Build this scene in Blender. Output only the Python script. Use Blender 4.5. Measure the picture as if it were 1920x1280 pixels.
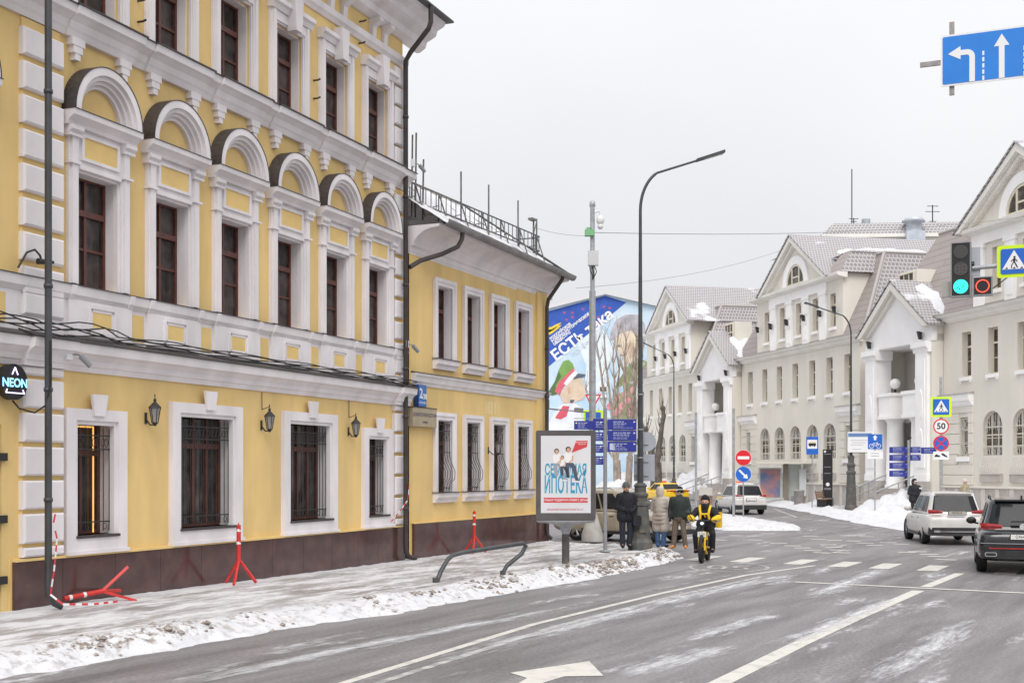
import bpy, bmesh, math, random
from mathutils import Vector, Matrix, noise
random.seed(7)
for o in list(bpy.data.objects): bpy.data.objects.remove(o)
SC = bpy.context.scene
COL = SC.collection
R = math.radians
# ---------------------------------------------------------------- camera
CAM_H = 2.35
cd = bpy.data.cameras.new('camera'); cam = bpy.data.objects.new('camera', cd); COL.objects.link(cam)
cam.location = (0, 0, CAM_H); cam.rotation_euler = (R(90), 0, 0)
cd.sensor_width = 36; cd.lens = 45; cd.shift_y = 0.126; cd.clip_end = 3000; cd.clip_start = 0.1
SC.camera = cam
# ---------------------------------------------------------------- sky, sun, exposure
W = bpy.data.worlds.new('World'); SC.world = W; W.use_nodes = True
nt = W.node_tree; nt.nodes.clear()
def wn(t): return nt.nodes.new(t)
SUN_EL, SUN_AZ = R(48), R(180)
sky = wn('ShaderNodeTexSky'); sky.sky_type = 'NISHITA'; sky.sun_disc = False
sky.sun_elevation = SUN_EL; sky.sun_rotation = SUN_AZ; sky.air_density = 1.0; sky.dust_density = 6.0; sky.ozone_density = 1.0
hs = wn('ShaderNodeHueSaturation'); hs.inputs['Saturation'].default_value = 0.15
mul = wn('ShaderNodeMixRGB'); mul.blend_type = 'MULTIPLY'; mul.inputs[0].default_value = 1
mul.inputs[2].default_value = (0.12, 0.12, 0.12, 1)
# closed cloud deck: bright, slightly cool, with faint broad variation
tc = wn('ShaderNodeTexCoord'); nz = wn('ShaderNodeTexNoise'); nz.inputs['Scale'].default_value = 2.2; nz.inputs['Detail'].default_value = 4
rp = wn('ShaderNodeValToRGB'); rp.color_ramp.elements[0].color = (0.80, 0.815, 0.85, 1); rp.color_ramp.elements[1].color = (0.91, 0.915, 0.93, 1)
rp.color_ramp.elements[0].position = 0.3; rp.color_ramp.elements[1].position = 0.7
mx = wn('ShaderNodeMixRGB'); mx.inputs[0].default_value = 0.93
# an overcast sky grows brighter from the horizon towards the zenith
sx = wn('ShaderNodeSeparateXYZ'); cl_ = wn('ShaderNodeClamp'); gr_ = wn('ShaderNodeMath'); gr_.operation = 'MULTIPLY_ADD'; gr_.inputs[1].default_value = 0.75; gr_.inputs[2].default_value = 0.88
mg = wn('ShaderNodeVectorMath'); mg.operation = 'SCALE'
bg = wn('ShaderNodeBackground'); wo = wn('ShaderNodeOutputWorld')
bg.inputs['Strength'].default_value = 0.86
l = nt.links.new
l(sky.outputs[0], hs.inputs['Color']); l(hs.outputs[0], mul.inputs[1]); l(tc.outputs['Generated'], nz.inputs['Vector']); l(nz.outputs['Fac'], rp.inputs[0])
l(mul.outputs[0], mx.inputs[1]); l(rp.outputs[0], mx.inputs[2]); l(mx.outputs[0], mg.inputs[0]); l(tc.outputs['Generated'], sx.inputs[0]); l(sx.outputs['Z'], cl_.inputs[0]); l(cl_.outputs[0], gr_.inputs[0]); l(gr_.outputs[0], mg.inputs['Scale']); l(mg.outputs[0], bg.inputs['Color']); l(bg.outputs[0], wo.inputs['Surface'])
sl = bpy.data.lights.new('sun', 'SUN'); sl.energy = 1.5; sl.angle = R(35); sl.color = (1.0, 0.97, 0.93)
so = bpy.data.objects.new('sun', sl); COL.objects.link(so)
# light travels from behind the camera down onto the street
so.rotation_euler = (R(42), 0, 0)
SC.view_settings.view_transform = 'Standard'; SC.view_settings.look = 'None'
SC.view_settings.gamma = 1; SC.view_settings.use_curve_mapping = False
SC.view_settings.exposure = 0.25
# ---------------------------------------------------------------- helpers
def G(px, py, z=0.0):
    """photo pixel -> point on the level z (used to read plan positions off the photograph)"""
    Y = 2400 * (CAM_H - z) / (py - 882); return ((px - 960) / 2400 * Y, Y)
MATS = {}
def mat(name, col, rough=0.7, var=0.0, scale=4.0, bump=0.0, metal=0.0, spec=0.5, col2=None, stretch=(1, 1, 1), emit=0, detail=5, lo=0.35, hi=0.65, bscale=None, rz=0, ior=None, coat=0):
    if name in MATS: return MATS[name]
    m = bpy.data.materials.new(name); m.use_nodes = True; n = m.node_tree; b = n.nodes['Principled BSDF']
    b.inputs['Roughness'].default_value = rough; b.inputs['Metallic'].default_value = metal
    b.inputs['Specular IOR Level'].default_value = spec
    if ior: b.inputs['IOR'].default_value = ior
    if coat: b.inputs['Coat Weight'].default_value = coat
    c = (*col, 1)
    b.inputs['Base Color'].default_value = c
    if emit:
        b.inputs['Emission Color'].default_value = c; b.inputs['Emission Strength'].default_value = emit
    if var or col2 or bump:
        t = n.nodes.new('ShaderNodeTexCoord'); mp = n.nodes.new('ShaderNodeMapping')
        mp.inputs['Scale'].default_value = stretch; mp.inputs['Rotation'].default_value = (0, 0, rz)
        nz = n.nodes.new('ShaderNodeTexNoise'); nz.inputs['Scale'].default_value = scale; nz.inputs['Detail'].default_value = detail
        n.links.new(t.outputs['Object'], mp.inputs['Vector']); n.links.new(mp.outputs[0], nz.inputs['Vector'])
        if var or col2:
            r = n.nodes.new('ShaderNodeValToRGB')
            a = c if col2 else tuple(min(1, x * (1 - var)) for x in col) + (1,)
            d = (*col2, 1) if col2 else tuple(min(1, x * (1 + var)) for x in col) + (1,)
            r.color_ramp.elements[0].color = a; r.color_ramp.elements[1].color = d
            r.color_ramp.elements[0].position = lo; r.color_ramp.elements[1].position = hi
            n.links.new(nz.outputs['Fac'], r.inputs[0]); n.links.new(r.outputs[0], b.inputs['Base Color'])
        if bump:
            nb = nz
            if bscale:
                nb = n.nodes.new('ShaderNodeTexNoise'); nb.inputs['Scale'].default_value = bscale; nb.inputs['Detail'].default_value = 6
                n.links.new(t.outputs['Object'], nb.inputs['Vector'])
            bp = n.nodes.new('ShaderNodeBump'); bp.inputs['Strength'].default_value = bump; bp.inputs['Distance'].default_value = 0.03
            n.links.new(nb.outputs['Fac'], bp.inputs['Height']); n.links.new(bp.outputs[0], b.inputs['Normal'])
    MATS[name] = m; return m

class MB:
    """collects faces; build() links them as one mesh object"""
    def __init__(s): s.v = []; s.f = []; s.m = []; s.sm = []; s.mi = 0
    def add(s, vs, fs, smooth=False, mi=None):
        b = len(s.v); s.v += [tuple(p) for p in vs]
        for q in fs: s.f.append([b + i for i in q]); s.m.append(s.mi if mi is None else mi); s.sm.append(smooth)
        return s
    def box(s, x0, x1, y0, y1, z0, z1, mi=None):
        if x0 > x1: x0, x1 = x1, x0
        if y0 > y1: y0, y1 = y1, y0
        if z0 > z1: z0, z1 = z1, z0
        return s.add([(x0,y0,z0),(x1,y0,z0),(x1,y1,z0),(x0,y1,z0),(x0,y0,z1),(x1,y0,z1),(x1,y1,z1),(x0,y1,z1)],
            [(0,3,2,1),(4,5,6,7),(0,1,5,4),(1,2,6,5),(2,3,7,6),(3,0,4,7)], mi=mi)
    def run(s, prof, x0, x1, mi=None):
        """closed (y,z) profile swept along x"""
        n = len(prof); vs = [(x0, y, z) for y, z in prof] + [(x1, y, z) for y, z in prof]
        fs = [(i, (i+1) % n, n + (i+1) % n, n + i) for i in range(n)] + [tuple(range(n))[::-1], tuple(range(n, 2*n))]
        return s.add(vs, fs, mi=mi)
    def prism(s, poly, y0, y1, mi=None):
        """closed (x,z) polygon between two y values"""
        n = len(poly); vs = [(x, y0, z) for x, z in poly] + [(x, y1, z) for x, z in poly]
        fs = [(i, (i+1) % n, n + (i+1) % n, n + i) for i in range(n)] + [tuple(range(n))[::-1], tuple(range(n, 2*n))]
        return s.add(vs, fs, mi=mi)
    def slab(s, poly, z0, z1, mi=None):
        n = len(poly); vs = [(x, y, z0) for x, y in poly] + [(x, y, z1) for x, y in poly]
        fs = [(i, (i+1) % n, n + (i+1) % n, n + i) for i in range(n)] + [tuple(range(n))[::-1], tuple(range(n, 2*n))]
        return s.add(vs, fs, mi=mi)
    def arch(s, cx, cz, r0, r1, y0, y1, a0=0, a1=180, n=18, mi=None):
        vs = []; fs = []
        for i in range(n + 1):
            a = R(a0 + (a1 - a0) * i / n); c, t = math.cos(a), math.sin(a)
            vs += [(cx + r0*c, y0, cz + r0*t), (cx + r1*c, y0, cz + r1*t), (cx + r1*c, y1, cz + r1*t), (cx + r0*c, y1, cz + r0*t)]
        for i in range(n):
            k = 4*i
            for j in range(4): fs.append((k + j, k + (j+1) % 4, k + 4 + (j+1) % 4, k + 4 + j))
        fs += [(3,2,1,0), (4*n, 4*n+1, 4*n+2, 4*n+3)]
        return s.add(vs, fs, mi=mi)
    def tube(s, pts, r, n=8, mi=None, cap=True):
        pts = [Vector(p) for p in pts]; rs = r if isinstance(r, (list, tuple)) else [r] * len(pts)
        vs = []; fs = []; prev = None
        for i, p in enumerate(pts):
            d = (pts[min(i+1, len(pts)-1)] - pts[max(i-1, 0)])
            d = d.normalized() if d.length > 1e-9 else Vector((0,0,1))
            if prev is None:
                u = d.cross(Vector((0,0,1)))
                if u.length < 1e-3: u = d.cross(Vector((1,0,0)))
            else:
                u = prev - d * prev.dot(d)
            u.normalize(); prev = u; w = d.cross(u)
            for k in range(n):
                a = 2*math.pi*k/n; vs.append(p + (u*math.cos(a) + w*math.sin(a)) * rs[i])
        for i in range(len(pts) - 1):
            for k in range(n): fs.append((i*n + k, i*n + (k+1) % n, (i+1)*n + (k+1) % n, (i+1)*n + k))
        s.add(vs, fs, smooth=n > 5, mi=mi)
        if cap:
            m = len(pts) - 1
            s.add([vs[k] for k in range(n)][::-1], [tuple(range(n))], mi=mi); s.add([vs[m*n + k] for k in range(n)], [tuple(range(n))], mi=mi)
        return s
    def lathe(s, prof, n=16, c=(0,0,0), mi=None, smooth=True):
        vs = []; fs = []
        for r, z in prof:
            for k in range(n):
                a = 2*math.pi*k/n; vs.append((c[0] + r*math.cos(a), c[1] + r*math.sin(a), c[2] + z))
        m = len(prof)
        for i in range(m - 1):
            for k in range(n): fs.append((i*n + k, i*n + (k+1) % n, (i+1)*n + (k+1) % n, (i+1)*n + k))
        s.add(vs, fs, smooth=smooth, mi=mi)
        s.add(vs[:n][::-1], [tuple(range(n))], mi=mi); s.add(vs[-n:], [tuple(range(n))], mi=mi)
        return s
    def ball(s, c, r, n=12, sc=(1,1,1), mi=None):
        vs = []; fs = []; h = n // 2
        for i in range(h + 1):
            t = math.pi * i / h
            for k in range(n):
                a = 2*math.pi*k/n
                vs.append((c[0] + r*sc[0]*math.sin(t)*math.cos(a), c[1] + r*sc[1]*math.sin(t)*math.sin(a), c[2] + r*sc[2]*math.cos(t)))
        for i in range(h):
            for k in range(n): fs.append((i*n + k, (i+1)*n + k, (i+1)*n + (k+1) % n, i*n + (k+1) % n))
        return s.add(vs, fs, smooth=True, mi=mi)
    def disc(s, cx, cz, r, y0, y1, n=28, mi=None, rx=None):
        return s.prism([(cx + (rx or r)*math.cos(2*math.pi*k/n), cz + r*math.sin(2*math.pi*k/n)) for k in range(n)], y0, y1, mi)
    def mesh(s, name, mats):
        me = bpy.data.meshes.new(name); me.from_pydata(s.v, [], s.f)
        for m in (mats if isinstance(mats, (list, tuple)) else [mats]): me.materials.append(m)
        me.polygons.foreach_set('material_index', s.m); me.polygons.foreach_set('use_smooth', s.sm)
        bm = bmesh.new(); bm.from_mesh(me); bmesh.ops.recalc_face_normals(bm, faces=bm.faces); bm.to_mesh(me); bm.free()
        me.update(); return me
    def build(s, name, mats, parent=None, loc=None, rot=None):
        return put(name, s.mesh(name, mats), parent, loc, rot)
def put(name, me, parent=None, loc=None, rot=None):
    o = bpy.data.objects.new(name, me); COL.objects.link(o); o.parent = parent
    if loc is not None: o.location = loc
    if rot is not None: o.rotation_euler = rot
    return o
def tag(o, label, cat, group=None):
    o['label'] = label; o['category'] = cat
    if group: o['group'] = group
    return o
def thing(name, label, cat, loc=(0,0,0), rz=0, group=None):
    o = put(name, None, None, loc, (0, 0, rz)); o.empty_display_size = 0.2
    return tag(o, label, cat, group)
def struct(o): o['kind'] = 'structure'; return o
def stuff(o): o['kind'] = 'stuff'; return o
def copy_tree(o, parent=None):
    c = o.copy(); COL.objects.link(c); c.parent = parent
    for ch in list(o.children): copy_tree(ch, c)
    return c
CACHE = {}
def shared(key, fn):
    if key not in CACHE: CACHE[key] = fn()
    return CACHE[key]
def text_obj(name, s, size, m, parent, M, align='CENTER', extrude=0.001, sx=1.0, bold=0.0):
    """flat lettering; M places the text plane (text x,y -> M)"""
    cu = bpy.data.curves.new('t', 'FONT'); cu.body = s; cu.size = size; cu.align_x = align; cu.align_y = 'CENTER'
    cu.extrude = extrude; cu.offset = bold; cu.resolution_u = 3
    ob = bpy.data.objects.new('t', cu); COL.objects.link(ob)
    dg = bpy.context.evaluated_depsgraph_get(); me = bpy.data.meshes.new_from_object(ob.evaluated_get(dg))
    bpy.data.objects.remove(ob); bpy.data.curves.remove(cu)
    me.transform(Matrix.Diagonal((sx, 1, 1, 1))); me.transform(M)
    me.materials.clear(); me.materials.append(m)
    return put(name, me, parent)
def face_my(x, y, z, rot=0.0):
    """matrix: text plane facing local -Y at (x,y,z)"""
    return Matrix.Translation((x, y, z)) @ Matrix.Rotation(R(90), 4, 'X') @ Matrix.Rotation(rot, 4, 'Z')
def bake(o):
    """apply the modifiers of o"""
    dg = bpy.context.evaluated_depsgraph_get(); me = bpy.data.meshes.new_from_object(o.evaluated_get(dg))
    o.modifiers.clear(); o.data = me; return o
# ---------------------------------------------------------------- materials
YEL = mat('yellow_stucco', (0.72, 0.515, 0.215), 0.9, 0.10, 1.1, 0.2, detail=9, stretch=(1, 1, 0.35), bscale=60)
YEL2 = mat('yellow_stucco_panel', (0.74, 0.53, 0.21), 0.9, 0.06, 2.0, 0.1)
WHT = mat('white_stucco', (0.73, 0.69, 0.70), 0.85, 0.085, 1.7, 0.1, stretch=(1, 1, 0.4), bscale=50)
GRAN = mat('brown_granite', (0.088, 0.046, 0.044), 0.14, 0.22, 2.2, 0.0, detail=12)
DKM = mat('dark_metal', (0.035, 0.034, 0.036), 0.5, 0.2, 6)
PIPE = mat('brown_pipe', (0.045, 0.036, 0.034), 0.45, 0.25, 3)
HOOD = mat('sheet_metal_hood', (0.05, 0.042, 0.042), 0.55, 0.25, 12)
BRN = mat('brown_window_frame', (0.11, 0.036, 0.026), 0.5, 0.2, 5)
def glass_material(name, ca, cb, ior, rough=.06):
    """dark window glass; every pane shows a slightly different room behind it"""
    m = bpy.data.materials.new(name); m.use_nodes = True; n = m.node_tree; b = n.nodes['Principled BSDF']; L = n.links.new
    oi = n.nodes.new('ShaderNodeObjectInfo'); g = n.nodes.new('ShaderNodeTexCoord'); ad = n.nodes.new('ShaderNodeVectorMath'); sc_ = n.nodes.new('ShaderNodeVectorMath'); sc_.operation = 'SCALE'; sc_.inputs['Scale'].default_value = 37.0
    nz = n.nodes.new('ShaderNodeTexNoise'); nz.inputs['Scale'].default_value = 2.2; nz.inputs['Detail'].default_value = 3; r = n.nodes.new('ShaderNodeValToRGB')
    cx = n.nodes.new('ShaderNodeCombineXYZ'); L(oi.outputs['Random'], cx.inputs[0]); L(oi.outputs['Random'], cx.inputs[2]); L(cx.outputs[0], sc_.inputs[0]); L(g.outputs['Object'], ad.inputs[0]); L(sc_.outputs[0], ad.inputs[1]); L(ad.outputs[0], nz.inputs['Vector'])
    r.color_ramp.elements[0].position = .38; r.color_ramp.elements[1].position = .68; r.color_ramp.elements[0].color = (*ca, 1); r.color_ramp.elements[1].color = (*cb, 1)
    L(nz.outputs['Fac'], r.inputs[0]); L(r.outputs[0], b.inputs['Base Color']); b.inputs['Roughness'].default_value = rough; b.inputs['IOR'].default_value = ior
    bp = n.nodes.new('ShaderNodeBump'); bp.inputs['Strength'].default_value = .05; bp.inputs['Distance'].default_value = .05; L(nz.outputs['Fac'], bp.inputs['Height']); L(bp.outputs[0], b.inputs['Normal']); return m
GLS = glass_material('window_glass', (0.022, 0.018, 0.018), (0.095, 0.08, 0.075), 1.36)
IRON = mat('wrought_iron', (0.018, 0.017, 0.018), 0.5)
GALV = mat('galvanised_steel', (0.36, 0.37, 0.39), 0.45, 0.15, 8, metal=0.3)
GREYP = mat('grey_paint', (0.25, 0.255, 0.27), 0.5, 0.1, 5)
SNOW = mat('snow', (0.70, 0.705, 0.73), 0.75, 0, 6, 0.5, col2=(0.63, 0.635, 0.66), bscale=14)
RED = mat('red_paint', (0.58, 0.03, 0.025), 0.45, 0.15, 7)
WSIGN = mat('white_sign', (0.78, 0.78, 0.79), 0.4)
BSIGN = mat('blue_sign', (0.012, 0.12, 0.52), 0.35, 0.06, 3)
RSIGN = mat('red_sign', (0.66, 0.012, 0.02), 0.35)
KSIGN = mat('black_sign', (0.012, 0.012, 0.013), 0.5)
LIME = mat('fluorescent_yellow_green', (0.60, 0.82, 0.01), 0.4)
NAVY = mat('navy_board', (0.018, 0.028, 0.26), 0.4, 0.1, 3)
# ================================================================ GROUND
RD = Vector((0.476, 0.879, 0)).normalized()          # direction of the near road
def road_material():
    m = bpy.data.materials.new('asphalt_salted'); m.use_nodes = True; n = m.node_tree; b = n.nodes['Principled BSDF']; L = n.links.new
    def nd(t): return n.nodes.new(t)
    g = nd('ShaderNodeTexCoord')
    mp = nd('ShaderNodeMapping'); mp.vector_type = 'POINT'; mp.inputs['Rotation'].default_value = (0, 0, -math.atan2(RD.y, RD.x))
    L(g.outputs['Object'], mp.inputs['Vector'])
    def noise(scale, st, detail=6, src=None):
        q = nd('ShaderNodeMapping'); q.inputs['Scale'].default_value = st; L(mp.outputs[0], q.inputs['Vector'])
        z = nd('ShaderNodeTexNoise'); z.inputs['Scale'].default_value = scale; z.inputs['Detail'].default_value = detail; z.inputs['Roughness'].default_value = 0.6
        L(q.outputs[0], z.inputs['Vector']); return z
    def ramp(src, a, c, ca, cc):
        r = nd('ShaderNodeValToRGB'); r.color_ramp.elements[0].position = a; r.color_ramp.elements[1].position = c
        r.color_ramp.elements[0].color = (*ca, 1); r.color_ramp.elements[1].color = (*cc, 1); L(src, r.inputs[0]); return r
    grain = noise(22, (0.6, 1, 1), 8); long = noise(1.6, (0.16, 1.2, 1), 13); tracks = noise(0.5, (0.05, 1.0, 1), 3)
    dust = noise(1.1, (0.22, 1.1, 1), 10); dust2 = noise(9.0, (0.35, 1, 1), 8)
    base = ramp(long.outputs['Fac'], 0.36, 0.66, (0.135, 0.125, 0.128), (0.25, 0.233, 0.238))
    gr = ramp(grain.outputs['Fac'], 0.3, 0.72, (0.62, 0.61, 0.61), (1.3, 1.29, 1.29))
    m1 = nd('ShaderNodeMixRGB'); m1.blend_type = 'MULTIPLY'; m1.inputs[0].default_value = 1; L(base.outputs[0], m1.inputs[1]); L(gr.outputs[0], m1.inputs[2])
    tr = ramp(tracks.outputs['Fac'], 0.42, 0.62, (0, 0, 0), (1, 1, 1))
    m2 = nd('ShaderNodeMixRGB'); m2.blend_type = 'MIX'; L(m1.outputs[0], m2.inputs[1]); m2.inputs[2].default_value = (0.29, 0.28, 0.285, 1)
    ma = nd('ShaderNodeMath'); ma.operation = 'MULTIPLY'; ma.inputs[1].default_value = 0.33; L(tr.outputs[0], ma.inputs[0]); L(ma.outputs[0], m2.inputs[0])
    # thin patches of blown snow
    d1 = ramp(dust.outputs['Fac'], 0.585, 0.70, (0, 0, 0), (1, 1, 1)); d2 = ramp(dust2.outputs['Fac'], 0.42, 0.60, (0.05, 0.05, 0.05), (1, 1, 1))
    mm = nd('ShaderNodeMath'); mm.operation = 'MULTIPLY'; L(d1.outputs[0], mm.inputs[0]); L(d2.outputs[0], mm.inputs[1])
    m3 = nd('ShaderNodeMixRGB'); L(mm.outputs[0], m3.inputs[0]); L(m2.outputs[0], m3.inputs[1]); m3.inputs[2].default_value = (0.72, 0.72, 0.75, 1)
    L(m3.outputs[0], b.inputs['Base Color']); b.inputs['Roughness'].default_value = 0.55; b.inputs['Specular IOR Level'].default_value = 0.35
    bp = nd('ShaderNodeBump'); bp.inputs['Strength'].default_value = 0.25; bp.inputs['Distance'].default_value = 0.01
    L(grain.outputs['Fac'], bp.inputs['Height']); L(bp.outputs[0], b.inputs['Normal'])
    return m
ROAD = road_material()
mb = MB(); mb.add([(-700, -60, 0), (700, -60, 0), (700, 1500, 0), (-700, 1500, 0)], [(0, 1, 2, 3)])
struct(mb.build('road', ROAD))

def snow_material(name, use_attr):
    m = bpy.data.materials.new(name); m.use_nodes = True; n = m.node_tree; b = n.nodes['Principled BSDF']; L = n.links.new
    def nd(t): return n.nodes.new(t)
    g = nd('ShaderNodeTexCoord'); mp = nd('ShaderNodeMapping'); mp.inputs['Rotation'].default_value = (0, 0, -R(67)); L(g.outputs['Object'], mp.inputs['Vector'])
    def noise(scale, st, detail=7, rough=0.6):
        q = nd('ShaderNodeMapping'); q.inputs['Scale'].default_value = st; L(mp.outputs[0], q.inputs['Vector'])
        z = nd('ShaderNodeTexNoise'); z.inputs['Scale'].default_value = scale; z.inputs['Detail'].default_value = detail; z.inputs['Roughness'].default_value = rough
        L(q.outputs[0], z.inputs['Vector']); return z
    def ramp(src, a, c, ca, cc):
        r = nd('ShaderNodeValToRGB'); r.color_ramp.elements[0].position = a; r.color_ramp.elements[1].position = c
        r.color_ramp.elements[0].color = (*ca, 1); r.color_ramp.elements[1].color = (*cc, 1); L(src, r.inputs[0]); return r
    clean = ramp(noise(3, (1, 1, 1)).outputs['Fac'], 0.3, 0.7, (0.60, 0.60, 0.625), (0.72, 0.72, 0.74))
    b.inputs['Roughness'].default_value = 0.7
    if use_attr:
        at = nd('ShaderNodeAttribute'); at.attribute_name = 'trample'
        w = noise(2.0, (0.30, 1.25, 1), 12, 0.74); ice = ramp(w.outputs['Fac'], 0.44, 0.57, (0.27, 0.245, 0.235), (0.70, 0.69, 0.705))
        m1 = nd('ShaderNodeMixRGB'); L(at.outputs['Fac'], m1.inputs[0]); L(clean.outputs[0], m1.inputs[1]); L(ice.outputs[0], m1.inputs[2])
        at2 = nd('ShaderNodeAttribute'); at2.attribute_name = 'dirt'
        dn = noise(6.5, (1, 1, 1), 9, 0.7); dr = ramp(dn.outputs['Fac'], 0.50, 0.60, (0, 0, 0), (1, 1, 1))
        mm = nd('ShaderNodeMath'); mm.operation = 'MULTIPLY'; L(at2.outputs['Fac'], mm.inputs[0]); L(dr.outputs[0], mm.inputs[1])
        m2 = nd('ShaderNodeMixRGB'); L(mm.outputs[0], m2.inputs[0]); L(m1.outputs[0], m2.inputs[1]); m2.inputs[2].default_value = (0.24, 0.19, 0.155, 1)
        L(m2.outputs[0], b.inputs['Base Color'])
    else:
        L(clean.outputs[0], b.inputs['Base Color'])
    bn = noise(16, (1, 1, 1), 8); bp = nd('ShaderNodeBump'); bp.inputs['Strength'].default_value = 0.45; bp.inputs['Distance'].default_value = 0.03
    L(bn.outputs['Fac'], bp.inputs['Height']); L(bp.outputs[0], b.inputs['Normal'])
    return m
SNP = snow_material('trodden_snow', True); SNB = snow_material('snow_bank_white', False)

def seg_dist(p, poly):
    """signed distance to a polyline; positive on its left side"""
    best = 1e9; sg = 1
    for a, b in zip(poly[:-1], poly[1:]):
        dx, dy = b[0]-a[0], b[1]-a[1]; L2 = dx*dx + dy*dy
        t = max(0, min(1, ((p[0]-a[0])*dx + (p[1]-a[1])*dy) / L2))
        qx, qy = a[0] + t*dx - p[0], a[1] + t*dy - p[1]; d = math.hypot(qx, qy)
        if d < best: best = d; sg = 1 if dx*(p[1]-a[1]) - dy*(p[0]-a[0]) > 0 else -1
    return best * sg
def smooth(a, b, x):
    t = max(0, min(1, (x-a)/(b-a))); return t*t*(3-2*t)
def fbm(x, y, s, o=4): return noise.fractal(Vector((x*s, y*s, 3.7)), 1.0, 2.0, o)

KERB = [(-12, 2), (-8.6, 8.5), (-5.43, 14.17), (-4.81, 15.45), (-3.98, 17.04), (-2.59, 19.45), (-0.95, 22.0), (0.54, 24.85), (2.52, 28.48), (4.22, 32.23),
        (4.85, 34.2), (5.05, 36.2), (4.75, 37.8), (4.0, 39.0), (2.6, 40.2), (0.6, 41.3), (-4, 43.4), (-14, 48)]
def sheet(name, kerb, x0, x1, y0, y1, step, zf, matl, test, parent=None):
    nx = int((x1-x0)/step) + 1; ny = int((y1-y0)/step) + 1
    idx = {}; vs = []; tr = []; di = []; fs = []
    dist = {}
    for j in range(ny):
        for i in range(nx):
            x, y = x0 + i*step, y0 + j*step
            if not test(x, y): continue
            d = seg_dist((x, y), kerb) if kerb else 0
            if d < -0.35: continue
            z, t, q = zf(x, y, d); idx[i, j] = len(vs); vs.append((x, y, z)); tr.append(t); di.append(q)
    for (i, j) in idx:
        if (i+1, j) in idx and (i+1, j+1) in idx and (i, j+1) in idx:
            fs.append((idx[i, j], idx[i+1, j], idx[i+1, j+1], idx[i, j+1]))
    me = bpy.data.meshes.new(name); me.from_pydata(vs, [], fs); me.materials.append(matl)
    for nme, dat in (('trample', tr), ('dirt', di)):
        a = me.attributes.new(nme, 'FLOAT', 'POINT'); a.data.foreach_set('value', dat)
    me.polygons.foreach_set('use_smooth', [True]*len(fs)); me.update()
    return put(name, me, parent)
def wall_side(x, y):   # is the point on the street side of the yellow facades (a little under them)?
    s = (x + 2.77)*0.363 + (y - 32.4)*0.932
    o = (x + 2.77)*0.932 - (y - 32.4)*0.363
    if s < 0: return o > -0.2
    return (x + 2.62)*0.912 - (y - 32.6)*0.41 > -0.2 or y > 40.5
def left_pave(x, y, d):
    base = 0.10 + 0.10*smooth(32, 20, y)
    n1 = fbm(x, y, 0.55); n2 = fbm(x + 31, y, 2.6); n3 = fbm(x, y + 17, 7, 3)
    ridge_h = 0.045 + 0.12*smooth(23, 28, y)*smooth(37, 34, y) + 0.04*n1
    edge = d + 0.14*n1 + 0.06*n2
    r = smooth(-0.1, 1.1, edge)
    hump = math.exp(-((edge - 0.85)/0.42)**2)
    z = -0.10 + (base + 0.10)*r + ridge_h*hump*(0.75 + 0.5*n2) + 0.012*n3*(1 + 1.6*hump)
    z += 0.012*n2
    t = smooth(0.7, 1.6, edge) * (0.8 + 0.2*smooth(-0.1, 0.4, n1))
    wall = (x + 2.77)*0.932 - (y - 32.4)*0.363
    t *= 0.35 + 0.65*smooth(0.2, 0.9, wall)
    return z, t, min(1, hump*1.15)*(0.6 + 0.5*smooth(-0.1, 0.3, n1))
pave = struct(sheet('pavement', KERB, -16, 6, 3, 50, 0.13, left_pave, SNP, wall_side))
# dirty lumps of ice thrown up along the kerb: small, countless
CLOD = mat('dirty_ice', (0.16, 0.125, 0.10), 0.85, 0, 9, 0.6, col2=(0.46, 0.41, 0.37), bscale=20)
cl = MB(); rnd = random.Random(3)
def clod(mb, x, y, z, r):
    vs = []; b = [(0,0,1),(1,0,0),(0,1,0),(-1,0,0),(0,-1,0),(0,0,-1),(.7,.7,.3),(-.7,.7,.25),(-.7,-.7,.35),(.7,-.7,.2)]
    for q in b: k = r*rnd.uniform(.7, 1.2); vs.append((x + q[0]*k, y + q[1]*k, z + q[2]*k*.75))
    mb.add(vs, [(0,1,6),(0,6,2),(0,2,7),(0,7,3),(0,3,8),(0,8,4),(0,4,9),(0,9,1),(5,6,1),(5,2,6),(5,7,2),(5,3,7),(5,8,3),(5,4,8),(5,9,4),(5,1,9)])
for i in range(2600):
    k = rnd.choice([(1, 2), (2, 3), (3, 4), (4, 5), (5, 6), (6, 7), (7, 8), (7, 8), (8, 9), (8, 9), (8, 9), (9, 10)]); t = rnd.random()
    a, b = KERB[k[0]], KERB[k[1]]; x, y = a[0] + (b[0]-a[0])*t, a[1] + (b[1]-a[1])*t
    cl_n = fbm(x*1.0, y*1.0, 0.7)
    dens = smooth(-0.15, 0.25, cl_n)
    if rnd.random() > dens * (0.35 + 0.65*smooth(22, 27, y)): continue
    dd = min(1.9, max(0.3, rnd.gauss(0.78, 0.22)))
    L2 = math.hypot(b[0]-a[0], b[1]-a[1]); nx, ny = -(b[1]-a[1])/L2, (b[0]-a[0])/L2
    x += nx*dd; y += ny*dd
    z = left_pave(x, y, seg_dist((x, y), KERB))[0]
    clod(cl, x, y, z, abs(rnd.gauss(0, 0.028)) + 0.012)
stuff(tag(cl.build('ice_lumps', CLOD), 'brown dirty lumps of ice scattered along the snowy kerb of the left pavement', 'ice lumps'))

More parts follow.
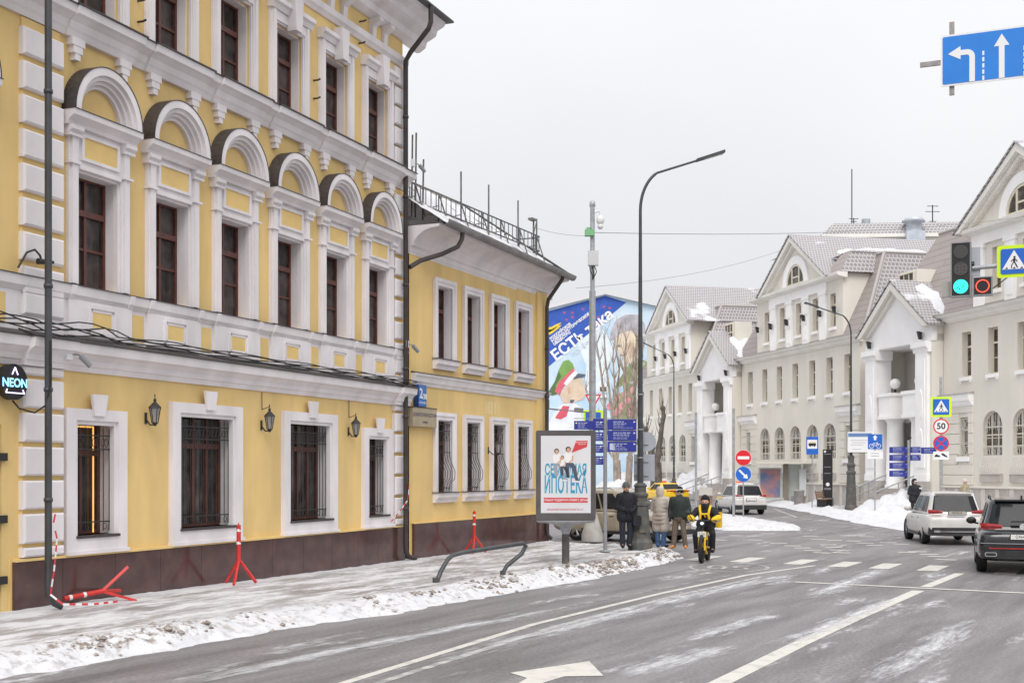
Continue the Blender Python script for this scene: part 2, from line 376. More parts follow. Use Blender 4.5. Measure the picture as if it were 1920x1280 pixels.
# ---------------------------------------------------------------- painted markings
PAINT = mat('road_paint', (0.62, 0.59, 0.54), 0.6, 0, 3.5, 0, col2=(0.42, 0.40, 0.38), lo=0.5, hi=0.75, detail=9)
PAINT2 = mat('worn_road_paint', (0.50, 0.48, 0.46), 0.65, 0, 5, 0, col2=(0.27, 0.26, 0.26), lo=0.42, hi=0.6, detail=9)
def ribbon(mb, pts, w, z=0.004):
    L, Rr = [], []
    for i, p in enumerate(pts):
        a = pts[max(0, i-1)]; b = pts[min(len(pts)-1, i+1)]; dx, dy = b[0]-a[0], b[1]-a[1]; q = math.hypot(dx, dy); nx, ny = -dy/q*w/2, dx/q*w/2
        L.append((p[0]+nx, p[1]+ny, z)); Rr.append((p[0]-nx, p[1]-ny, z))
    n = len(pts); mb.add(L + Rr, [(i, i+1, n+i+1, n+i) for i in range(n-1)])
def mark(name, m=PAINT): return lambda mb: struct(mb.build(name, m))
mb = MB(); ribbon(mb, [(-6.1, 6), (-1.93, 14.0), (0.33, 19.58), (2.86, 24.52), (5.25, 28.75), (7.5, 31.7)], 0.13); mark('lane_line')(mb)
mb = MB(); ribbon(mb, [(-5.75, 6), (-1.55, 14.0), (0.70, 19.4), (3.2, 24.3), (5.55, 28.4)], 0.12); mark('lane_line', PAINT2)(mb)
mb = MB(); ribbon(mb, [(-1.9, 6), (2.3, 14.17), (3.92, 17.41), (5.41, 20.29), (7.95, 25.05)], 0.24); ribbon(mb, [(8.35, 25.85), (10.25, 29.3)], 0.22); mark('lane_line')(mb)
mb = MB(); ribbon(mb, [(-7.3, 6), (-3.48, 14.17), (-2.45, 16.3), (-0.87, 18.93), (1.33, 22.74), (4.92, 28.78)], 0.10); mark('lane_line', mat('faint_paint', (0.36, 0.35, 0.35), 0.7, 0, 3, col2=(0.18, 0.175, 0.178), lo=0.4, hi=0.6, detail=8))(mb)
mb = MB(); ribbon(mb, [(5.96, 27.0), (9.81, 24.55), (15, 21.3)], 0.20, 0.008); mark('stop_line')(mb)
for i, (x, y) in enumerate([(5.15, 34.35), (6.2, 33.7), (7.45, 32.95), (8.35, 32.1), (9.2, 31.5), (10.15, 30.85), (11.6, 29.9), (12.7, 29.2)]):
    mb = MB(); d = Vector((0.455, 0.89)); n = Vector((0.89, -0.455))
    q = [(x + d.x*a + n.x*b, y + d.y*a + n.y*b) for a, b in ((-0.95, -0.24), (0.95, -0.24), (0.95, 0.24), (-0.95, 0.24))]
    mb.add([(a, b, 0.006) for a, b in q], [(0, 1, 2, 3)]); struct(mb.build('crossing_stripe', PAINT))
# ring with the number 50 painted on the lane
mb = MB(); c = Vector((5.27, 31.1)); n = 40
def flat_ring(mb, cx, cy, ax, ay, w, u, v, z=0.006):
    vs = []
    for k in range(n):
        a = 2*math.pi*k/n
        for rr in (0, w): x_, y_ = (ax-rr)*math.cos(a), (ay-rr)*math.sin(a); vs.append((cx + u.x*x_ + v.x*y_, cy + u.y*x_ + v.y*y_, z))
    mb.add(vs, [(2*k, 2*k+1, 2*((k+1) % n)+1, 2*((k+1) % n)) for k in range(n)])
U, V = Vector((0.985, -0.17)), Vector((0.17, 0.985))
flat_ring(mb, c.x, c.y, 0.98, 1.45, 0.09, U, V); struct(mb.build('painted_ring', PAINT2))
t50 = text_obj('painted_number', '50', 1.15, PAINT2, None, Matrix.Translation((c.x, c.y, 0.007)) @ Matrix.Rotation(R(170), 4, 'Z') @ Matrix.Diagonal((1, 1.5, 1, 1)), extrude=0.0); struct(t50)
# turn arrow at the bottom edge and dashes guiding the turns through the junction
mb = MB(); o = Vector((0.35, 14.4)); d = Vector((0.46, 0.89)); nn = Vector((0.89, -0.46))
def apt(a, b): return (o.x + d.x*a + nn.x*b, o.y + d.y*a + nn.y*b, 0.006)
mb.add([apt(*q) for q in [(-5, -.09), (-.6, -.09), (-.6, .09), (-5, .09), (0.25, -.55), (1.5, -.1), (.55, .5), (.3, .12), (-.6, .09), (-.6, -.09), (0.0, -.2)]],
       [(0, 3, 2, 1), (4, 10, 9, 8, 7, 6, 5)]); struct(mb.build('turn_arrow', PAINT))
for k, (x, y) in enumerate([G(*p) for p in [(1486,1023),(1505,1027),(1524,1032),(1541,1036),(1553,1021),(1563,1026),(1570,1031),(1578,1036),(1520,1005),(1535,1011),(1600,1014),(1622,1018),(1640,1022),(1665,1017),(1690,1020),(1720,1034),(1742,1039),(1758,1043),(1775,1049),(1700,1035),(1460,1018),(1380,1004),(1415,1012),(1625,1006),(1590,1004),(1350,1012),(1440,1000),(1565,1013)]]):
    mb = MB(); a = R(-20 + 22*math.sin(k*1.7)); L_, w_ = 0.26, 0.14; cx, sx = math.cos(a), math.sin(a)
    mb.add([(x + cx*p - sx*q, y + sx*p + cx*q, 0.006) for p, q in ((-L_, -w_), (L_, -w_), (L_, w_), (-L_, w_))], [(0, 1, 2, 3)]); struct(mb.build('guide_dash', PAINT))
for pts in ([(1450,953),(1500,972)], [(1490,970),(1620,985)], [(1640,1001),(1700,1004)], [(1560,998),(1650,1000)], [(1300,990),(1400,990)]):
    mb = MB(); ribbon(mb, [G(*p) for p in pts], 0.16); mark('lane_line', PAINT2)(mb)
# blown snow lying along the centre line and in the near lanes (thin ragged sheets)
def ragged(name, pts, w, seed):
    """thin film of blown snow, thinning out towards its edges"""
    n_ = 80; cols = (-1, -.5, 0, .5, 1); vs = []; cov = []; fs = []
    def at_(t):
        t *= len(pts)-1; i = min(int(t), len(pts)-2); f = t - i; return (pts[i][0] + (pts[i+1][0]-pts[i][0])*f, pts[i][1] + (pts[i+1][1]-pts[i][1])*f)
    for k in range(n_+1):
        t = k/n_; x, y = at_(t); x2, y2 = at_(min(1, t+.01)); x1, y1 = at_(max(0, t-.01)); q = math.hypot(x2-x1, y2-y1); nx, ny = -(y2-y1)/q, (x2-x1)/q
        for c_ in cols: vs.append((x + nx*w*c_, y + ny*w*c_, 0.0095)); cov.append((1-abs(c_))*0.31*min(1, 4*t, 4*(1-t)))
    m_ = len(cols)
    for k in range(n_):
        for c_ in range(m_-1): fs.append((k*m_+c_, k*m_+c_+1, (k+1)*m_+c_+1, (k+1)*m_+c_))
    me = bpy.data.meshes.new(name); me.from_pydata(vs, [], fs); me.materials.append(SDUST)
    a = me.attributes.new('cover', 'FLOAT', 'POINT'); a.data.foreach_set('value', cov)
    return stuff(tag(put(name, me), LBL.pop(0), 'snow'))
LBL = ['long streak of blown snow beside the double centre line', 'thin streak of blown snow against the solid lane line', 'streak of blown snow crossing the stop line in the middle lane',
       'patchy blown snow in the near middle lane', 'patchy blown snow near the turn arrow', 'blown snow speckles in the right lane', 'faint film of blown snow in the left lane']
def dust_material():
    m = bpy.data.materials.new('blown_snow'); m.use_nodes = True; n = m.node_tree; b = n.nodes['Principled BSDF']; L = n.links.new
    b.inputs['Base Color'].default_value = (0.64, 0.64, 0.66, 1); b.inputs['Roughness'].default_value = 0.85
    g = n.nodes.new('ShaderNodeTexCoord'); q = n.nodes.new('ShaderNodeMapping'); q.inputs['Rotation'].default_value = (0, 0, -math.atan2(RD.y, RD.x)); q2 = n.nodes.new('ShaderNodeMapping'); q2.inputs['Scale'].default_value = (0.22, 1.3, 1)
    z = n.nodes.new('ShaderNodeTexNoise'); z.inputs['Scale'].default_value = 4.5; z.inputs['Detail'].default_value = 12; z.inputs['Roughness'].default_value = 0.78
    at = n.nodes.new('ShaderNodeAttribute'); at.attribute_name = 'cover'; ad = n.nodes.new('ShaderNodeMath'); ad.operation = 'ADD'; r = n.nodes.new('ShaderNodeValToRGB')
    r.color_ramp.elements[0].position = 0.62; r.color_ramp.elements[1].position = 0.9
    L(g.outputs['Object'], q.inputs[0]); L(q.outputs[0], q2.inputs[0]); L(q2.outputs[0], z.inputs['Vector']); L(z.outputs['Fac'], ad.inputs[0]); L(at.outputs['Fac'], ad.inputs[1]); L(ad.outputs[0], r.inputs[0]); L(r.outputs[0], b.inputs['Alpha'])
    return m
SDUST = dust_material()
ragged('blown_snow', [(-2.6, 12.6), (0.75, 19.0), (3.35, 24.0), (5.7, 27.9), (7.0, 29.6)], 0.5, 1)
ragged('blown_snow', [G(1420, 1225), G(1560, 1170), G(1700, 1110)], 0.35, 4)
ragged('blown_snow', [G(1500, 1130), G(1580, 1095), G(1680, 1058)], 0.5, 2)
ragged('blown_snow', [G(1250, 1215), G(1400, 1165), G(1480, 1150)], 0.4, 3)
ragged('blown_snow', [G(1130, 1275), G(1260, 1240), G(1400, 1205)], 0.5, 3)
ragged('blown_snow', [G(1640, 1280), G(1720, 1230), G(1840, 1150)], 0.5, 3)
ragged('blown_snow', [(-4.2, 13.0), (-2.3, 16.6), (-0.7, 19.3), (1.5, 23.0)], 0.4, 3)
# ---------------------------------------------------------------- far side of the junction
KR = [(40, 30), (22, 40.5), (15.2, 49.5), (15.35, 57), (16.05, 65.6), (16.6, 73.3), (17.2, 84.2), (17.5, 97), (14.5, 120), (9, 150)]
KR2 = [(p[0], p[1]) for p in KR][::-1]
def right_pave(x, y, d):
    n1 = fbm(x, y, 0.35); n2 = fbm(x + 11, y, 1.5)
    e = d + 0.25*n1; z = -0.08 + 0.20*smooth(-0.1, 0.5, e) + 0.14*math.exp(-((e-1.2)/0.7)**2)*(1 + n2) + 0.02*n2
    return z, 0.75*smooth(1.5, 3.0, e), 0.35*math.exp(-((e-0.5)/0.4)**2)
struct(sheet('pavement', KR2, 9, 46, 30, 150, 0.45, right_pave, SNP, lambda x, y: True))
ISL = [(8.3, 50.2), (11.4, 50.2), (11.9, 53), (11.6, 60), (11.2, 66), (9.6, 66.5), (8.0, 60), (7.6, 54), (8.3, 50.2)]
struct(sheet('traffic_island', ISL, 6.5, 13, 48, 68, 0.2, lambda x, y, d: (-0.08 + 0.24*smooth(-0.1, 0.35, d + 0.12*fbm(x, y, .9)) + 0.03*fbm(x, y, 3), 0.2, 0.3), SNP, lambda x, y: True))
# far pavement under the trees, left of the receding street
KF = [(-60, 92), (1.5, 74), (4.2, 76), (6.6, 92), (8.8, 108), (10.2, 125), (4, 160)]
struct(sheet('pavement', KF, -40, 12, 66, 160, 0.7, lambda x, y, d: (-0.08 + 0.22*smooth(-0.1, 0.6, d + .2*fbm(x, y, .4)) + 0.05*fbm(x, y, .8), 0.15, 0.0), SNP, lambda x, y: True))
def bank(name, label, cx, cy, rx, ry, h, seed, rz=0.0):
    r_ = random.Random(seed); n = 34; vs = []; fs = []
    for j in range(n+1):
        for i in range(n+1):
            u, v = i/n*2-1, j/n*2-1; q = math.hypot(u, v)
            x_, y_ = u*rx, v*ry; x = cx + x_*math.cos(rz) - y_*math.sin(rz); y = cy + x_*math.sin(rz) + y_*math.cos(rz)
            k = max(0, 1 - q**1.6); z = h*k*(0.85 + 0.55*fbm(x + seed*7, y, 0.55) + 0.25*fbm(x, y + seed*3, 1.9)) + 0.05*fbm(x, y, 3.5)*k - 0.06
            vs.append((x, y, z))
    for j in range(n):
        for i in range(n): fs.append((j*(n+1)+i, j*(n+1)+i+1, (j+1)*(n+1)+i+1, (j+1)*(n+1)+i))
    me = bpy.data.meshes.new(name); me.from_pydata(vs, [], fs); me.materials.append(SNB); me.polygons.foreach_set('use_smooth', [True]*len(fs))
    return tag(put(name, me), label, 'snow bank', 'shovelled snow banks')
bank('snow_bank', 'tall white snow bank beside the lamp post in front of the pillared porch', 20.2, 67.0, 2.7, 3.4, 1.25, 1)
bank('snow_bank', 'low snow bank behind the white hatchback car near the tow-away sign', 18.2, 60.0, 2.0, 3.2, 0.8, 2)
bank('snow_bank', 'long snow bank under the pollarded trees behind the yellow taxi', 11.5, 116, 5.2, 5, 2.6, 3)
bank('snow_bank', 'snow bank beside the far lamp post right of the yellow taxi', 16.4, 107, 4.4, 4.0, 2.9, 4)
bank('snow_bank', 'snow bank behind the bus stop and information pylon', 22.5, 86, 3.4, 2.2, 0.95, 5)
bank('snow_bank', 'snow heap at the foot of the mural behind the direction signs', 8.6, 100, 3.4, 4, 1.5, 6)
# ================================================================ YELLOW BUILDINGS
def facade(mb, x0, x1, z0, z1, ops, depth, y=0.0, mi=0, rmi=None):
    """front skin with real openings (a,b,c,d) and reveals of the given depth"""
    xs = sorted({x0, x1, *[o[0] for o in ops], *[o[1] for o in ops]}); zs = sorted({z0, z1, *[o[2] for o in ops], *[o[3] for o in ops]})
    for a, b in zip(xs[:-1], xs[1:]):
        for c, d in zip(zs[:-1], zs[1:]):
            mx_, mz = (a+b)/2, (c+d)/2
            if any(o[0] < mx_ < o[1] and o[2] < mz < o[3] for o in ops): continue
            mb.add([(a, y, c), (b, y, c), (b, y, d), (a, y, d)], [(0, 1, 2, 3)], mi=mi)
    for a, b, c, d in ops:
        e = y + depth; r = mi if rmi is None else rmi
        mb.add([(a, y, c), (a, e, c), (a, e, d), (a, y, d)], [(0, 1, 2, 3)], mi=r); mb.add([(b, y, c), (b, y, d), (b, e, d), (b, e, c)], [(0, 1, 2, 3)], mi=r)
        mb.add([(a, y, d), (a, e, d), (b, e, d), (b, y, d)], [(0, 1, 2, 3)], mi=r); mb.add([(a, y, c), (b, y, c), (b, e, c), (a, e, c)], [(0, 1, 2, 3)], mi=r)
def window(parent, cx, z0, z1, w, y, fm=BRN, gm=GLS, bars=(0.36,), trans=0.68, mull=1, fw=0.055, low=1):
    """casement: frame ring, transom, mullion, bars; each pane its own piece"""
    h = z1 - z0; key = ('win', round(w, 2), round(h, 2), fm.name, trans, mull, low)
    xs = [-w/2 + fw] ; xe = w/2 - fw
    zt = h*trans; zb = [h*b for b in bars] if low else []
    def frame():
        mb = MB(); d0, d1 = 0, 0.09
        mb.box(-w/2, -w/2+fw, d0, d1, 0, h); mb.box(w/2-fw, w/2, d0, d1, 0, h); mb.box(-w/2+fw, w/2-fw, d0, d1, 0, fw); mb.box(-w/2+fw, w/2-fw, d0, d1, h-fw, h)
        mb.box(-w/2+fw, w/2-fw, d0-0.02, d1-.01, zt-0.05, zt+0.05)
        for k in range(mull):
            x = -w/2 + w*(k+1)/(mull+1); mb.box(x-0.032, x+0.032, d0+.004, d1-.004, fw, zt-.05); mb.box(x-0.025, x+0.025, d0+.004, d1-.004, zt+.05, h-fw)
        for z in zb: mb.box(-w/2+fw, w/2-fw, d0+.012, d1-.012, z-0.022, z+0.022)
        return mb.mesh('window', fm)
    f = put('window', shared(key, frame), parent, (cx, y, z0))
    cols = [(-w/2 + w*k/(mull+1), -w/2 + w*(k+1)/(mull+1)) for k in range(mull+1)]
    rows = [fw] + [z for z in zb] + [zt]; rows = list(zip(rows[:-1], rows[1:])) + [(zt, h-fw)]
    for ci, (a, b) in enumerate(cols):
        for ri, (c, d) in enumerate(rows):
            pk = ('pane', round(b-a, 3), round(d-c, 3), gm.name)
            p = put('pane', shared(pk, lambda: MB().box(-(b-a)/2, (b-a)/2, 0, 0.012, -(d-c)/2, (d-c)/2).mesh('pane', gm)), f, ((a+b)/2, 0.045, (c+d)/2))
            p.rotation_euler = (random.uniform(-.006, .006), 0, random.uniform(-.008, .008))
    return f
def quoin(parent, x0, x1, z0, z1, y0, y1, m=WHT):
    b = 0.03
    def mk():
        w, h, d = x1-x0, z1-z0, y1-y0; mb = MB()
        vs = [(0, d, 0), (w, d, 0), (w, d, h), (0, d, h), (0, b, 0), (w, b, 0), (w, b, h), (0, b, h), (b, 0, b), (w-b, 0, b), (w-b, 0, h-b), (b, 0, h-b)]
        fs = [(0, 3, 2, 1)] + [(i, (i+1) % 4, 4+(i+1) % 4, 4+i) for i in range(4)] + [(4+i, 4+(i+1) % 4, 8+(i+1) % 4, 8+i) for i in range(4)] + [(8, 9, 10, 11)]
        return mb.add(vs, fs).mesh('quoin', m)
    return put('quoin', shared(('q', round(x1-x0, 2), round(z1-z0, 2), round(y1-y0, 2), m.name), mk), parent, (x0, y0, z0))
def cornice(parent, name, x0, x1, steps, m, back=0.05, top=None):
    """steps: (projection, z) from bottom to top"""
    prof = [(back, steps[0][1])] + [(-p, z) for p, z in steps] + [(back, steps[-1][1])]
    mb = MB().run(prof, x0, x1); return mb.build(name, m, parent)
def grille(parent, cx, z0, z1, w, y, n):
    mb = MB()
    for k in range(n):
        x = cx - w/2 + w*k/(n-1); mb.tube([(x, y, z0), (x, y, z1)], 0.009, 5); mb.add([(x-.014, y, z1), (x+.014, y, z1), (x, y, z1+.07), (x, y-.01, z1), (x, y+.01, z1)], [(0, 3, 2), (3, 1, 2), (1, 4, 2), (4, 0, 2)])
    for z in (z0+.16, z1-.10, z1-.33): mb.box(cx-w/2-.04, cx+w/2+.04, y-.012, y+.012, z-.011, z+.011)
    k = max(3, int(w/0.2))
    for i in range(k):
        x = cx - w/2 + w*(i+.5)/k
        for sg in (1, -1):
            mb.tube([(x + sg*.045 + .045*math.cos(a)*sg, y, z1-.215 + .075*math.sin(a)) for a in [j*math.pi/6 for j in range(-5, 9)]], 0.007, 4)
        mb.tube([(x + .05*math.cos(a), y, z0+.08 + .05*math.sin(a)) for a in [j*math.pi/6 for j in range(13)]], 0.006, 4)
    return mb.build('window_grille', IRON, parent)

LA = math.atan2(1, 0.3896)
B1 = thing('corner_building', 'three storey yellow stucco building with white arched window surrounds and quoins', 'building', (-2.77, 32.4, 0), LA)
BAYS = [-1.43 - 2.04*i for i in range(6)] + [-14.98]                     # bay centres of the upper floors
GF = [(-11.72, 1.06, 1.28, 3.18), (-8.52, 1.82, 1.28, 3.42), (-4.66, 1.82, 1.28, 3.42), (-1.46, 1.06, 1.28, 3.18)]
X0, X1 = -19.0, 0.0
ops = [(c-w/2, c+w/2, a, b) for c, w, a, b in GF] + [(-15.75, -13.82, 0.0, 3.05)]
ops += [(c-.54, c+.54, 5.40, 7.30) for c in BAYS] + [(c-.54, c+.54, 9.90, 11.72) for c in BAYS]
# split the wall in storeys so that each keeps its own openings
w = MB()
facade(w, X0, X1, 0, 4.2, [o for o in ops if o[3] < 4], 0.30)
facade(w, X0, X1, 4.2, 9.0, [o for o in ops if 4 < o[2] < 9], 0.34)
facade(w, X0, X1, 9.0, 14.0, [o for o in ops if o[2] > 9], 0.34)
w.add([(X1, 0, 0), (X1, 13, 0), (X1, 13, 14), (X1, 0, 14)], [(0, 1, 2, 3)])                       # end wall
w.add([(X0, 13, 0), (X0, 13, 14), (X1, 13, 14), (X1, 13, 0)], [(0, 1, 2, 3)]); w.add([(X0, 0, 0), (X0, 0, 14), (X0, 13, 14), (X0, 13, 0)], [(0, 1, 2, 3)])
w.build('wall', YEL, B1)
# polished granite plinth: separate slabs
gx = [X1-.0, -1.25, -2.5, -3.75, -5.0, -6.25, -7.5, -8.75, -10.0, -11.25, -12.55, -13.62]
for a, b in zip(gx[1:], gx[:-1]):
    MB().box(a+.004, b-.004, -.075, .02, 0, 0.94).build('granite_panel', GRAN, B1)
for a, b in ((-13.66, -13.45), (-19.0, -15.9)): MB().box(a, b, -.02, .02, 0, 1.0).build('granite_panel', YEL, B1)
MB().box(-13.6, .03, -.10, 0.02, 0.94, 0.985).build('plinth_ledge', YEL2, B1)
# pilasters of white blocks
def pil(x0, x1, zt):
    MB().box(x0+.03, x1-.02, -.035, .02, 1.0, 3.95).build('pilaster', YEL, B1)
    MB().box(x0+.03, x1-.02, -.035, .02, 4.5, 9.4).build('pilaster', YEL, B1)
    for a, b in [(1.0, 1.15), (1.215, 1.675), (1.745, 2.195), (2.27, 2.72), (2.80, 3.25), (3.33, 3.78), (3.84, 3.98)]: quoin(B1, x0, x1, a, b, -.12, .02)
    for i in range(8): quoin(B1, x0, x1, 9.24-.53*i-.43, 9.24-.53*i, -.12, .02)
    for a, b in [(4.50, 4.72), (4.78, 5.12)]: quoin(B1, x0, x1, a, b, -.12, .02)
    z = 9.98
    while z < 12.4: quoin(B1, x0, x1, z, z+.43, -.12, .02); z += .50
pil(-13.46, -12.55, 9.4); pil(-.60, .06, 12.5); pil(-17.4, -16.5, 9.4)
# ground floor window surrounds
for c, wd, a, b in GF:
    big = wd > 1.5; hw = wd/2; m = .235; zb, zt = a-.25, b+.19
    s = MB()
    s.box(c-hw-m, c-hw, -.10, .0, zb, zt); s.box(c+hw, c+hw+m, -.10, 0, zb, zt); s.box(c-hw, c+hw, -.10, 0, b, zt); s.box(c-hw, c+hw, -.10, 0, zb, a-.02)
    s.box(c-hw-m-.02, c+hw+m+.02, -.14, .0, zb-.06, zb)
    for k, (dd, yy) in enumerate(((.07, -.06), (.035, -.02))):      # stepped inner moulding
        s.box(c-hw+.0, c-hw+dd, yy, yy+.12, a, b); s.box(c+hw-dd, c+hw, yy, yy+.12, a, b); s.box(c-hw+dd, c+hw-dd, yy, yy+.12, b-dd, b)
    s.box(c-hw+.001, c-hw+.03, .10, .298, a, b-.0); s.box(c+hw-.03, c+hw-.001, .10, .298, a, b); s.box(c-hw+.03, c+hw-.03, .10, .298, b-.03, b-.001)
    o = s.build('window_surround', WHT, B1)
    MB().prism([(c-.13, b+.08), (c+.13, b+.08), (c+.20, b+.44), (c-.20, b+.44)], -.15, -.101).build('keystone', WHT, o)
    MB().box(c-hw-.01, c+hw+.01, -.13, .27, a-.045, a).build('sill', HOOD, o)
    window(B1, c, a, b, wd-.06, .27, mull=3 if big else 1, trans=.72, low=0)
    grille(B1, c, a+.05, b-.14, wd-.16, .04, 13 if big else 7)
# warm light strip inside the first window
LEDW = mat('warm_led_strip', (1.0, 0.50, 0.12), 0.5, emit=0.9)
c, wd, a, b = GF[0]
MB().box(c+.30, c+.325, .255, .268, a+.02, b-.10).box(c-.48, c+.325, .255, .268, b-.10, b-.075).build('light_strip', LEDW, B1)
# belt cornice over the ground floor, with dark sheet cover
cornice(B1, 'belt_cornice', X0, .12, [(.04, 3.98), (.07, 4.06), (.10, 4.08), (.12, 4.16), (.20, 4.24), (.26, 4.27), (.28, 4.42)], WHT)
MB().run([(.02, 4.56), (-.31, 4.435), (-.31, 4.42), (.02, 4.42)], X0, .14).build('cornice_cover', HOOD, B1)
for a, b in ((-13.5, -12.5), (-.66, .10)):
    cornice(B1, 'cornice_break', a, b, [(.16, 3.985), (.17, 4.06), (.20, 4.08), (.22, 4.16), (.30, 4.24), (.36, 4.27), (.38, 4.415)], WHT); MB().run([(.0, 4.575), (-.41, 4.437), (-.41, 4.418), (.0, 4.418)], a-.02, b+.02).build('cornice_cover', HOOD, B1)
# pedestal zone and sill cornice
MB().box(X0, 0, -.05, .0, 4.5, 5.16).build('pedestal_band', WHT, B1)
cornice(B1, 'sill_cornice', X0, .04, [(.06, 5.14), (.10, 5.19), (.13, 5.22), (.15, 5.37)], WHT); MB().run([(.0, 5.40), (-.17, 5.382), (-.17, 5.368), (.0, 5.368)], X0, .06).build('cornice_cover', HOOD, B1)
cornice(B1, 'upper_cornice', X0, .16, [(.05, 9.42), (.09, 9.50), (.12, 9.54), (.16, 9.64), (.24, 9.70), (.30, 9.73), (.32, 9.86)], WHT); MB().run([(.0, 9.90), (-.35, 9.875), (-.35, 9.858), (.0, 9.858)], X0, .18).build('cornice_cover', HOOD, B1)
for c in BAYS:
    cornice(B1, 'cornice_break', c-.86, c+.86, [(.09, 9.415), (.13, 9.50), (.16, 9.54), (.20, 9.64), (.28, 9.70), (.345, 9.73), (.365, 9.855)], WHT)
    MB().run([(.0, 9.905), (-.395, 9.88), (-.395, 9.857), (.0, 9.857)], c-.88, c+.88).build('cornice_cover', HOOD, B1)
    for dx in (-.6, .6):
        o = MB(); x = c + dx
        o.box(x-.155, x+.155, -.13, .0, 9.29, 9.42); o.box(x-.11, x+.11, -.12, .0, 9.17, 9.29); o.box(x-.062, x+.062, -.11, 0, 9.06, 9.17); o.build('stepped_bracket', WHT, B1)
    # pedestal panels
    o = MB(); o.box(c-.80, c+.80, -.10, -.045, 4.56, 5.15); ob = o.build('pedestal', WHT, B1)
    fr = MB()
    for q in (.36, .30):
        y_ = -.13 if q > .33 else -.115; t = .06
        fr.box(c-q, c-q+t, y_, -.09, 4.66 if q > .33 else 4.715, 5.04 if q > .33 else 4.985); fr.box(c+q-t, c+q, y_, -.09, 4.66 if q > .33 else 4.715, 5.04 if q > .33 else 4.985)
        za, zb = (4.60, 5.04) if q > .33 else (4.66, 4.985)
        fr.box(c-q+t, c+q-t, y_, -.09, za, za+t); fr.box(c-q+t, c+q-t, y_, -.09, zb, zb+t)
    fr.build('panel_moulding', WHT, ob); MB().box(c-.25, c+.25, -.108, -.095, 4.72, 4.985).build('panel', YEL2, ob)
    MB().box(c+.86, c+1.18, -.058, -.045, 4.60, 5.07).build('panel', YEL2, B1)
    for x in (c-.80, c+.68): cornice(B1, 'cornice_break', x, x+.12, [(.10, 5.135), (.13, 5.19), (.16, 5.22), (.18, 5.365)], WHT)
    # --- first floor surround with pilasters, panel, entablature and arch
    s = MB()
    for sg in (-1, 1):
        a, b = sorted((c + sg*.54, c + sg*.765)); s.box(a, b, -.06, 0, 5.41, 7.97); a, b = sorted((c + sg*.585, c + sg*.725)); s.box(a, b, -.11, -.06, 5.41, 7.97)
        a, b = sorted((c + sg*.54, c + sg*.515)); s.box(a, b, .08, .338, 5.41, 7.29); a, b = sorted((c + sg*.54, c + sg*.505)); s.box(a, b, -.02, .08, 5.41, 7.29)
    s.box(c-.54, c+.54, -.06, 0, 7.30, 7.97); s.box(c-.51, c+.51, -.02, .338, 7.262, 7.299); s.box(c-.54, c+.54, -.085, -.06, 7.31, 7.38)
    o = s.build('window_surround', WHT, B1)
    fr = MB(); fr.box(c-.48, c-.42, -.10, -.055, 7.46, 7.90); fr.box(c+.42, c+.48, -.10, -.055, 7.46, 7.90); fr.box(c-.42, c+.42, -.10, -.055, 7.46, 7.51); fr.box(c-.42, c+.42, -.10, -.055, 7.85, 7.90)
    fr.build('panel_moulding', WHT, o); MB().box(c-.42, c+.42, -.072, -.055, 7.51, 7.85).build('panel', YEL2, o)
    for sg in (-1, 1):
        cp = MB(); a, b = sorted((c + sg*.55, c + sg*.79)); cp.box(a, b, -.14, -.0, 7.36, 7.40); cp.build('necking', WHT, o)
        cp = MB(); a, b = sorted((c + sg*.545, c + sg*.80)); a2, b2 = sorted((c + sg*.535, c + sg*.83))
        cp.run([(0, 7.80), (-.15, 7.80), (-.15, 7.84), (-.13, 7.86), (-.19, 7.90), (-.19, 7.969), (0, 7.969)], a2, b2); cp.build('capital', WHT, o)
    e = MB().run([(.0, 7.97), (-.13, 7.97), (-.15, 8.03), (-.20, 8.07), (-.25, 8.10), (-.275, 8.11), (-.285, 8.20), (.0, 8.20)], c-.88, c+.88); e.build('entablature', WHT, o)
    MB().box(c-.89, c+.89, -.30, 0, 8.20, 8.212).build('metal_cover', HOOD, o)
    ar = MB(); ar.arch(c, 8.217, .72, .848, -.28, 0, n=26); ar.arch(c, 8.217, .645, .719, -.22, 0, n=26); ar.arch(c, 8.217, .585, .644, -.15, 0, n=26); ar.arch(c, 8.217, .52, .584, -.08, 0, n=26)
    ar.build('arch', WHT, o); MB().arch(c, 8.217, .849, .864, -.29, 0, n=30).build('arch_hood', HOOD, o)
    window(B1, c, 5.40, 7.28, 1.03, .24)
    # --- top floor surround
    s = MB()
    for sg in (-1, 1):
        a, b = sorted((c + sg*.54, c + sg*.78)); s.box(a, b, -.05, 0, 9.91, 12.2); a, b = sorted((c + sg*.57, c + sg*.75)); s.box(a, b, -.085, -.05, 9.91, 11.95); a, b = sorted((c + sg*.62, c + sg*.72)); s.box(a, b, -.11, -.085, 9.91, 11.95)
        a, b = sorted((c + sg*.54, c + sg*.515)); s.box(a, b, .05, .338, 9.91, 11.7)
    s.box(c-.54, c+.54, -.05, 0, 11.72, 12.2); s.box(c-.57, c+.57, -.085, -.05, 11.76, 11.95); s.box(c-.51, c+.51, .05, .338, 11.685, 11.719)
    o = s.build('window_surround', WHT, B1)
    MB().run([(0, 11.96), (-.12, 11.96), (-.16, 12.05), (-.22, 12.08), (-.22, 12.17), (0, 12.2)], c-.82, c+.82).build('lintel', WHT, o)
    MB().prism([(c-.12, 11.66), (c+.12, 11.66), (c+.18, 12.36), (c-.18, 12.36)], -.28, -.06).build('keystone', WHT, o)
    window(B1, c, 9.90, 11.70, 1.03, .24)
    # frieze console strips and panels
    for dx in (-.30, .30): MB().run([(0, 12.75), (-.10, 12.75), (-.12, 13.0), (-.30, 13.13), (-.30, 13.2), (0, 13.2)], c+dx-.09, c+dx+.09).build('console', WHT, B1)
    MB().box(c-.2, c+.2, -.03, 0, 12.78, 13.1).build('panel', YEL2, B1)
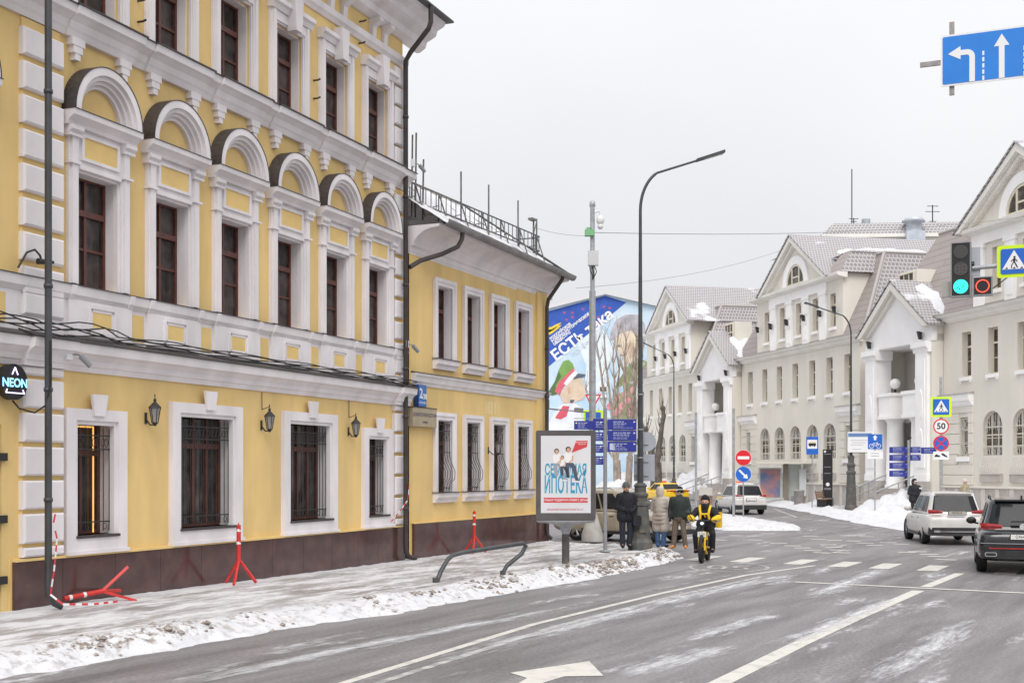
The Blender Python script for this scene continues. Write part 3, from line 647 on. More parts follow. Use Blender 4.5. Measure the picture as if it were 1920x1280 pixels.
cornice(B1, 'frieze_moulding', X0, .10, [(.04, 12.50), (.08, 12.56), (.12, 12.60), (.14, 12.73)], WHT)
cornice(B1, 'main_cornice', X0, .9, [(.06, 13.18), (.16, 13.24), (.22, 13.28), (.26, 13.42), (.44, 13.50), (.52, 13.55), (.56, 13.68), (.74, 13.76), (.80, 13.86)], WHT)
MB().run([(.2, 14.15), (-.98, 13.90), (-.98, 13.865), (.2, 13.865)], X0, 1.0).build('eave', HOOD, B1)
MB().add([(X0, -.98, 13.91), (1.0, -.98, 13.91), (-1.5, 6, 16.4), (X0, 6, 16.4), (X0, 13.5, 13.91), (1.0, 13.5, 13.91)], [(0, 1, 2, 3), (3, 2, 5, 4), (1, 5, 2)]).build('roof', HOOD, B1)
# iron gate in the passage at the left
g = MB()
for k in range(13):
    x = -15.7 + 1.84*k/12; g.tube([(x, .12, .05), (x, .12, 2.6 + .3*math.sin(math.pi*k/12))], .014, 6)
for z in (.2, 1.3, 2.4): g.box(-15.75, -13.83, .10, .14, z, z+.05)
g.box(-13.95, -13.86, .06, .18, 0.05, 2.9)
for z in (.62, 1.55, 2.5): g.box(-13.98, -13.74, -.05, .10, z, z+.12)
g.build('gate', IRON, B1)
# anchor hooks in the wall
for s_, z_ in ((-10.55, 10.62), (-10.55, 10.25), (-4.45, 10.95), (-4.45, 10.55), (-4.4, 12.95), (-2.35, 12.42), (-2.3, 12.95)):
    MB().tube([(s_, .02, z_), (s_, -.12, z_), (s_+.02, -.17, z_+.03)], .02, 6).build('wall_hook', PIPE, B1)
# ---- things fixed to it
def at(B, x, y, z):
    M = Matrix.Translation(B.location) @ Matrix.Rotation(B.rotation_euler.z, 4, 'Z'); return M @ Vector((x, y, z))
def pipe_thing(B, label, pts, r, collars=(), m=PIPE):
    o = thing('downpipe', label, 'downpipe', at(B, pts[-1][0], pts[-1][1], 0), B.rotation_euler.z, 'rainwater downpipes')
    bx_, by_ = pts[-1][0], pts[-1][1]
    MB().tube([(p[0]-bx_, p[1]-by_, p[2]) for p in pts], r, 12).build('pipe', m, o)
    for x, y, z in collars: MB().lathe([(r*1.0, -.03), (r*1.25, -.03), (r*1.25, .03), (r*1.0, .03)], 12, (x-bx_, y-by_, z)).build('collar', m, o)
    return o
GP = mat('grey_pipe', (0.05, 0.052, 0.055), 0.45, 0.2, 3)
pipe_thing(B1, 'thick dark grey downpipe on the white quoins beside the neon sign', [(-13.36, -.49, 13.6), (-13.36, -.49, .55), (-13.35, -.50, .42), (-13.28, -.54, .30), (-13.18, -.60, .24)], .056, [(-13.36, -.49, z) for z in (1.9, 3.6, 5.2, 8.2)], GP)
pipe_thing(B1, 'long brown downpipe on the corner between the taller and the lower yellow building', [(-.35, -.95, 13.85), (-.35, -.95, 13.45), (-.34, -.88, 13.3), (-.28, -.36, 12.8), (-.27, -.22, 12.6), (-.27, -.22, .45), (-.26, -.23, .3), (-.18, -.28, .18), (.05, -.34, .15)], .062, [(-.27, -.22, z) for z in (1.4, 3.7, 4.9, 7.0, 9.2, 11.2)])
# neon disc sign
n = thing('neon_sign', 'round black sign with glowing NEON lettering on the far left wall', 'sign', at(B1, -13.78, -.22, 3.70), LA)
MB().disc(0, 0, .275, 0, .12, 36).build('disc', KSIGN, n); MB().box(-.03, .03, .12, .24, -.05, .05).build('bracket', IRON, n)
NEO = mat('neon_blue_glow', (0.25, 0.62, 1.0), 0.5, emit=1.5); NEV = mat('neon_violet_glow', (0.72, 0.62, 1.0), 0.5, emit=1.8)
text_obj('lettering', 'NEON', .185, NEO, n, face_my(0, -.006, -.02), bold=.004)
tr = MB()
for a, b in (((-.19, -.17), (.19, -.17)), ((-.19, -.17), (-.165, -.115)), ((.19, -.17), (.165, -.115)), ((-.06, .11), (0, .22)), ((.06, .11), (0, .22))): tr.tube([(a[0], -.008, a[1]), (b[0], -.008, b[1])], .009, 6)
tr.build('tube', NEV, n)
# wall lanterns
LG = mat('lantern_glass', (0.30, 0.29, 0.28), 0.15, 0.2, 9)
def lantern(label, p, rz, wire=0.0, s=1.0):
    o = thing('wall_lantern', label, 'lantern', p, rz, 'lanterns on the yellow walls'); y = -.20*s
    b = MB(); b.lathe([(.012, .24), (.03, .20), (.022, .17), (.05, .14), (.11, .075), (.115, .06), (.02, .06)], 6, (0, y, 0), smooth=False); b.lathe([(.02, -.26), (.035, -.23), (.055, -.21), (.06, -.195), (.02, -.195)], 6, (0, y, 0), smooth=False)
    for k in range(6):
        a = math.pi*k/3; b.tube([(.055*math.cos(a), y + .055*math.sin(a), -.2), (.1*math.cos(a), y + .1*math.sin(a), .065)], .007, 5)
    b.lathe([(.004, .31), (.012, .28), (.004, .24)], 6, (0, y, 0)); b.build('cage', IRON, o)
    MB().lathe([(.048, -.19), (.092, .058)], 6, (0, y, 0), smooth=False).build('glass', LG, o)
    MB().tube([(0, 0, -.12), (0, y*.5, -.24), (0, y, -.235)], .014, 6).box(-.03, .03, -.015, 0, -.22, -.02).build('arm', IRON, o)
    if wire: MB().tube([(0, -.02, .2), (0, -.02, .2+wire)], .008, 5).tube([(0, -.02, .2), (0, y, .26)], .008, 5).build('cable', IRON, o)
    return o
lantern('black wall lantern between the narrow first window and the wide window', at(B1, -10.33, 0, 3.40), LA)
lantern('black wall lantern between the two wide barred windows', at(B1, -6.56, 0, 3.40), LA, .36)
lantern('black wall lantern between the wide window and the narrow corner window', at(B1, -2.85, 0, 3.38), LA, .4)
# cctv cameras and cables
def cctv(label, B, x, y, z, rz=0, pole=False):
    o = thing('security_camera', label, 'camera', at(B, x, y, z), B.rotation_euler.z + rz, 'security cameras on the walls')
    MB().box(-.07, .07, -.06, .0, -.09, .09).build('mount_box', WSIGN, o); MB().tube([(.05, -.05, 0), (.16, -.10, .0), (.20, -.12, -.04)], .014, 6).build('arm', GREYP, o)
    MB().tube([(.18, -.12, -.02), (.30, -.22, -.18)], [.05, .045], 10).build('camera_body', GREYP, o); return o
cctv('grey security camera on the downpipe just below the cable run', B1, -12.62, -.22, 4.22)
cctv('small security camera under the sill cornice at the corner downpipe', B1, -.25, -.2, 5.52)
cctv('small dark security camera at the corner below the upper cornice', B1, -.2, -.36, 10.05)
o = thing('security_camera', 'black camera on a curved arm above the left pilaster', 'camera', at(B1, -13.35, -.12, 5.62), LA, 'security cameras on the walls')
MB().tube([(-.25, 0, -.15), (-.12, -.05, .10), (0, -.1, .16), (.08, -.13, .08), (.10, -.14, 0)], .018, 8).build('arm', IRON, o); MB().tube([(.02, -.14, -.02), (.30, -.2, 0)], [.05, .025], 10).build('camera_body', IRON, o)
cb = MB()
for k in range(5):
    pts = []; r_ = random.Random(k)
    for i in range(60):
        s_ = -19 + 19.1*i/59; sag = .035*math.sin(i*.9 + k*2) + .03*fbm(s_, k*3.1, .9)
        pts.append((s_, -.30 - .02*k, 4.50 + .03*k + sag*(1.6 if s_ < -11.5 else .5) + (.05 if s_ < -11.6 else 0)))
    cb.tube(pts, .012, 5)
tag(cb.build('cable_run', KSIGN, None, B1.location, (0, 0, LA)), 'black cables lying along the belt cornice of the tall yellow building', 'cables')
c2 = MB().tube([(-13.72, -.12, 3.42), (-13.66, -.2, 3.30), (-13.5, -.35, 3.24), (-13.4, -.48, 3.36), (-13.40, -.57, 3.7), (-13.40, -.57, 4.35)], .016, 6)
tag(c2.build('cable', KSIGN, None, B1.location, (0, 0, LA)), 'black cable looping from the cornice down behind the thick downpipe', 'cable')
# barrier tape hanging from the downpipes
TAPR = mat('tape_red', (0.6, 0.04, 0.05), 0.5); TAPW = mat('tape_white', (0.75, 0.73, 0.73), 0.5)
def tape(label, pts, w=.034):
    mb = MB(); pts = [Vector(p) for p in pts]; k = 0
    tot = []
    for a, b in zip(pts[:-1], pts[1:]):
        n_ = max(1, int((b-a).length/.09))
        for i in range(n_): tot.append(a + (b-a)*(i/n_))
    tot.append(pts[-1])
    for i, (a, b) in enumerate(zip(tot[:-1], tot[1:])):
        d = (b-a).normalized(); u = d.cross(Vector((0.93, -.36, 0.1))).normalized()*w/2; t = Vector((.93, -.36, 0))*.002
        mb.add([a-u-t, a+u-t, b+u-t, b-u-t, a-u+t, a+u+t, b+u+t, b-u+t], [(0, 1, 2, 3), (7, 6, 5, 4), (0, 4, 5, 1), (1, 5, 6, 2), (2, 6, 7, 3), (3, 7, 4, 0)], mi=i % 2)
    return tag(mb.build('barrier_tape', [TAPR, TAPW]), label, 'tape', 'red and white barrier tape')
tape('red and white tape tied to the thick downpipe, trailing to the fallen stand', [at(B1, -13.32, -.59, 1.68), at(B1, -13.36, -.59, 1.55), at(B1, -13.28, -.59, 1.3), at(B1, -13.36, -.60, .8), at(B1, -13.44, -.60, .45), at(B1, -13.3, -.72, .29), at(B1, -12.8, -.9, .25), at(B1, -12.3, -.95, .25)])
tape('red and white tape knotted round the corner downpipe', [at(B1, -.24, -.30, 2.0), at(B1, -.28, -.30, 1.75), at(B1, -.34, -.30, 1.6), at(B1, -.6, -.28, 1.42), at(B1, -.95, -.16, 1.1)])

# ================================================================ lower yellow building
MA = math.atan2(1, 0.45)
B2 = thing('lower_building', 'two storey yellow building with snowy roof, gutter and roof railing', 'building', (-2.62, 32.6, 0), MA)
MW = [1.90 + 1.74*i for i in range(4)]; E1 = 8.95
w = MB(); facade(w, 0, E1, 0, 8.0, [(c-.42, c+.42, 5.32, 7.26) for c in MW] + [(c-.42, c+.42, 1.78, 3.70) for c in MW], .28)
w.add([(E1, 0, 0), (E1, 9, 0), (E1, 9, 8.6), (E1, 0, 8.6)], [(0, 1, 2, 3)]); w.add([(0, 9, 0), (0, 9, 8.6), (E1, 9, 8.6), (E1, 9, 0)], [(0, 1, 2, 3)])
w.build('wall', YEL, B2)
gx = [.15, 1.4, 2.7, 4.0, 5.3, 6.6, 7.9, 8.2]
for a, b in zip(gx[:-1], gx[1:]): MB().box(a+.004, b-.004, -.07, .02, 0, .99).build('granite_panel', GRAN, B2)
MB().box(8.2, E1+.06, -.12, .02, 0, .99).build('granite_panel', GRAN, B2); MB().box(E1, E1+.07, .02, 6, 0, .99).build('granite_panel', GRAN, B2)
MB().box(.1, E1+.1, -.10, .0, .992, 1.02).build('plinth_ledge', YEL2, B2)
MB().box(8.2, E1+.03, -.06, .0, 1.02, 7.95).build('corner_pilaster', YEL, B2)
cornice(B2, 'belt_cornice', .1, E1+.12, [(.03, 4.54), (.06, 4.62), (.09, 4.64), (.12, 4.76), (.16, 4.79), (.17, 4.85)], WHT); MB().run([(0, 4.90), (-.19, 4.865), (-.19, 4.852), (0, 4.852)], .1, E1+.14).build('cornice_cover', HOOD, B2)
for c in MW:
    for zb, zt, low in ((5.32, 7.26, False), (1.78, 3.70, True)):
        s = MB()
        for sg in (-1, 1):
            a, b = sorted((c+sg*.42, c+sg*.60)); s.box(a, b, -.07, 0, zb, zt+.18); a, b = sorted((c+sg*.42, c+sg*.395)); s.box(a, b, .0, .278, zb, zt); a, b = sorted((c+sg*.42, c+sg*.46)); s.box(a, b, -.04, 0.0, zb, zt)
            a, b = sorted((c+sg*.53, c+sg*.62)); s.box(a, b, -.095, -.07, zb, zt+.2)
        s.box(c-.42, c+.42, -.07, 0, zt, zt+.18); s.box(c-.53, c+.53, -.095, -.07, zt+.1, zt+.2); s.box(c-.395, c+.395, .0, .278, zt-.025, zt-.001)
        o = s.build('window_surround', WHT, B2)
        MB().run([(0, zb-.28), (-.08, zb-.28), (-.10, zb-.20), (-.17, zb-.14), (-.18, zb-.02), (0, zb-.02)], c-.62, c+.62).build('sill', WHT, o); MB().box(c-.65, c+.65, -.21, .2, zb-.02, zb).build('sill_cover', HOOD, o)
        window(B2, c, zb, zt, .80, .19, mull=1, low=0)
        if low:
            gmb = MB()
            for k in range(6):
                x = c - .36 + .72*k/5
                gmb.tube([(x, .02, zb+.04), (x, -.0, zb+.2), (x, -.16, zb+.35), (x, -.17, zb+.55), (x, -.03, zb+.85), (x, .0, zb+1.0), (x, .0, zt-.1)], .009, 5)
            for z_ in (zb+.1, zb+1.05, zt-.3, zt-.12): gmb.box(c-.39, c+.39, -.01, .014, z_, z_+.02)
            for k in range(4):
                x = c - .27 + .18*k; gmb.tube([(x + .075*math.cos(a), .0, zt-.45 + .11*math.sin(a)) for a in [j*math.pi/6 for j in range(13)]], .007, 4)
            gmb.build('window_grille', IRON, B2)
# coved white cornice, gutter, roof
EA, EB = (-.35, -1.0), (E1+.72, -.66)                       # eave line: deeper by the tall building
def eave(s): f = (s - EA[0])/(EB[0]-EA[0]); return EA[1] + (EB[1]-EA[1])*f, 8.58 - .10*f
def sweep(name, prof, m, s0, s1, n=10):
    """prof: (fraction of the overhang, z below the eave) from wall to eave"""
    vs = []; fs = []; k = len(prof)
    for i in range(n+1):
        s_ = s0 + (s1-s0)*i/n; y_, z_ = eave(s_)
        for fr_, dz in prof: vs.append((s_, .04 + (y_-.04)*fr_, z_ + dz))
    for i in range(n):
        for j in range(k): fs.append((i*k+j, i*k+(j+1) % k, (i+1)*k+(j+1) % k, (i+1)*k+j))
    fs += [tuple(range(k))[::-1], tuple(n*k+j for j in range(k))]
    return MB().add(vs, fs).build(name, m, B2)
sweep('eaves_cornice', [(0, -.64), (.06, -.64), (.08, -.52), (.14, -.49), (.16, -.42), (.26, -.28), (.42, -.16), (.62, -.09), (.86, -.07), (.90, .0), (0, .0)], WHT, .0, E1+.6)
sweep('soffit_band', [(.0, -.70), (.05, -.70), (.05, -.645), (0, -.645)], WHT, .0, E1+.05)
GUT = mat('grey_gutter', (0.24, 0.23, 0.23), 0.5, 0.2, 2.2, metal=0.2)
for i in range(9):
    s0_, s1_ = .02 + i*(E1+.68)/9, .02 + (i+1)*(E1+.68)/9
    vs = []; fs = []
    for s_ in (s0_+.004, s1_-.004):
        y_, z_ = eave(s_)
        for q in range(9): a_ = R(180 + 180*q/8); vs.append((s_, y_ - .02 + .13*math.cos(a_), z_ + .10 + .15*math.sin(a_)))
        for q in range(9): a_ = R(360 - 180*q/8); vs.append((s_, y_ - .02 + .115*math.cos(a_), z_ + .105 + .135*math.sin(a_)))
    fs = [(q, (q+1) % 18, 18+(q+1) % 18, 18+q) for q in range(18)] + [tuple(range(18))[::-1], tuple(range(18, 36))]
    MB().add(vs, fs).build('gutter', GUT, B2)
ROOF = mat('snowy_sheet_roof', (0.13, 0.125, 0.13), 0.6, 0, 1.3, 0.3, col2=(0.70, 0.705, 0.73), lo=0.33, hi=0.45, detail=9, stretch=(2.4, .5, 1))
yr, zr = 2.05, 10.62; n1_, n2_ = 70, 24; vs = []; fs = []
for j in range(n2_+1):
    for i in range(n1_+1):
        t_ = j/n2_; s_ = .0 + (EB[0])*i/n1_; y_, z_ = eave(s_); yy = y_ + (yr-y_)*t_
        xx = min(s_, EB[0] - (yy - EB[1])*1.0)
        if s_ > xx: yy = EB[1] + (EB[0] - s_) if EB[0]-s_ < yy - EB[1] else yy
        f_ = (yy - y_)/(yr - y_); vs.append((s_, yy, z_ + .06 + (zr - z_ - .06)*f_ + .03*fbm(s_, yy, 1.5) + .025*fbm(s_, yy, 5)))
for j in range(n2_):
    for i in range(n1_): fs.append((j*(n1_+1)+i, j*(n1_+1)+i+1, (j+1)*(n1_+1)+i+1, (j+1)*(n1_+1)+i))
MB().add(vs, fs, smooth=True).build('roof', ROOF, B2)
hx = EB[0] - (yr - EB[1])
MB().add([(EB[0], EB[1], 8.54), (EB[0], 9.6, 8.54), (hx, 6.9, zr), (hx, yr, zr)], [(0, 1, 2, 3)]).build('roof_hip', ROOF, B2)
MB().add([(0, yr, zr-.01), (hx, yr, zr-.01), (hx, 6.9, zr-.01), (0, 6.9, zr-.01)], [(0, 1, 2, 3)]).build('roof_top', ROOF, B2)
MB().tube([(EB[0]+.02, EB[1]-.02, 8.56), (hx, yr, zr+.03)], .045, 6).build('hip_cap', HOOD, B2); MB().tube([(0, yr, zr+.03), (hx, yr, zr+.03)], .04, 6).build('ridge_cap', mat('cream_ridge', (.62, .58, .5), .7), B2)
MB().add([(0, 0, 8.45), (E1+.3, 0, 8.45), (E1+.3, 9.2, 8.45), (0, 9.2, 8.45)], [(0, 3, 2, 1)]).add([(E1+.04, .0, 8.0), (E1+.04, 9, 8.0), (E1+.6, 9, 8.5), (E1+.6, -.5, 8.5)], [(0, 1, 2, 3)]).build('side_cornice', WHT, B2)
RAIL = mat('roof_rail_paint', (0.13, 0.125, 0.125), 0.6, 0.3, 6)
rl = MB(); yr_ = .05
def rz_(x): return 9.12
for z in (.16, .62): rl.tube([(.1, yr_, rz_(0)+z), (E1-.35, yr_, rz_(0)+z), (E1-.2, yr_+.15, rz_(0)+z), (E1-.2, yr_+.8, rz_(0)+z)], .022, 6)
for k in range(30):
    x = .12 + (E1-.5)*k/29; rl.tube([(x, yr_, rz_(0)+.16), (x, yr_, rz_(0)+.62)], .014, 5)
for k in range(7):
    x = .4 + (E1-1)*k/6; rl.tube([(x, yr_-.30, 8.86), (x, yr_, rz_(0)+.64)], .02, 6); rl.tube([(x, yr_, 9.0), (x, yr_, rz_(0)+.64)], .02, 6); rl.tube([(x, yr_, rz_(0)+.3), (x+.25, yr_+.4, 9.45)], .014, 5)
rl.build('roof_railing', RAIL, B2)
for x, h in ((.35, 2.1), (.55, 2.2), (.95, 1.6), (3.2, 1.75), (5.0, 1.75), (7.1, 1.7), (8.55, 1.4)):
    MB().tube([(x, .12, 8.9), (x + (.05 if x < 1 else 0), .12, 8.9+h)], .026, 6).build('roof_mast', RAIL, B2)
o = MB().tube([(8.3, .12, 8.95), (8.3, .12, 10.2)], .03, 6).box(8.05, 8.33, .05, .2, 10.18, 10.25); o.build('roof_mast', RAIL, B2)
o = MB().tube([(8.2, .12, 9.6), (8.57, .12, 10.25)], .018, 5); o.build('roof_mast', RAIL, B2)
pipe_thing(B2, 'brown downpipe at the street end of the lower yellow building', [(8.75, -.70, 8.56), (8.75, -.68, 8.38), (8.72, -.5, 8.12), (8.70, -.22, 7.75), (8.70, -.17, 7.5), (8.70, -.17, .45), (8.71, -.2, .3), (8.78, -.3, .2)], .06, [(8.70, -.17, z) for z in (1.3, 3.2, 4.7, 6.2)])
o = pipe_thing(B2, 'short brown pipe elbow from the gutter into the corner downpipe', [(1.15, -.95, 8.55), (1.15, -.93, 8.36), (1.05, -.86, 8.15), (.55, -.66, 7.9), (-.05, -.35, 7.66), (-.42, -.25, 7.45)], .06)
tag(MB().tube([(8.95, -.14, 4.32), (10.6, -.9, 4.25)], .02, 6).tube([(8.95, -.14, 4.6), (8.95, -.14, 4.3), (9.3, -.3, 4.28)], .012, 5).box(9.9, 10.4, -.75, -.62, 4.24, 4.38).build('wall_bracket', GREYP, None, B2.location, (0, 0, MA)), 'grey bracket arm reaching from the end of the lower yellow building', 'bracket')
lantern('black lantern on a bracket between the lower windows of the lower building', at(B2, 4.50, -.1, 3.05), MA, 0, 1.6)
# house number and street name plates
o = thing('house_number_sign', 'blue house number box reading 2/38 above the street name plate', 'sign', at(B2, .42, -.16, 4.27), MA)
MB().box(-.22, .22, 0, .14, -.28, .28).build('sign_box', mat('dark_blue_box', (0.01, 0.05, 0.20), 0.4), o); MB().box(-.205, .205, -.006, 0, -.265, .265).build('face', mat('number_blue', (0.03, 0.13, 0.42), 0.35), o)
text_obj('lettering', '2', .36, WSIGN, o, face_my(-.085, -.008, .05), bold=.005); text_obj('lettering', '/38', .19, WSIGN, o, face_my(.10, -.008, -.02), bold=.003); text_obj('lettering', 'СТРОЕНИЕ 1', .068, WSIGN, o, face_my(0, -.008, -.18))
o = thing('street_name_sign', 'beige street name plate reading Доброслободская улица on the lower building', 'sign', at(B2, .56, -.16, 3.72), MA)
BEI = mat('street_plate', (0.36, 0.30, 0.20), 0.4, 0.1, 4)
MB().box(-.64, .64, 0, .15, -.24, .24).build('sign_box', BEI, o); MB().box(-.66, .66, -.012, .16, .241, .26).build('top_edge', HOOD, o)
text_obj('lettering', 'ДОБРОСЛОБОДСКАЯ', .122, mat('plate_ink', (0.02, 0.03, 0.12), 0.5), o, face_my(0, -.003, .06), sx=.98); text_obj('lettering', 'улица', .10, MATS['plate_ink'], o, face_my(0, -.003, -.12))
for x_ in (4.55, 4.72, 4.90, 5.12, 5.35): MB().box(x_, x_+.09, -.006, 0, 3.98, 4.34).build('faded_patch', mat('faded_stucco', (.74, .60, .34), .9, .1, 6), B2)
# ================================================================ BEIGE BUILDING ACROSS THE JUNCTION
RA = math.atan2(-1, 0.229)
BEW = mat('beige_stucco', (0.72, 0.685, 0.615), 0.9, 0.05, 0.6, 0.1, stretch=(1, 1, .4), bscale=30)
WH2 = mat('white_plaster', (0.90, 0.89, 0.885), 0.8, 0.04, 1.0)
STN = mat('grey_stone', (0.46, 0.42, 0.39), 0.8, 0.10, 2.0)
CRM = mat('cream_window_frame', (0.72, 0.66, 0.54), 0.6)
GL2 = glass_material('far_window_glass', (0.04, 0.033, 0.026), (0.17, 0.145, 0.115), 1.33, .1)
GW = mat('white_iron_grille', (0.62, 0.60, 0.57), 0.5)
def tile_material(name, axis, ca, cb, cm, ms, bw, rh, snow=0.0):
    m = bpy.data.materials.new(name); m.use_nodes = True; n = m.node_tree; b = n.nodes['Principled BSDF']; L = n.links.new
    g = n.nodes.new('ShaderNodeTexCoord'); sp = n.nodes.new('ShaderNodeSeparateXYZ'); cx = n.nodes.new('ShaderNodeCombineXYZ'); br = n.nodes.new('ShaderNodeTexBrick')
    L(g.outputs['Object'], sp.inputs[0]); L(sp.outputs[axis], cx.inputs[0]); L(sp.outputs['Z'], cx.inputs[1]); L(cx.outputs[0], br.inputs['Vector'])
    br.inputs['Color1'].default_value = (*ca, 1); br.inputs['Color2'].default_value = (*cb, 1); br.inputs['Mortar'].default_value = (*cm, 1)
    br.inputs['Scale'].default_value = 1; br.inputs['Mortar Size'].default_value = ms; br.inputs['Brick Width'].default_value = bw; br.inputs['Row Height'].default_value = rh; br.inputs['Mortar Smooth'].default_value = 0.4
    nz = n.nodes.new('ShaderNodeTexNoise'); nz.inputs['Scale'].default_value = 0.35; nz.inputs['Detail'].default_value = 5; L(g.outputs['Object'], nz.inputs['Vector'])
    r = n.nodes.new('ShaderNodeValToRGB'); r.color_ramp.elements[0].position = 0.62 - snow*.2; r.color_ramp.elements[1].position = 0.70 - snow*.2; L(nz.outputs['Fac'], r.inputs[0])
    mx = n.nodes.new('ShaderNodeMixRGB'); L(br.outputs['Color'], mx.inputs[1]); mx.inputs[2].default_value = (0.8, 0.81, 0.84, 1)
    k = n.nodes.new('ShaderNodeMath'); k.operation = 'MULTIPLY'; k.inputs[1].default_value = 1 if snow else 0; L(r.outputs[0], k.inputs[0]); L(k.outputs[0], mx.inputs[0]); L(mx.outputs[0], b.inputs['Base Color'])
    bp = n.nodes.new('ShaderNodeBump'); bp.inputs['Strength'].default_value = 0.6; bp.inputs['Distance'].default_value = 0.05; bp.invert = True; L(br.outputs['Fac'], bp.inputs['Height']); L(bp.outputs[0], b.inputs['Normal'])
    b.inputs['Roughness'].default_value = 0.6; return m
TF = tile_material('roof_tile_courses', 'X', (0.33, 0.29, 0.275), (0.355, 0.31, 0.295), (0.22, 0.19, 0.18), 0.02, 3.0, 0.42)
TS = tile_material('roof_tile_snowy', 'Y', (0.235, 0.20, 0.20), (0.28, 0.24, 0.24), (0.50, 0.49, 0.51), 0.034, 0.21, 0.18, 0.12)
TS2 = tile_material('roof_tile_hip', 'Y', (0.25, 0.22, 0.22), (0.29, 0.25, 0.25), (0.50, 0.49, 0.50), 0.04, 0.28, 0.28)
B3 = thing('beige_building', 'long beige building with white pediments, pillared porches and grey tiled mansard roofs', 'building', (24.5, 70, 0), RA)
def arch_skin(mb, cx, zs, r, x0, x1, zt, y, depth, mi=0, n=12):
    """fills the wall between a round-headed opening and its square box, with the curved reveal"""
    for sg in (-1, 1):
        pts = [(cx + sg*r*math.cos(math.pi/2*k/n), zs + r*math.sin(math.pi/2*k/n)) for k in range(n+1)]
        corner = (x0 if sg < 0 else x1, zt)
        for p, q in zip(pts[:-1], pts[1:]): mb.add([(p[0], y, p[1]), (q[0], y, q[1]), (corner[0], y, corner[1])], [(0, 1, 2)], mi=mi)
        mb.add([(cx, y, zs + r), (cx, y, zt), (corner[0], y, zt)], [(0, 1, 2)], mi=mi)
        for p, q in zip(pts[:-1], pts[1:]): mb.add([(p[0], y, p[1]), (q[0], y, q[1]), (q[0], y+depth, q[1]), (p[0], y+depth, p[1])], [(0, 1, 2, 3)], mi=mi)
def win2(parent, cx, z0, z1, w, y): return window(parent, cx, z0, z1, w, y, CRM, GL2, bars=(0.35,), trans=0.68, mull=0, fw=0.07)
def arch_window(cx, z0, zs, r, y):
    def mk():
        mb = MB(); h = zs - z0
        mb.arch(0, h, r-.07, r, 0, .08, n=14)
        for x in (-r, -r/3-.035, r/3-.035, r-.07): mb.box(x, x+.07, 0.002, .078, 0, h + (0 if abs(x) > r*.6 else r*.9))
        for z in (0, h*.32, h*.72, h): mb.box(-r+.07, r-.07, .012, .07, z, z+.07)
        return mb.mesh('arched_window', CRM)
    f = put('arched_window', shared(('aw', r, zs-z0), mk), B3, (cx, y, z0))
    def gl():
        return MB().prism([(-r+.03, 0), (r-.03, 0), (r-.03, zs-z0)] + [((r-.03)*math.cos(math.pi*k/12), zs-z0 + (r-.03)*math.sin(math.pi*k/12)) for k in range(1, 12)] + [(-r+.03, zs-z0)], .04, .06).mesh('pane', GL2)
    put('pane', shared(('ap', r, zs-z0), gl), f)
    def gr():
        mb = MB(); h = zs - z0; yy = -.12
        for x in [-r + 2*r*k/10 for k in range(1, 10)]:
            top = h + math.sqrt(max(0, r*r - x*x)) - .05; mb.tube([(x, yy, .0), (x, yy, .38), ], .012, 4); mb.tube([(x, yy, top-.9), (x, yy, top)], .012, 4)
        for z in (.0, .42, h*.62, h): mb.box(-r, r, yy-.012, yy+.012, z, z+.03)
        for sg in (-1, 0, 1):
            for zc in (.22, h+.15):
                mb.tube([(sg*r*.55 + .13*math.cos(a), yy, zc + .15*math.sin(a)) for a in [j*math.pi/5 for j in range(11)]], .014, 4)
        for k in range(9):                                        # bellied balcony bars below
            x = -r + 2*r*(k+.5)/9; mb.tube([(x, yy, .0), (x, yy-.2, -.2), (x, yy-.32, -.6), (x, yy-.22, -.85), (x, yy-.1, -.92)], .016, 5)
        mb.box(-r-.02, r+.02, yy-.25, yy+.1, -.96, -.90)
        return mb.mesh('window_grille', GW)
    put('window_grille', shared(('ag', r, zs-z0), gr), f)
    return f
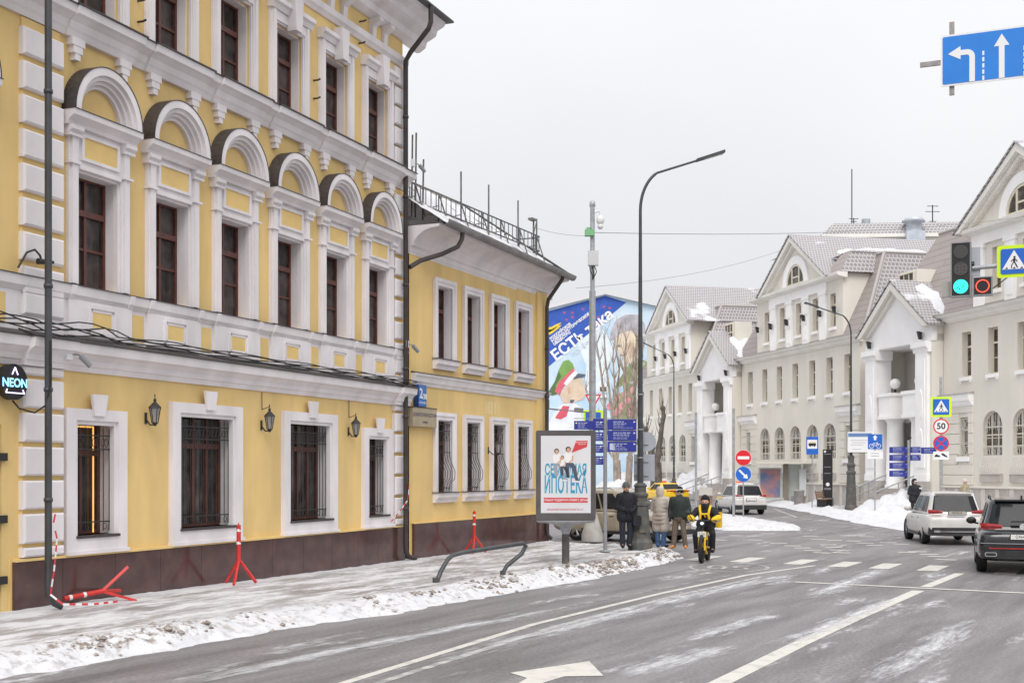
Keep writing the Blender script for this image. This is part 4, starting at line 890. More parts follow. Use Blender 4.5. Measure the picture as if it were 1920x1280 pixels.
def block(s0, s1, ffw, arches, narrow, rust):
    """two storeys: plain upper windows, round headed lower ones, rusticated end bays"""
    w = MB(); ar = [(c-.87, c+.87, 3.12, 5.48) for c in arches]; nw = [(c-.42, c+.42, 3.16, 5.25) for c in narrow]
    facade(w, s0, s1, 1.5, 6.6, ar + nw, .30); facade(w, s0, s1, 6.6, 10.6, [(c-.44, c+.44, 7.45, 9.86) for c in ffw], .42)
    for c in arches: arch_skin(w, c, 4.61, .87, c-.87, c+.87, 5.48, 0, .30)
    for s_, d in ((s0, 1), (s1, 1)): w.add([(s_, 0, 0), (s_, 16, 0), (s_, 16, 11), (s_, 0, 11)], [(0, 1, 2, 3)])
    w.build('wall', BEW, B3)
    for c in ffw:
        win2(B3, c, 7.45, 9.84, .86, .28); o = MB().box(c-.52, c+.52, -.12, .0, 7.22, 7.40); o.box(c-.48, c-.38, -.1, 0, 7.12, 7.22); o.box(c+.38, c+.48, -.1, 0, 7.12, 7.22); o.build('sill', WH2, B3)
    for c in arches:
        arch_window(c, 3.12, 4.61, .87, .18); MB().box(c-.95, c+.95, -.14, .0, 1.75, 2.2).build('sill', STN, B3)
    for c in narrow:
        win2(B3, c, 3.16, 5.23, .82, .2); o = MB().box(c-.58, c+.58, -.16, -.06, 2.85, 3.1); o.build('sill', WH2, B3)
        def gr():
            mb = MB()
            for k in range(5): mb.tube([(-.36 + .18*k, 0, 0), (-.36 + .18*k, 0, 2.0)], .012, 4)
            for z in (.05, .6, 1.4, 1.95): mb.box(-.4, .4, -.01, .012, z, z+.03)
            for z in (.32, 1.68):
                for x in (-.18, .18): mb.tube([(x + .14*math.cos(a), 0, z + .2*math.sin(a)) for a in [j*math.pi/5 for j in range(11)]], .014, 4)
            return mb.mesh('window_grille', GW)
        put('window_grille', shared('ngr', gr), B3, (c, .04, 3.18))
    # plinth of upright stone slabs
    n = max(2, int((s1-s0)/.62)); mb = MB(); MB().box(s0-.06, s1+.06, -.10, 0, 0, 1.42).build('plinth', STN, B3); MB().box(s0-.1, s1+.1, -.18, 0, 1.42, 1.54).build('plinth_ledge', BEW, B3)
    for k in range(n):
        if k % 2: continue
        a = s0 + (s1-s0)*k/n; MB().box(a, a + (s1-s0)/n*.55, -.125, -.1, .05, 1.40).build('stone_slab', mat('pale_stone', (0.60, 0.56, 0.53), 0.8, 0.06, 3), B3)
    cornice(B3, 'main_cornice', s0-.15, s1+.35, [(.08, 10.5), (.14, 10.56), (.22, 10.62), (.26, 10.74), (.46, 10.84), (.52, 10.98)], mat('cornice_plaster', (0.80, 0.775, 0.73), 0.8, 0.05, 1.0)); MB().run([(.6, 11.12), (-.58, 11.0), (-.58, 10.982), (.6, 10.982)], s0-.2, s1+.4).build('cornice_cover', mat('cover_sheet', (0.42, 0.39, 0.37), 0.6), B3)
    for a, b in rust:
        cz = [c for c in narrow if a < c < b]; z = 1.56
        while z < 5.75:
            h = .56
            segs = [(a, b)]
            if cz and z + h > 2.85 and z < 5.3: segs = [(a, cz[0]-.60 if z < 3.12 else cz[0]-.44), (cz[0]+.60 if z < 3.12 else cz[0]+.44, b)]
            for p, q in segs: MB().box(p, q, -.07, 0, z+.015, z+h-.015).build('rustic_block', BEW, B3)
            z += h
        cornice(B3, 'bay_cornice', a-.1, b+.05, [(.10, 5.86), (.16, 5.95), (.20, 6.05), (.30, 6.15), (.34, 6.5)], WH2); MB().run([(0, 6.62), (-.4, 6.53), (-.4, 6.5), (0, 6.5)], a-.14, b+.1).build('cornice_cover', MATS['cover_sheet'], B3)
block(-56, -39, [-53.8, -51.25, -48.7, -46.1, -43.6, -41.1], [-53.5, -50.8, -48.2, -45.6, -43.0], [-40.3], [(-41.5, -39.02)])
block(-30, -11.2, [-28.35, -25.7, -23.15, -20.55, -17.9, -15.35, -12.85], [-25.7, -23.15, -20.55, -17.9, -15.35], [-28.6, -12.7], [(-29.98, -27.2), (-13.9, -11.22)])
block(-1.6, 16, [.62, 3.05, 5.6, 8.2, 10.8], [3.0, 5.62, 8.2, 10.8], [.42], [(-1.58, 1.25)])
def snow_patch(pts, parent, seed, th=.22, n=16):
    """lump of snow lying on a roof quad: thick in the middle, ragged at the rim"""
    P_ = [Vector(p) for p in pts]; vs = []; fs = []
    for j in range(n+1):
        for i in range(n+1):
            u, v = i/n, j/n; p = (P_[0]*(1-u) + P_[1]*u)*(1-v) + (P_[3]*(1-u) + P_[2]*u)*v
            e = min(u, 1-u, v, 1-v)*2; q = fbm(u*4 + seed*5, v*4, 1.0); k = smooth(.0, .7, e + .45*q)
            vs.append((p.x, p.y, p.z - .12 + (th + .12)*k + .05*q*k))
    fs = [(j*(n+1)+i, j*(n+1)+i+1, (j+1)*(n+1)+i+1, (j+1)*(n+1)+i) for j in range(n) for i in range(n)]
    return MB().add(vs, fs, smooth=True).build('roof_snow', SNOW, parent)
def attic(s0, s1, pc, wins, pils, ext_roof):
    """attic storey with pediment centred on pc"""
    yb = .25; w = MB(); facade(w, s0, s1, 11.0, 15.3, [(c-.38, c+.38, 11.9, 14.1) for c in wins], .35, y=yb)
    for s_ in (s0, s1): w.add([(s_, yb, 11.0), (s_, 5.2, 11.0), (s_, 5.2, 15.3), (s_, yb, 15.3)], [(0, 1, 2, 3)])
    w.build('attic_wall', BEW, B3)
    for c in wins:
        win2(B3, c, 11.9, 14.08, .74, yb+.22); MB().box(c-.48, c+.48, yb-.14, yb, 11.66, 11.84).build('sill', WH2, B3)
    for k, c in enumerate(pils):
        o = MB().box(c-.45, c+.45, yb-.12, yb, 11.05, 14.35).box(c-.55, c+.55, yb-.17, yb, 14.2, 14.42).build('pilaster', WH2, B3)
        if 0 < k < len(pils)-1:
            MB().box(c-.27, c+.27, yb-.15, yb-.12, 11.4, 12.3).box(c-.27, c+.27, yb-.15, yb-.12, 13.2, 14.1).build('panel', WH2, o); MB().disc(c, 12.75, .3, yb-.17, yb-.12, 16).build('roundel', WH2, o)
    p0, p1 = pils[0]-.6, pils[-1]+.6
    MB().box(p0, p1, yb-.15, yb, 14.42, 15.05).build('frieze', WH2, B3)
    cornice(B3, 'attic_cornice', s0-.35, s1+.35, [(.02-yb+.0, 14.95), (.2, 15.05), (.32, 15.12), (.36, 15.3)], MATS['cornice_plaster'], back=.4)
    hw = 5.0; H_ = 3.1; zb = 15.31; y0 = -.05
    k = H_/hw
    # tympanum with a round-headed lunette
    t = MB(); t.prism([(pc-hw, zb), (pc+hw, zb), (pc, zb+H_)], .12, .6); t.build('tympanum', BEW, B3)
    for sg in (-1, 1):
        for d0, d1, ya, yb2 in ((0, .34, -.42, .12), (.36, .62, -.16, .12)):
            pts = [(pc + sg*(hw+.5-d0*1.1), zb - .12), (pc, zb + H_ + .40 - d0*1.1), (pc, zb + H_ + .40 - d1*1.1), (pc + sg*(hw+.5-d1*1.3), zb - .12)]
            MB().prism(pts, ya, yb2).build('raking_cornice', MATS['cornice_plaster'], B3)
    MB().arch(pc, zb+.12, 1.42, 2.02, -.02, .12, n=20).build('lunette_arch', WH2, B3)
    f = MB().arch(pc, zb+.12, 1.28, 1.40, .02, .14, n=18).box(pc-.62, pc-.48, .03, .13, zb+.12, zb+1.3).box(pc+.48, pc+.62, .03, .13, zb+.12, zb+1.3).box(pc-1.3, pc+1.3, .04, .125, zb+.1, zb+.22).box(pc-.48, pc+.48, .05, .12, zb+.6, zb+.7).build('lunette_window', CRM, B3)
    MB().prism([(pc + 1.27*math.cos(math.pi*j/16), zb+.13 + 1.27*math.sin(math.pi*j/16)) for j in range(17)], .075, .118).build('pane', GL2, f)
    # gable roof running back
    r = MB(); d = 17
    for sg in (-1, 1):
        a, b = (pc + sg*(hw+.62), zb-.14), (pc, zb+H_+.45)
        r.add([(a[0], -.5, a[1]), (a[0], d, a[1]), (b[0], d, b[1]), (b[0], -.5, b[1]), (a[0], -.5, a[1]+.1), (a[0], d, a[1]+.1), (b[0], d, b[1]+.1), (b[0], -.5, b[1]+.1)], [(0, 1, 2, 3), (4, 7, 6, 5), (0, 3, 7, 4), (0, 4, 5, 1)])
    r.build('gable_roof', TS, B3)
    for a, b in ext_roof:                                         # low roofs over the side extensions
        q = MB(); q.add([(a-.3, -.1, 15.3), (b+.35, -.1, 15.3), (b-.6, 1.2, 16.9), (a-.3, 1.2, 16.9)], [(0, 1, 2, 3)]); q.build('extension_roof', TF, B3)
        q = MB(); q.add([(b+.35, -.1, 15.3), (b+.35, 8, 15.3), (b-.6, 8, 16.9), (b-.6, 1.2, 16.9)], [(0, 1, 2, 3)]).add([(a-.3, 1.2, 16.9), (b-.6, 1.2, 16.9), (b-.6, 8, 16.9), (a-.3, 8, 16.9)], [(0, 1, 2, 3)]); q.build('extension_roof', TS2, B3)
attic(-53.2, -41.6, -46.1, [-51.2, -48.7, -46.1, -43.5], [-49.95, -47.4, -44.8, -42.1], [])
attic(-27.6, -13.95, -20.6, [-25.9, -23.2, -20.55, -17.95, -15.35], [-24.6, -21.9, -19.25, -16.7], [(-15.6, -13.95)])
attic(.9, 10.4, 5.6, [3.0, 5.62, 8.25], [1.5, 4.3, 6.95, 9.7], [])
def mansard(s0, s1, ins0, ins1, zt=16.6, dep=16, yi=2.9):
    a = (s0, -.1); f = MB(); f.add([(s0, .15, 11.05), (s1, .15, 11.05), (s1-ins1, yi, zt), (s0+ins0, yi, zt)], [(0, 1, 2, 3)]); f.build('mansard_front', TF, B3)
    MB().add([(s1, .15, 11.05), (s1, dep, 11.05), (s1-ins1, dep, zt), (s1-ins1, yi, zt)], [(0, 1, 2, 3)]).build('mansard_hip', TS2, B3); h = MB(); h.add([(s0, .15, 11.05), (s0+ins0, yi, zt), (s0+ins0, dep, zt), (s0, dep, 11.05)], [(0, 1, 2, 3)]); h.build('mansard_hip', TS2, B3)
    MB().add([(s0+ins0, yi, zt), (s1-ins1, yi, zt), (s1-ins1, dep, zt), (s0+ins0, dep, zt)], [(0, 1, 2, 3)]).build('roof_flat', SNOW, B3)
    MB().tube([(s1, .12, 11.08), (s1-ins1, yi, zt+.03)], .12, 6).tube([(s1-ins1, yi, zt+.03), (s1-ins1, dep, zt+.03)], .1, 6).build('ridge_cap', MATS['cover_sheet'], B3)
    MB().tube([(s0+ins0, yi, zt+.03), (s1-ins1, yi, zt+.03)], .1, 6).build('ridge_cap', MATS['cover_sheet'], B3)
mansard(-56, -38.8, 2.5, 2.4); mansard(-31.5, -11.0, 2.0, 2.4); mansard(-9.4, 16, 2.6, 2.4)
# sloped-in dormer windows and roof lights
def dormer(s, label=None):
    MB().prism([(s-1.1, 12.0), (s+1.1, 12.0), (s+1.1, 14.2), (s-1.1, 14.2)], .45, 1.9).build('dormer_recess', BEW, B3)
    f = window(B3, s+.05, 12.5, 14.1, 1.7, .35, CRM, GL2, bars=(), trans=.55, mull=2, fw=.08, low=0)
dormer(-6.3); dormer(-33.5)
for s, z, y in ((-11.9, 13.0, 3.2), (-39.6, 13.0, 3.2)):
    MB().box(s-.5, s+.35, y, y+1.3, z-.05, z+.9).build('roof_light', CRM, B3)
snow_patch([(-18.9, .6, 17.75), (-16.2, .6, 16.0), (-16.2, 7.5, 16.0), (-19.2, 7.5, 17.95)], B3, 1); snow_patch([(-17.2, 1.1, 16.9), (-14.4, 1.1, 16.9), (-14.4, 8, 16.9), (-17.2, 8, 16.9)], B3, 2, .3)
# porches between the blocks
def porch(s1):
    s0 = s1 - 7.35; y0 = -.72; yb = 1.7; c = (s0+s1)/2
    MB().box(s0-1.9, s1, yb, yb+.4, 0, 11).build('recess_wall', mat('porch_wall', (0.70, 0.66, 0.615), 0.9, .04, 1), B3)
    a = MB(); zs = 6.3
    facade(a, s0, s1, 10.0, 10.55, [], .3, y=y0); a.box(s0, s1, y0, yb, 9.6, 10.0); a.build('lintel', WH2, B3)
    MB().box(s1-.25, s1, y0+.02, yb, 0, 10.6).build('side_wall', BEW, B3); MB().box(s0, s0+.25, y0+.02, yb, 0, 10.6).build('side_wall', BEW, B3)
    for sg, x in ((-1, s0+.72), (1, s1-.86)):
        o = MB().box(x-.62, x+.62, y0-.16, y0+.9, 1.75, 9.25).build('pilaster', WH2, B3)
        MB().run([(y0+.9, 9.0), (y0-.18, 9.0), (y0-.22, 9.2), (y0-.36, 9.3), (y0-.36, 9.6), (y0+.9, 9.6)], x-.80, x+.80).build('capital', WH2, o); MB().box(x-.7, x+.7, y0-.22, y0+.9, .3, 1.75).build('pedestal', STN, o); MB().box(x-.66, x+.66, y0-.2, y0+.9, 1.75, 2.15).build('base', WH2, o)
        MB().box(x-.42, x+.42, y0-.2, y0-.16, 2.5, 8.6).build('panel', WH2, o)
        for z in (3.9, 6.1): MB().disc(x, z, .82, y0-.24, y0-.2, 22, rx=.26).build('oval', WH2, o)
    MB().prism([(s0-.1, 9.62), (s1+.05, 9.62), (s1+.05, 10.5), (c, 13.0), (s0-.1, 10.5)], y0-.04, y0+.3).build('pediment_wall', mat('porch_gable', (0.84, 0.83, 0.83), .85, .03, 1), B3)
    for sg in (-1, 1):
        for d0, d1, ya in ((0, .38, y0-.5), (.40, .66, y0-.25)):
            hw = 4.05; MB().prism([(c + sg*(hw-d0*1.2), 10.42), (c, 13.35-d0*1.15), (c, 13.35-d1*1.15), (c + sg*(hw-d1*1.4), 10.42)], ya, y0-.02).build('raking_cornice', mat('porch_cornice', (0.74, 0.71, 0.66), .8), B3)
        MB().add([(c + sg*4.15, y0-.55, 10.45), (c + sg*4.15, 2.4, 10.45), (c, 2.4, 13.45), (c, y0-.55, 13.45), (c + sg*4.15, y0-.55, 10.53), (c + sg*4.15, 2.4, 10.53), (c, 2.4, 13.53), (c, y0-.55, 13.53)], [(0, 1, 2, 3), (4, 7, 6, 5), (0, 3, 7, 4), (0, 4, 5, 1)]).build('porch_roof', TS, B3)
    snow_patch([(c+.5, -.1, 13.17), (c+3.9, -.1, 10.71), (c+3.9, 2.5, 10.71), (c+.5, 2.5, 13.17)], B3, s1, .3); snow_patch([(c+1.5, .9, 12.4), (c+3.8, .6, 10.8), (c+4.3, 2.4, 11.6), (c+1.8, 2.4, 13.0)], B3, s1+3, .4)
    # niche behind, balcony on columns, round lamps
    MB().arch(c-.2, 7.6, 1.55, 1.75, yb-.14, yb, n=18).box(c-1.95, c-1.75, yb-.14, yb, 5.9, 7.6).box(c+1.35, c+1.55, yb-.14, yb, 5.9, 7.6).build('niche_arch', WH2, B3)
    MB().box(s0+1.3, s1-1.3, .55, yb, 5.25, 5.55).box(s0+1.3, s1-1.3, .55, .75, 5.55, 6.5).build('balcony', WH2, B3)
    MB().arch(c, 3.2, 1.3, 1.45, yb-.12, yb, n=16).build('door_arch', WH2, B3); MB().box(c-1.1, c+1.1, yb-.06, yb-.01, 1.2, 3.6).build('door', mat('dark_door', (0.24, 0.19, 0.15), .5), B3)
    for x in (s0+2.3, s1-2.3):
        o = MB().lathe([(.62, 1.3), (.62, 1.5), (.55, 1.55), (.52, 3), (.47, 5.2), (.55, 5.3), (.6, 5.4)], 20, (x, -.1, 0)).build('column', WH2, B3)
        MB().box(x-.7, x+.7, -.8, .6, 5.4, 6.75).box(x-.78, x+.78, -.88, .68, 6.75, 6.95).box(x-.76, x+.76, -.86, .66, 5.41, 5.6).build('pedestal', WH2, o); MB().box(x-.68, x+.68, -.78, .58, .2, 1.3).build('pedestal', STN, o)
        l_ = thing('globe_lamp', {-9: 'near', -37: 'far'}[round(s0)] and ('white globe lamp on the %s pedestal of the %s porch' % ('left' if x < c else 'right', 'nearer' if s1 > -10 else 'farther')), 'lamp', at(B3, x, -.1, 6.95), RA, 'globe lamps on the porches')
        MB().lathe([(.12, 0), (.07, .04), (.05, .3), (.12, .32)], 10).build('stem', IRON, l_); MB().ball((0, 0, .58), .32, 16).build('globe', mat('opal_globe', (0.82, 0.81, 0.80), .3), l_)
    st = 0
    for k in range(8): MB().box(s0+1.6, s1-1.6, -3.2+.4*k, -2.8+.4*k, 0.02, .16*(k+1)).build('step', STN, B3)
    for x in (s0+2.2, s1-1.7):
        MB().tube([(x, -3.3, .1), (x, -3.3, 1.1), (x, -.4, 2.2), (x, .4, 2.2)], .045, 6).tube([(x, -1.8, .6), (x, -1.8, 1.68)], .04, 6).tube([(x, -3.3, .6), (x, -.4, 1.7)], .035, 6).build('stair_rail', GALV, B3)
porch(-1.65); porch(-30.05)
# small black floodlights on the attics
def flood(s, z, y, label):
    o = thing('floodlight', label, 'floodlight', at(B3, s, y, z), RA, 'small black floodlights on the beige building')
    MB().box(-.03, .03, -.15, 0, .12, .18).build('bracket', IRON, o); MB().add([(-.12, -.3, .25), (.12, -.3, .25), (.12, -.1, .2), (-.12, -.1, .2), (-.09, -.2, -.2), (.09, -.2, -.2), (.09, -.05, -.2), (-.09, -.05, -.2)], [(0, 1, 2, 3), (4, 7, 6, 5), (0, 4, 5, 1), (1, 5, 6, 2), (2, 6, 7, 3), (3, 7, 4, 0)]).build('lamp_head', IRON, o)
for s, w_ in ((-26.9, 'leftmost'), (-24.6, 'second'), (-21.9, 'third'), (-19.2, 'fourth'), (-16.7, 'fifth'), (-14.6, 'rightmost')): flood(s, 12.9, .1, 'small black floodlight, %s on the middle attic of the beige building' % w_)
for s, w_ in ((-50, 'leftmost'), (-47.4, 'second'), (-44.8, 'third'), (-42.1, 'rightmost')): flood(s, 12.7, .1, 'small black floodlight, %s on the farthest attic of the beige building' % w_)
for s, w_ in ((-8.3, 'left of the nearer porch gable'), (-2.5, 'right of the nearer porch gable'), (-36.6, 'left of the farther porch gable'), (-30.9, 'right of the farther porch gable')): flood(s, 9.95, -.8, 'small black floodlight at the ' + w_)
# ================================================================ building rising behind it
B4 = thing('rear_building', 'tall beige building with tiled mansard and roof vents rising behind the porch roofs', 'building', (27.6, 113, 0), R(-4))
ZR = 22.85; LW_ = 16.5
MB().box(0, LW_, 0, 14, 0, ZR).build('wall', BEW, B4); MB().box(-.3, LW_+.3, -.3, 14.3, ZR, ZR+.28).build('cornice', MATS['cornice_plaster'], B4)
TRR = tile_material('rear_tiles', 'X', (0.24, 0.21, 0.21), (0.28, 0.24, 0.24), (0.5, 0.49, 0.5), .05, .32, .26)
MB().add([(-.3, -.3, ZR+.28), (LW_+.3, -.3, ZR+.28), (LW_-1.2, .9, ZR+1.45), (.9, .9, ZR+1.45)], [(0, 1, 2, 3)]).build('mansard_front', TRR, B4)
MB().add([(-.3, -.3, ZR+.28), (.9, .9, ZR+1.45), (.9, 14, ZR+1.45), (-3.0, 14, ZR+.28)], [(0, 1, 2, 3)]).build('mansard_hip', TF, B4)
MB().add([(.9, .9, ZR+1.45), (LW_-1.2, .9, ZR+1.45), (LW_-1.2, 14, ZR+1.45), (.9, 14, ZR+1.45)], [(0, 1, 2, 3)]).build('roof_flat', TRR, B4)
ZN = mat('zinc', (0.52, 0.56, 0.62), .4, .1, 2, metal=.3)
MB().box(6.9, 8.5, -.9, .8, ZR-2.5, ZR+.4).build('vent_duct', ZN, B4); MB().lathe([(.7, ZR+.4), (.7, ZR+1.2), (1.0, ZR+1.3), (.8, ZR+1.6)], 16, (7.7, -.1, 0)).build('vent_cowl', ZN, B4); MB().box(8.3, 10.3, 5, 7, ZR+1.4, ZR+2.2).build('chimney', STN, B4); MB().lathe([(.5, ZR+1.4), (.35, ZR+2.0), (.4, ZR+2.1), (.4, ZR+2.4)], 10, (4.4, 4, 0)).build('vent_cowl', ZN, B4)
def antenna(label, p, h, arms):
    o = thing('antenna', label, 'antenna', p, 0, 'roof antennas'); mb = MB().tube([(0, 0, 0), (0, 0, h)], .05, 6)
    for z, w_ in arms: mb.tube([(-w_, 0, z), (w_, 0, z)], .03, 5); mb.tube([(-w_, .2, z), (-w_, -.2, z)], .02, 4); mb.tube([(w_, .2, z), (w_, -.2, z)], .02, 4)
    mb.build('mast', IRON, o)
antenna('tall antenna mast with cross arms right of the roof vent', at(B4, 10.6, 5, ZR+1.4), 2.4, [(2.3, .45), (1.8, .6), (.9, .3)])
antenna('small antenna at the left end of the rear roof', at(B4, 3.3, 4, ZR+1.4), 1.1, [(1.05, .4), (.8, .25)])
antenna('thin antenna rod left of the chimney on the rear roof', at(B4, 7.9, 5, ZR+1.4), 1.0, [])
antenna('tall thin aerial behind the middle pediment', at(B4, 3.9, 8, ZR+1.4), 6.5, [])
# ================================================================ BUILDING WITH THE MURAL
YM = 140.0
def MP(cx, cy):
    """enlarged-view coordinates -> wall plane metres"""
    px, py = 990 + cx/4.572, 520 + cy/4.572
    return ((px-960)/2400*YM, CAM_H + (882-py)/2400*YM)
B5 = thing('mural_building', 'gabled apartment house whose end wall carries a blue painted mural', 'building', (0, YM, 0))
wallp = [(-6, 0), (16.4, 0), (16.4, MP(0, 300)[1]), (MP(660, 0)[0], MP(0, 150)[1]), (-6, MP(0, 470)[1])]
wallp[2] = (16.4, MP(0, 262)[1])
MB().prism(wallp, 0, 30).build('wall', mat('mural_sky', (0.42, 0.60, 0.76), .85, 0, .45, 0, col2=(0.66, 0.75, 0.82), detail=6, lo=.3, hi=.7), B5)
tp = [(x, z+.02) for x, z in wallp[2:]]
MB().add([(x, y, z) for x, z in tp for y in (-.5, 30)] + [(x, y, z+.4) for x, z in tp for y in (-.5, 30)], [(0, 1, 3, 2), (2, 3, 5, 4), (6, 8, 9, 7), (8, 10, 11, 9), (0, 2, 8, 6), (2, 4, 10, 8)]).build('roof', mat('pale_roof', (0.66, 0.65, 0.66), .7), B5)
def paint(name, col, pts, layer, var=.08):
    m = mat('mural_' + name, col, .85, var, 1.2, detail=8); MB().prism([MP(*p) for p in pts][::-1], -.02 - .012*layer, -.012*layer).build('painted_field', m, B5)
paint('blue', (0.04, 0.105, 0.44), [(140, 300), (660, 158), (842, 214), (157, 780), (100, 830), (100, 311)], 0, .12)
for k, (x, y) in enumerate([(370, 290), (370, 330), (480, 330), (590, 330), (600, 380), (660, 310), (300, 290), (640, 240), (460, 260), (320, 350), (690, 250), (560, 260)]):
    paint('rust', (0.34, 0.10, 0.28), [(x, y), (x+26, y+4), (x+18, y+26), (x-4, y+20)], 1)
paint('pale', (0.70, 0.78, 0.84), [(420, 560), (620, 420), (740, 600), (640, 1000), (480, 960), (500, 760)], 1)
# emblem and lettering
for y in (0, 22): paint('gold', (0.78, 0.55, 0.06), [(160, 430+y), (200, 425+y), (245, 400+y), (290, 385+y), (262, 415+y), (210, 455+y), (185, 470+y), (155, 460+y)], 1)
WM = mat('mural_white', (0.80, 0.81, 0.84), .8)
def mtext(s, cx, cy, size, m=WM, align='LEFT', ang=R(37.5), bold=.02):
    x, z = MP(cx, cy); text_obj('mural_lettering', s, size, m, B5, face_my(x, -.06, z, ang), align, .004, bold=bold)
mtext('ЕСТЬ така', 215, 690, 1.62, bold=.05); mtext('РОССИЙСКОЕ', 190, 532, .40); mtext('ВОЕННО-ИСТОРИЧЕСКОЕ', 205, 555, .40); mtext('ОБЩЕСТВО', 220, 578, .40)
mtext('профес', 375, 660, .75, mat('mural_faint', (0.66, 0.72, 0.80), .8)); PK = mat('mural_pink', (0.78, 0.24, 0.30), .8)
mtext('щищ', 850, 1175, 1.25, PK, bold=.05)
# boy in a green peaked cap (left) and older man in a grey hat of hair (right), both in profile
paint('green', (0.20, 0.36, 0.10), [(165, 1000), (230, 890), (265, 790), (300, 720), (345, 705), (380, 735), (398, 780), (330, 850), (260, 930), (215, 985)], 2)
paint('dgreen', (0.10, 0.17, 0.06), [(165, 1000), (230, 890), (262, 800), (285, 850), (235, 930), (250, 1000), (210, 1010)], 3)
paint('red', (0.66, 0.13, 0.18), [(228, 975), (262, 900), (330, 835), (385, 780), (405, 800), (340, 890), (290, 960), (272, 1010)], 4)
paint('cap_white', (0.78, 0.77, 0.76), [(305, 910), (350, 850), (400, 800), (428, 815), (390, 870), (330, 930)], 5)
paint('visor', (0.10, 0.12, 0.17), [(385, 868), (430, 825), (495, 832), (488, 850), (440, 860), (400, 872)], 6)
paint('skin', (0.66, 0.52, 0.40), [(275, 1010), (300, 960), (345, 915), (400, 868), (455, 858), (470, 910), (500, 965), (490, 985), (495, 1010), (470, 1045), (420, 1060), (395, 1080), (300, 1075)], 3)
paint('ear', (0.56, 0.40, 0.29), [(335, 950), (360, 940), (365, 985), (345, 1010)], 4)
paint('shirt', (0.74, 0.76, 0.79), [(160, 1280), (230, 1150), (300, 1080), (400, 1075), (450, 1110), (470, 1280), (460, 1500), (160, 1500)], 2)
paint('tab', (0.62, 0.10, 0.14), [(240, 1190), (300, 1100), (355, 1105), (330, 1190), (280, 1215), (235, 1205)], 5)
paint('collar', (0.10, 0.13, 0.20), [(360, 1050), (400, 1048), (385, 1075), (360, 1075)], 5)
paint('hair', (0.42, 0.40, 0.43), [(700, 540), (715, 440), (760, 360), (840, 320), (940, 320), (1000, 400), (1015, 520), (985, 620), (950, 520), (880, 460), (800, 480), (745, 530)], 2, .25)
paint('face', (0.72, 0.60, 0.46), [(745, 530), (800, 478), (880, 455), (950, 520), (980, 620), (940, 690), (880, 740), (840, 735), (815, 690), (790, 665), (770, 620), (748, 570)], 3)
paint('brow', (0.25, 0.22, 0.21), [(748, 585), (790, 575), (800, 600), (785, 596), (755, 598)], 4); paint('mouth', (0.42, 0.26, 0.20), [(785, 655), (830, 665), (826, 678), (790, 668)], 4); paint('cheek', (0.60, 0.45, 0.34), [(840, 560), (900, 560), (920, 660), (870, 700), (850, 640)], 4)
paint('uniform', (0.27, 0.30, 0.16), [(730, 960), (790, 860), (860, 750), (950, 690), (1100, 760), (1100, 1500), (720, 1500)], 2, .2)
paint('stripe', (0.42, 0.45, 0.30), [(880, 800), (1000, 720), (1010, 745), (890, 830)], 3); paint('stripe', (0.42, 0.45, 0.30), [(900, 860), (1000, 800), (1005, 822), (905, 885)], 3)
paint('medal', (0.46, 0.38, 0.10), [(805, 890), (850, 870), (860, 910), (815, 930)], 3); paint('medal_blue', (0.42, 0.55, 0.66), [(745, 960), (820, 920), (830, 975), (780, 1000), (745, 995)], 3)
for x, y in [(760, 1030), (800, 1100), (850, 1050), (900, 960), (930, 1040), (880, 1130), (760, 1150), (700, 1100), (960, 930), (830, 1000)]:
    paint('flower', (0.72, 0.30, 0.34), [(x-30, y), (x, y-34), (x+34, y-8), (x+22, y+30), (x-14, y+34)], 4, .2)
for x, y in ((610, 905), (655, 905)):
    o = MB().prism([MP(x, y+80), MP(x+70, y+80), MP(x+70, y), MP(x, y)], -.15, .02).build('window', WM, B5); MB().prism([MP(x+6, y+72), MP(x+62, y+72), MP(x+62, y+34), MP(x+6, y+34)], -.17, -.151).build('pane', GL2, o); break
MB().prism([MP(610, 1030), MP(680, 1030), MP(680, 1015), MP(610, 1015)], -.3, 0).build('ledge', WM, B5)
for cx, h in ((350, .9), (430, .5)):
    x, z = MP(cx, 210); MB().lathe([(.5, 0), (.5, h), (.8, h+.1), (.8, h+.3)], 10, (x, 8, z-1.2)).build('roof_vent', STN, B5)
# pollarded trees in front of it
BARK = mat('bark', (0.34, 0.28, 0.235), .95, .35, 6, .6, stretch=(1, 1, .3)); BARK2 = mat('grey_bark', (0.13, 0.11, 0.095), .95, .35, 6, .6, stretch=(1, 1, .3))
def pollard(label, x, y, trunk_h, r, limbs, m, seed):
    o = thing('pollarded_tree', label, 'tree', (x, y, 0), 0, 'pollarded bare trees'); rn = random.Random(seed)
    lean = rn.uniform(-.2, .2)
    MB().tube([(0, 0, -.1), (lean*.2, 0, .5), (lean*.6, .05, trunk_h*.5), (lean, 0, trunk_h)], [r*1.35, r*1.05, r*.95, r*.9], 12).build('trunk', m, o)
    br = MB(); tw = MB()
    for dx, h, rr in limbs:
        p = Vector((lean, 0, trunk_h - .2)); pts = [p]; n_ = 7; dy = rn.uniform(-.6, .6)
        for k in range(1, n_+1):
            t = k/n_; pts.append(Vector((lean + dx*(t**.6) + rn.gauss(0, .07), dy*t + rn.gauss(0, .05), trunk_h + (h-trunk_h)*t)))
        br.tube(pts, [rr*(1 - .45*k/n_) for k in range(n_+1)], 9); br.ball(pts[-1], rr*.85, 8)
        for k in range(26):
            q = pts[rn.randint(3, n_)]; a = rn.uniform(0, 6.3); L_ = rn.uniform(.4, 1.7)
            tw.tube([q, q + Vector((math.cos(a)*.25*L_, math.sin(a)*.25*L_, L_*.6)), q + Vector((math.cos(a)*.35*L_, math.sin(a)*.35*L_, L_))], [.03, .02, .008], 5)
    br.build('limbs', m, o); stuff(tw.build('twigs', m, o)); return o
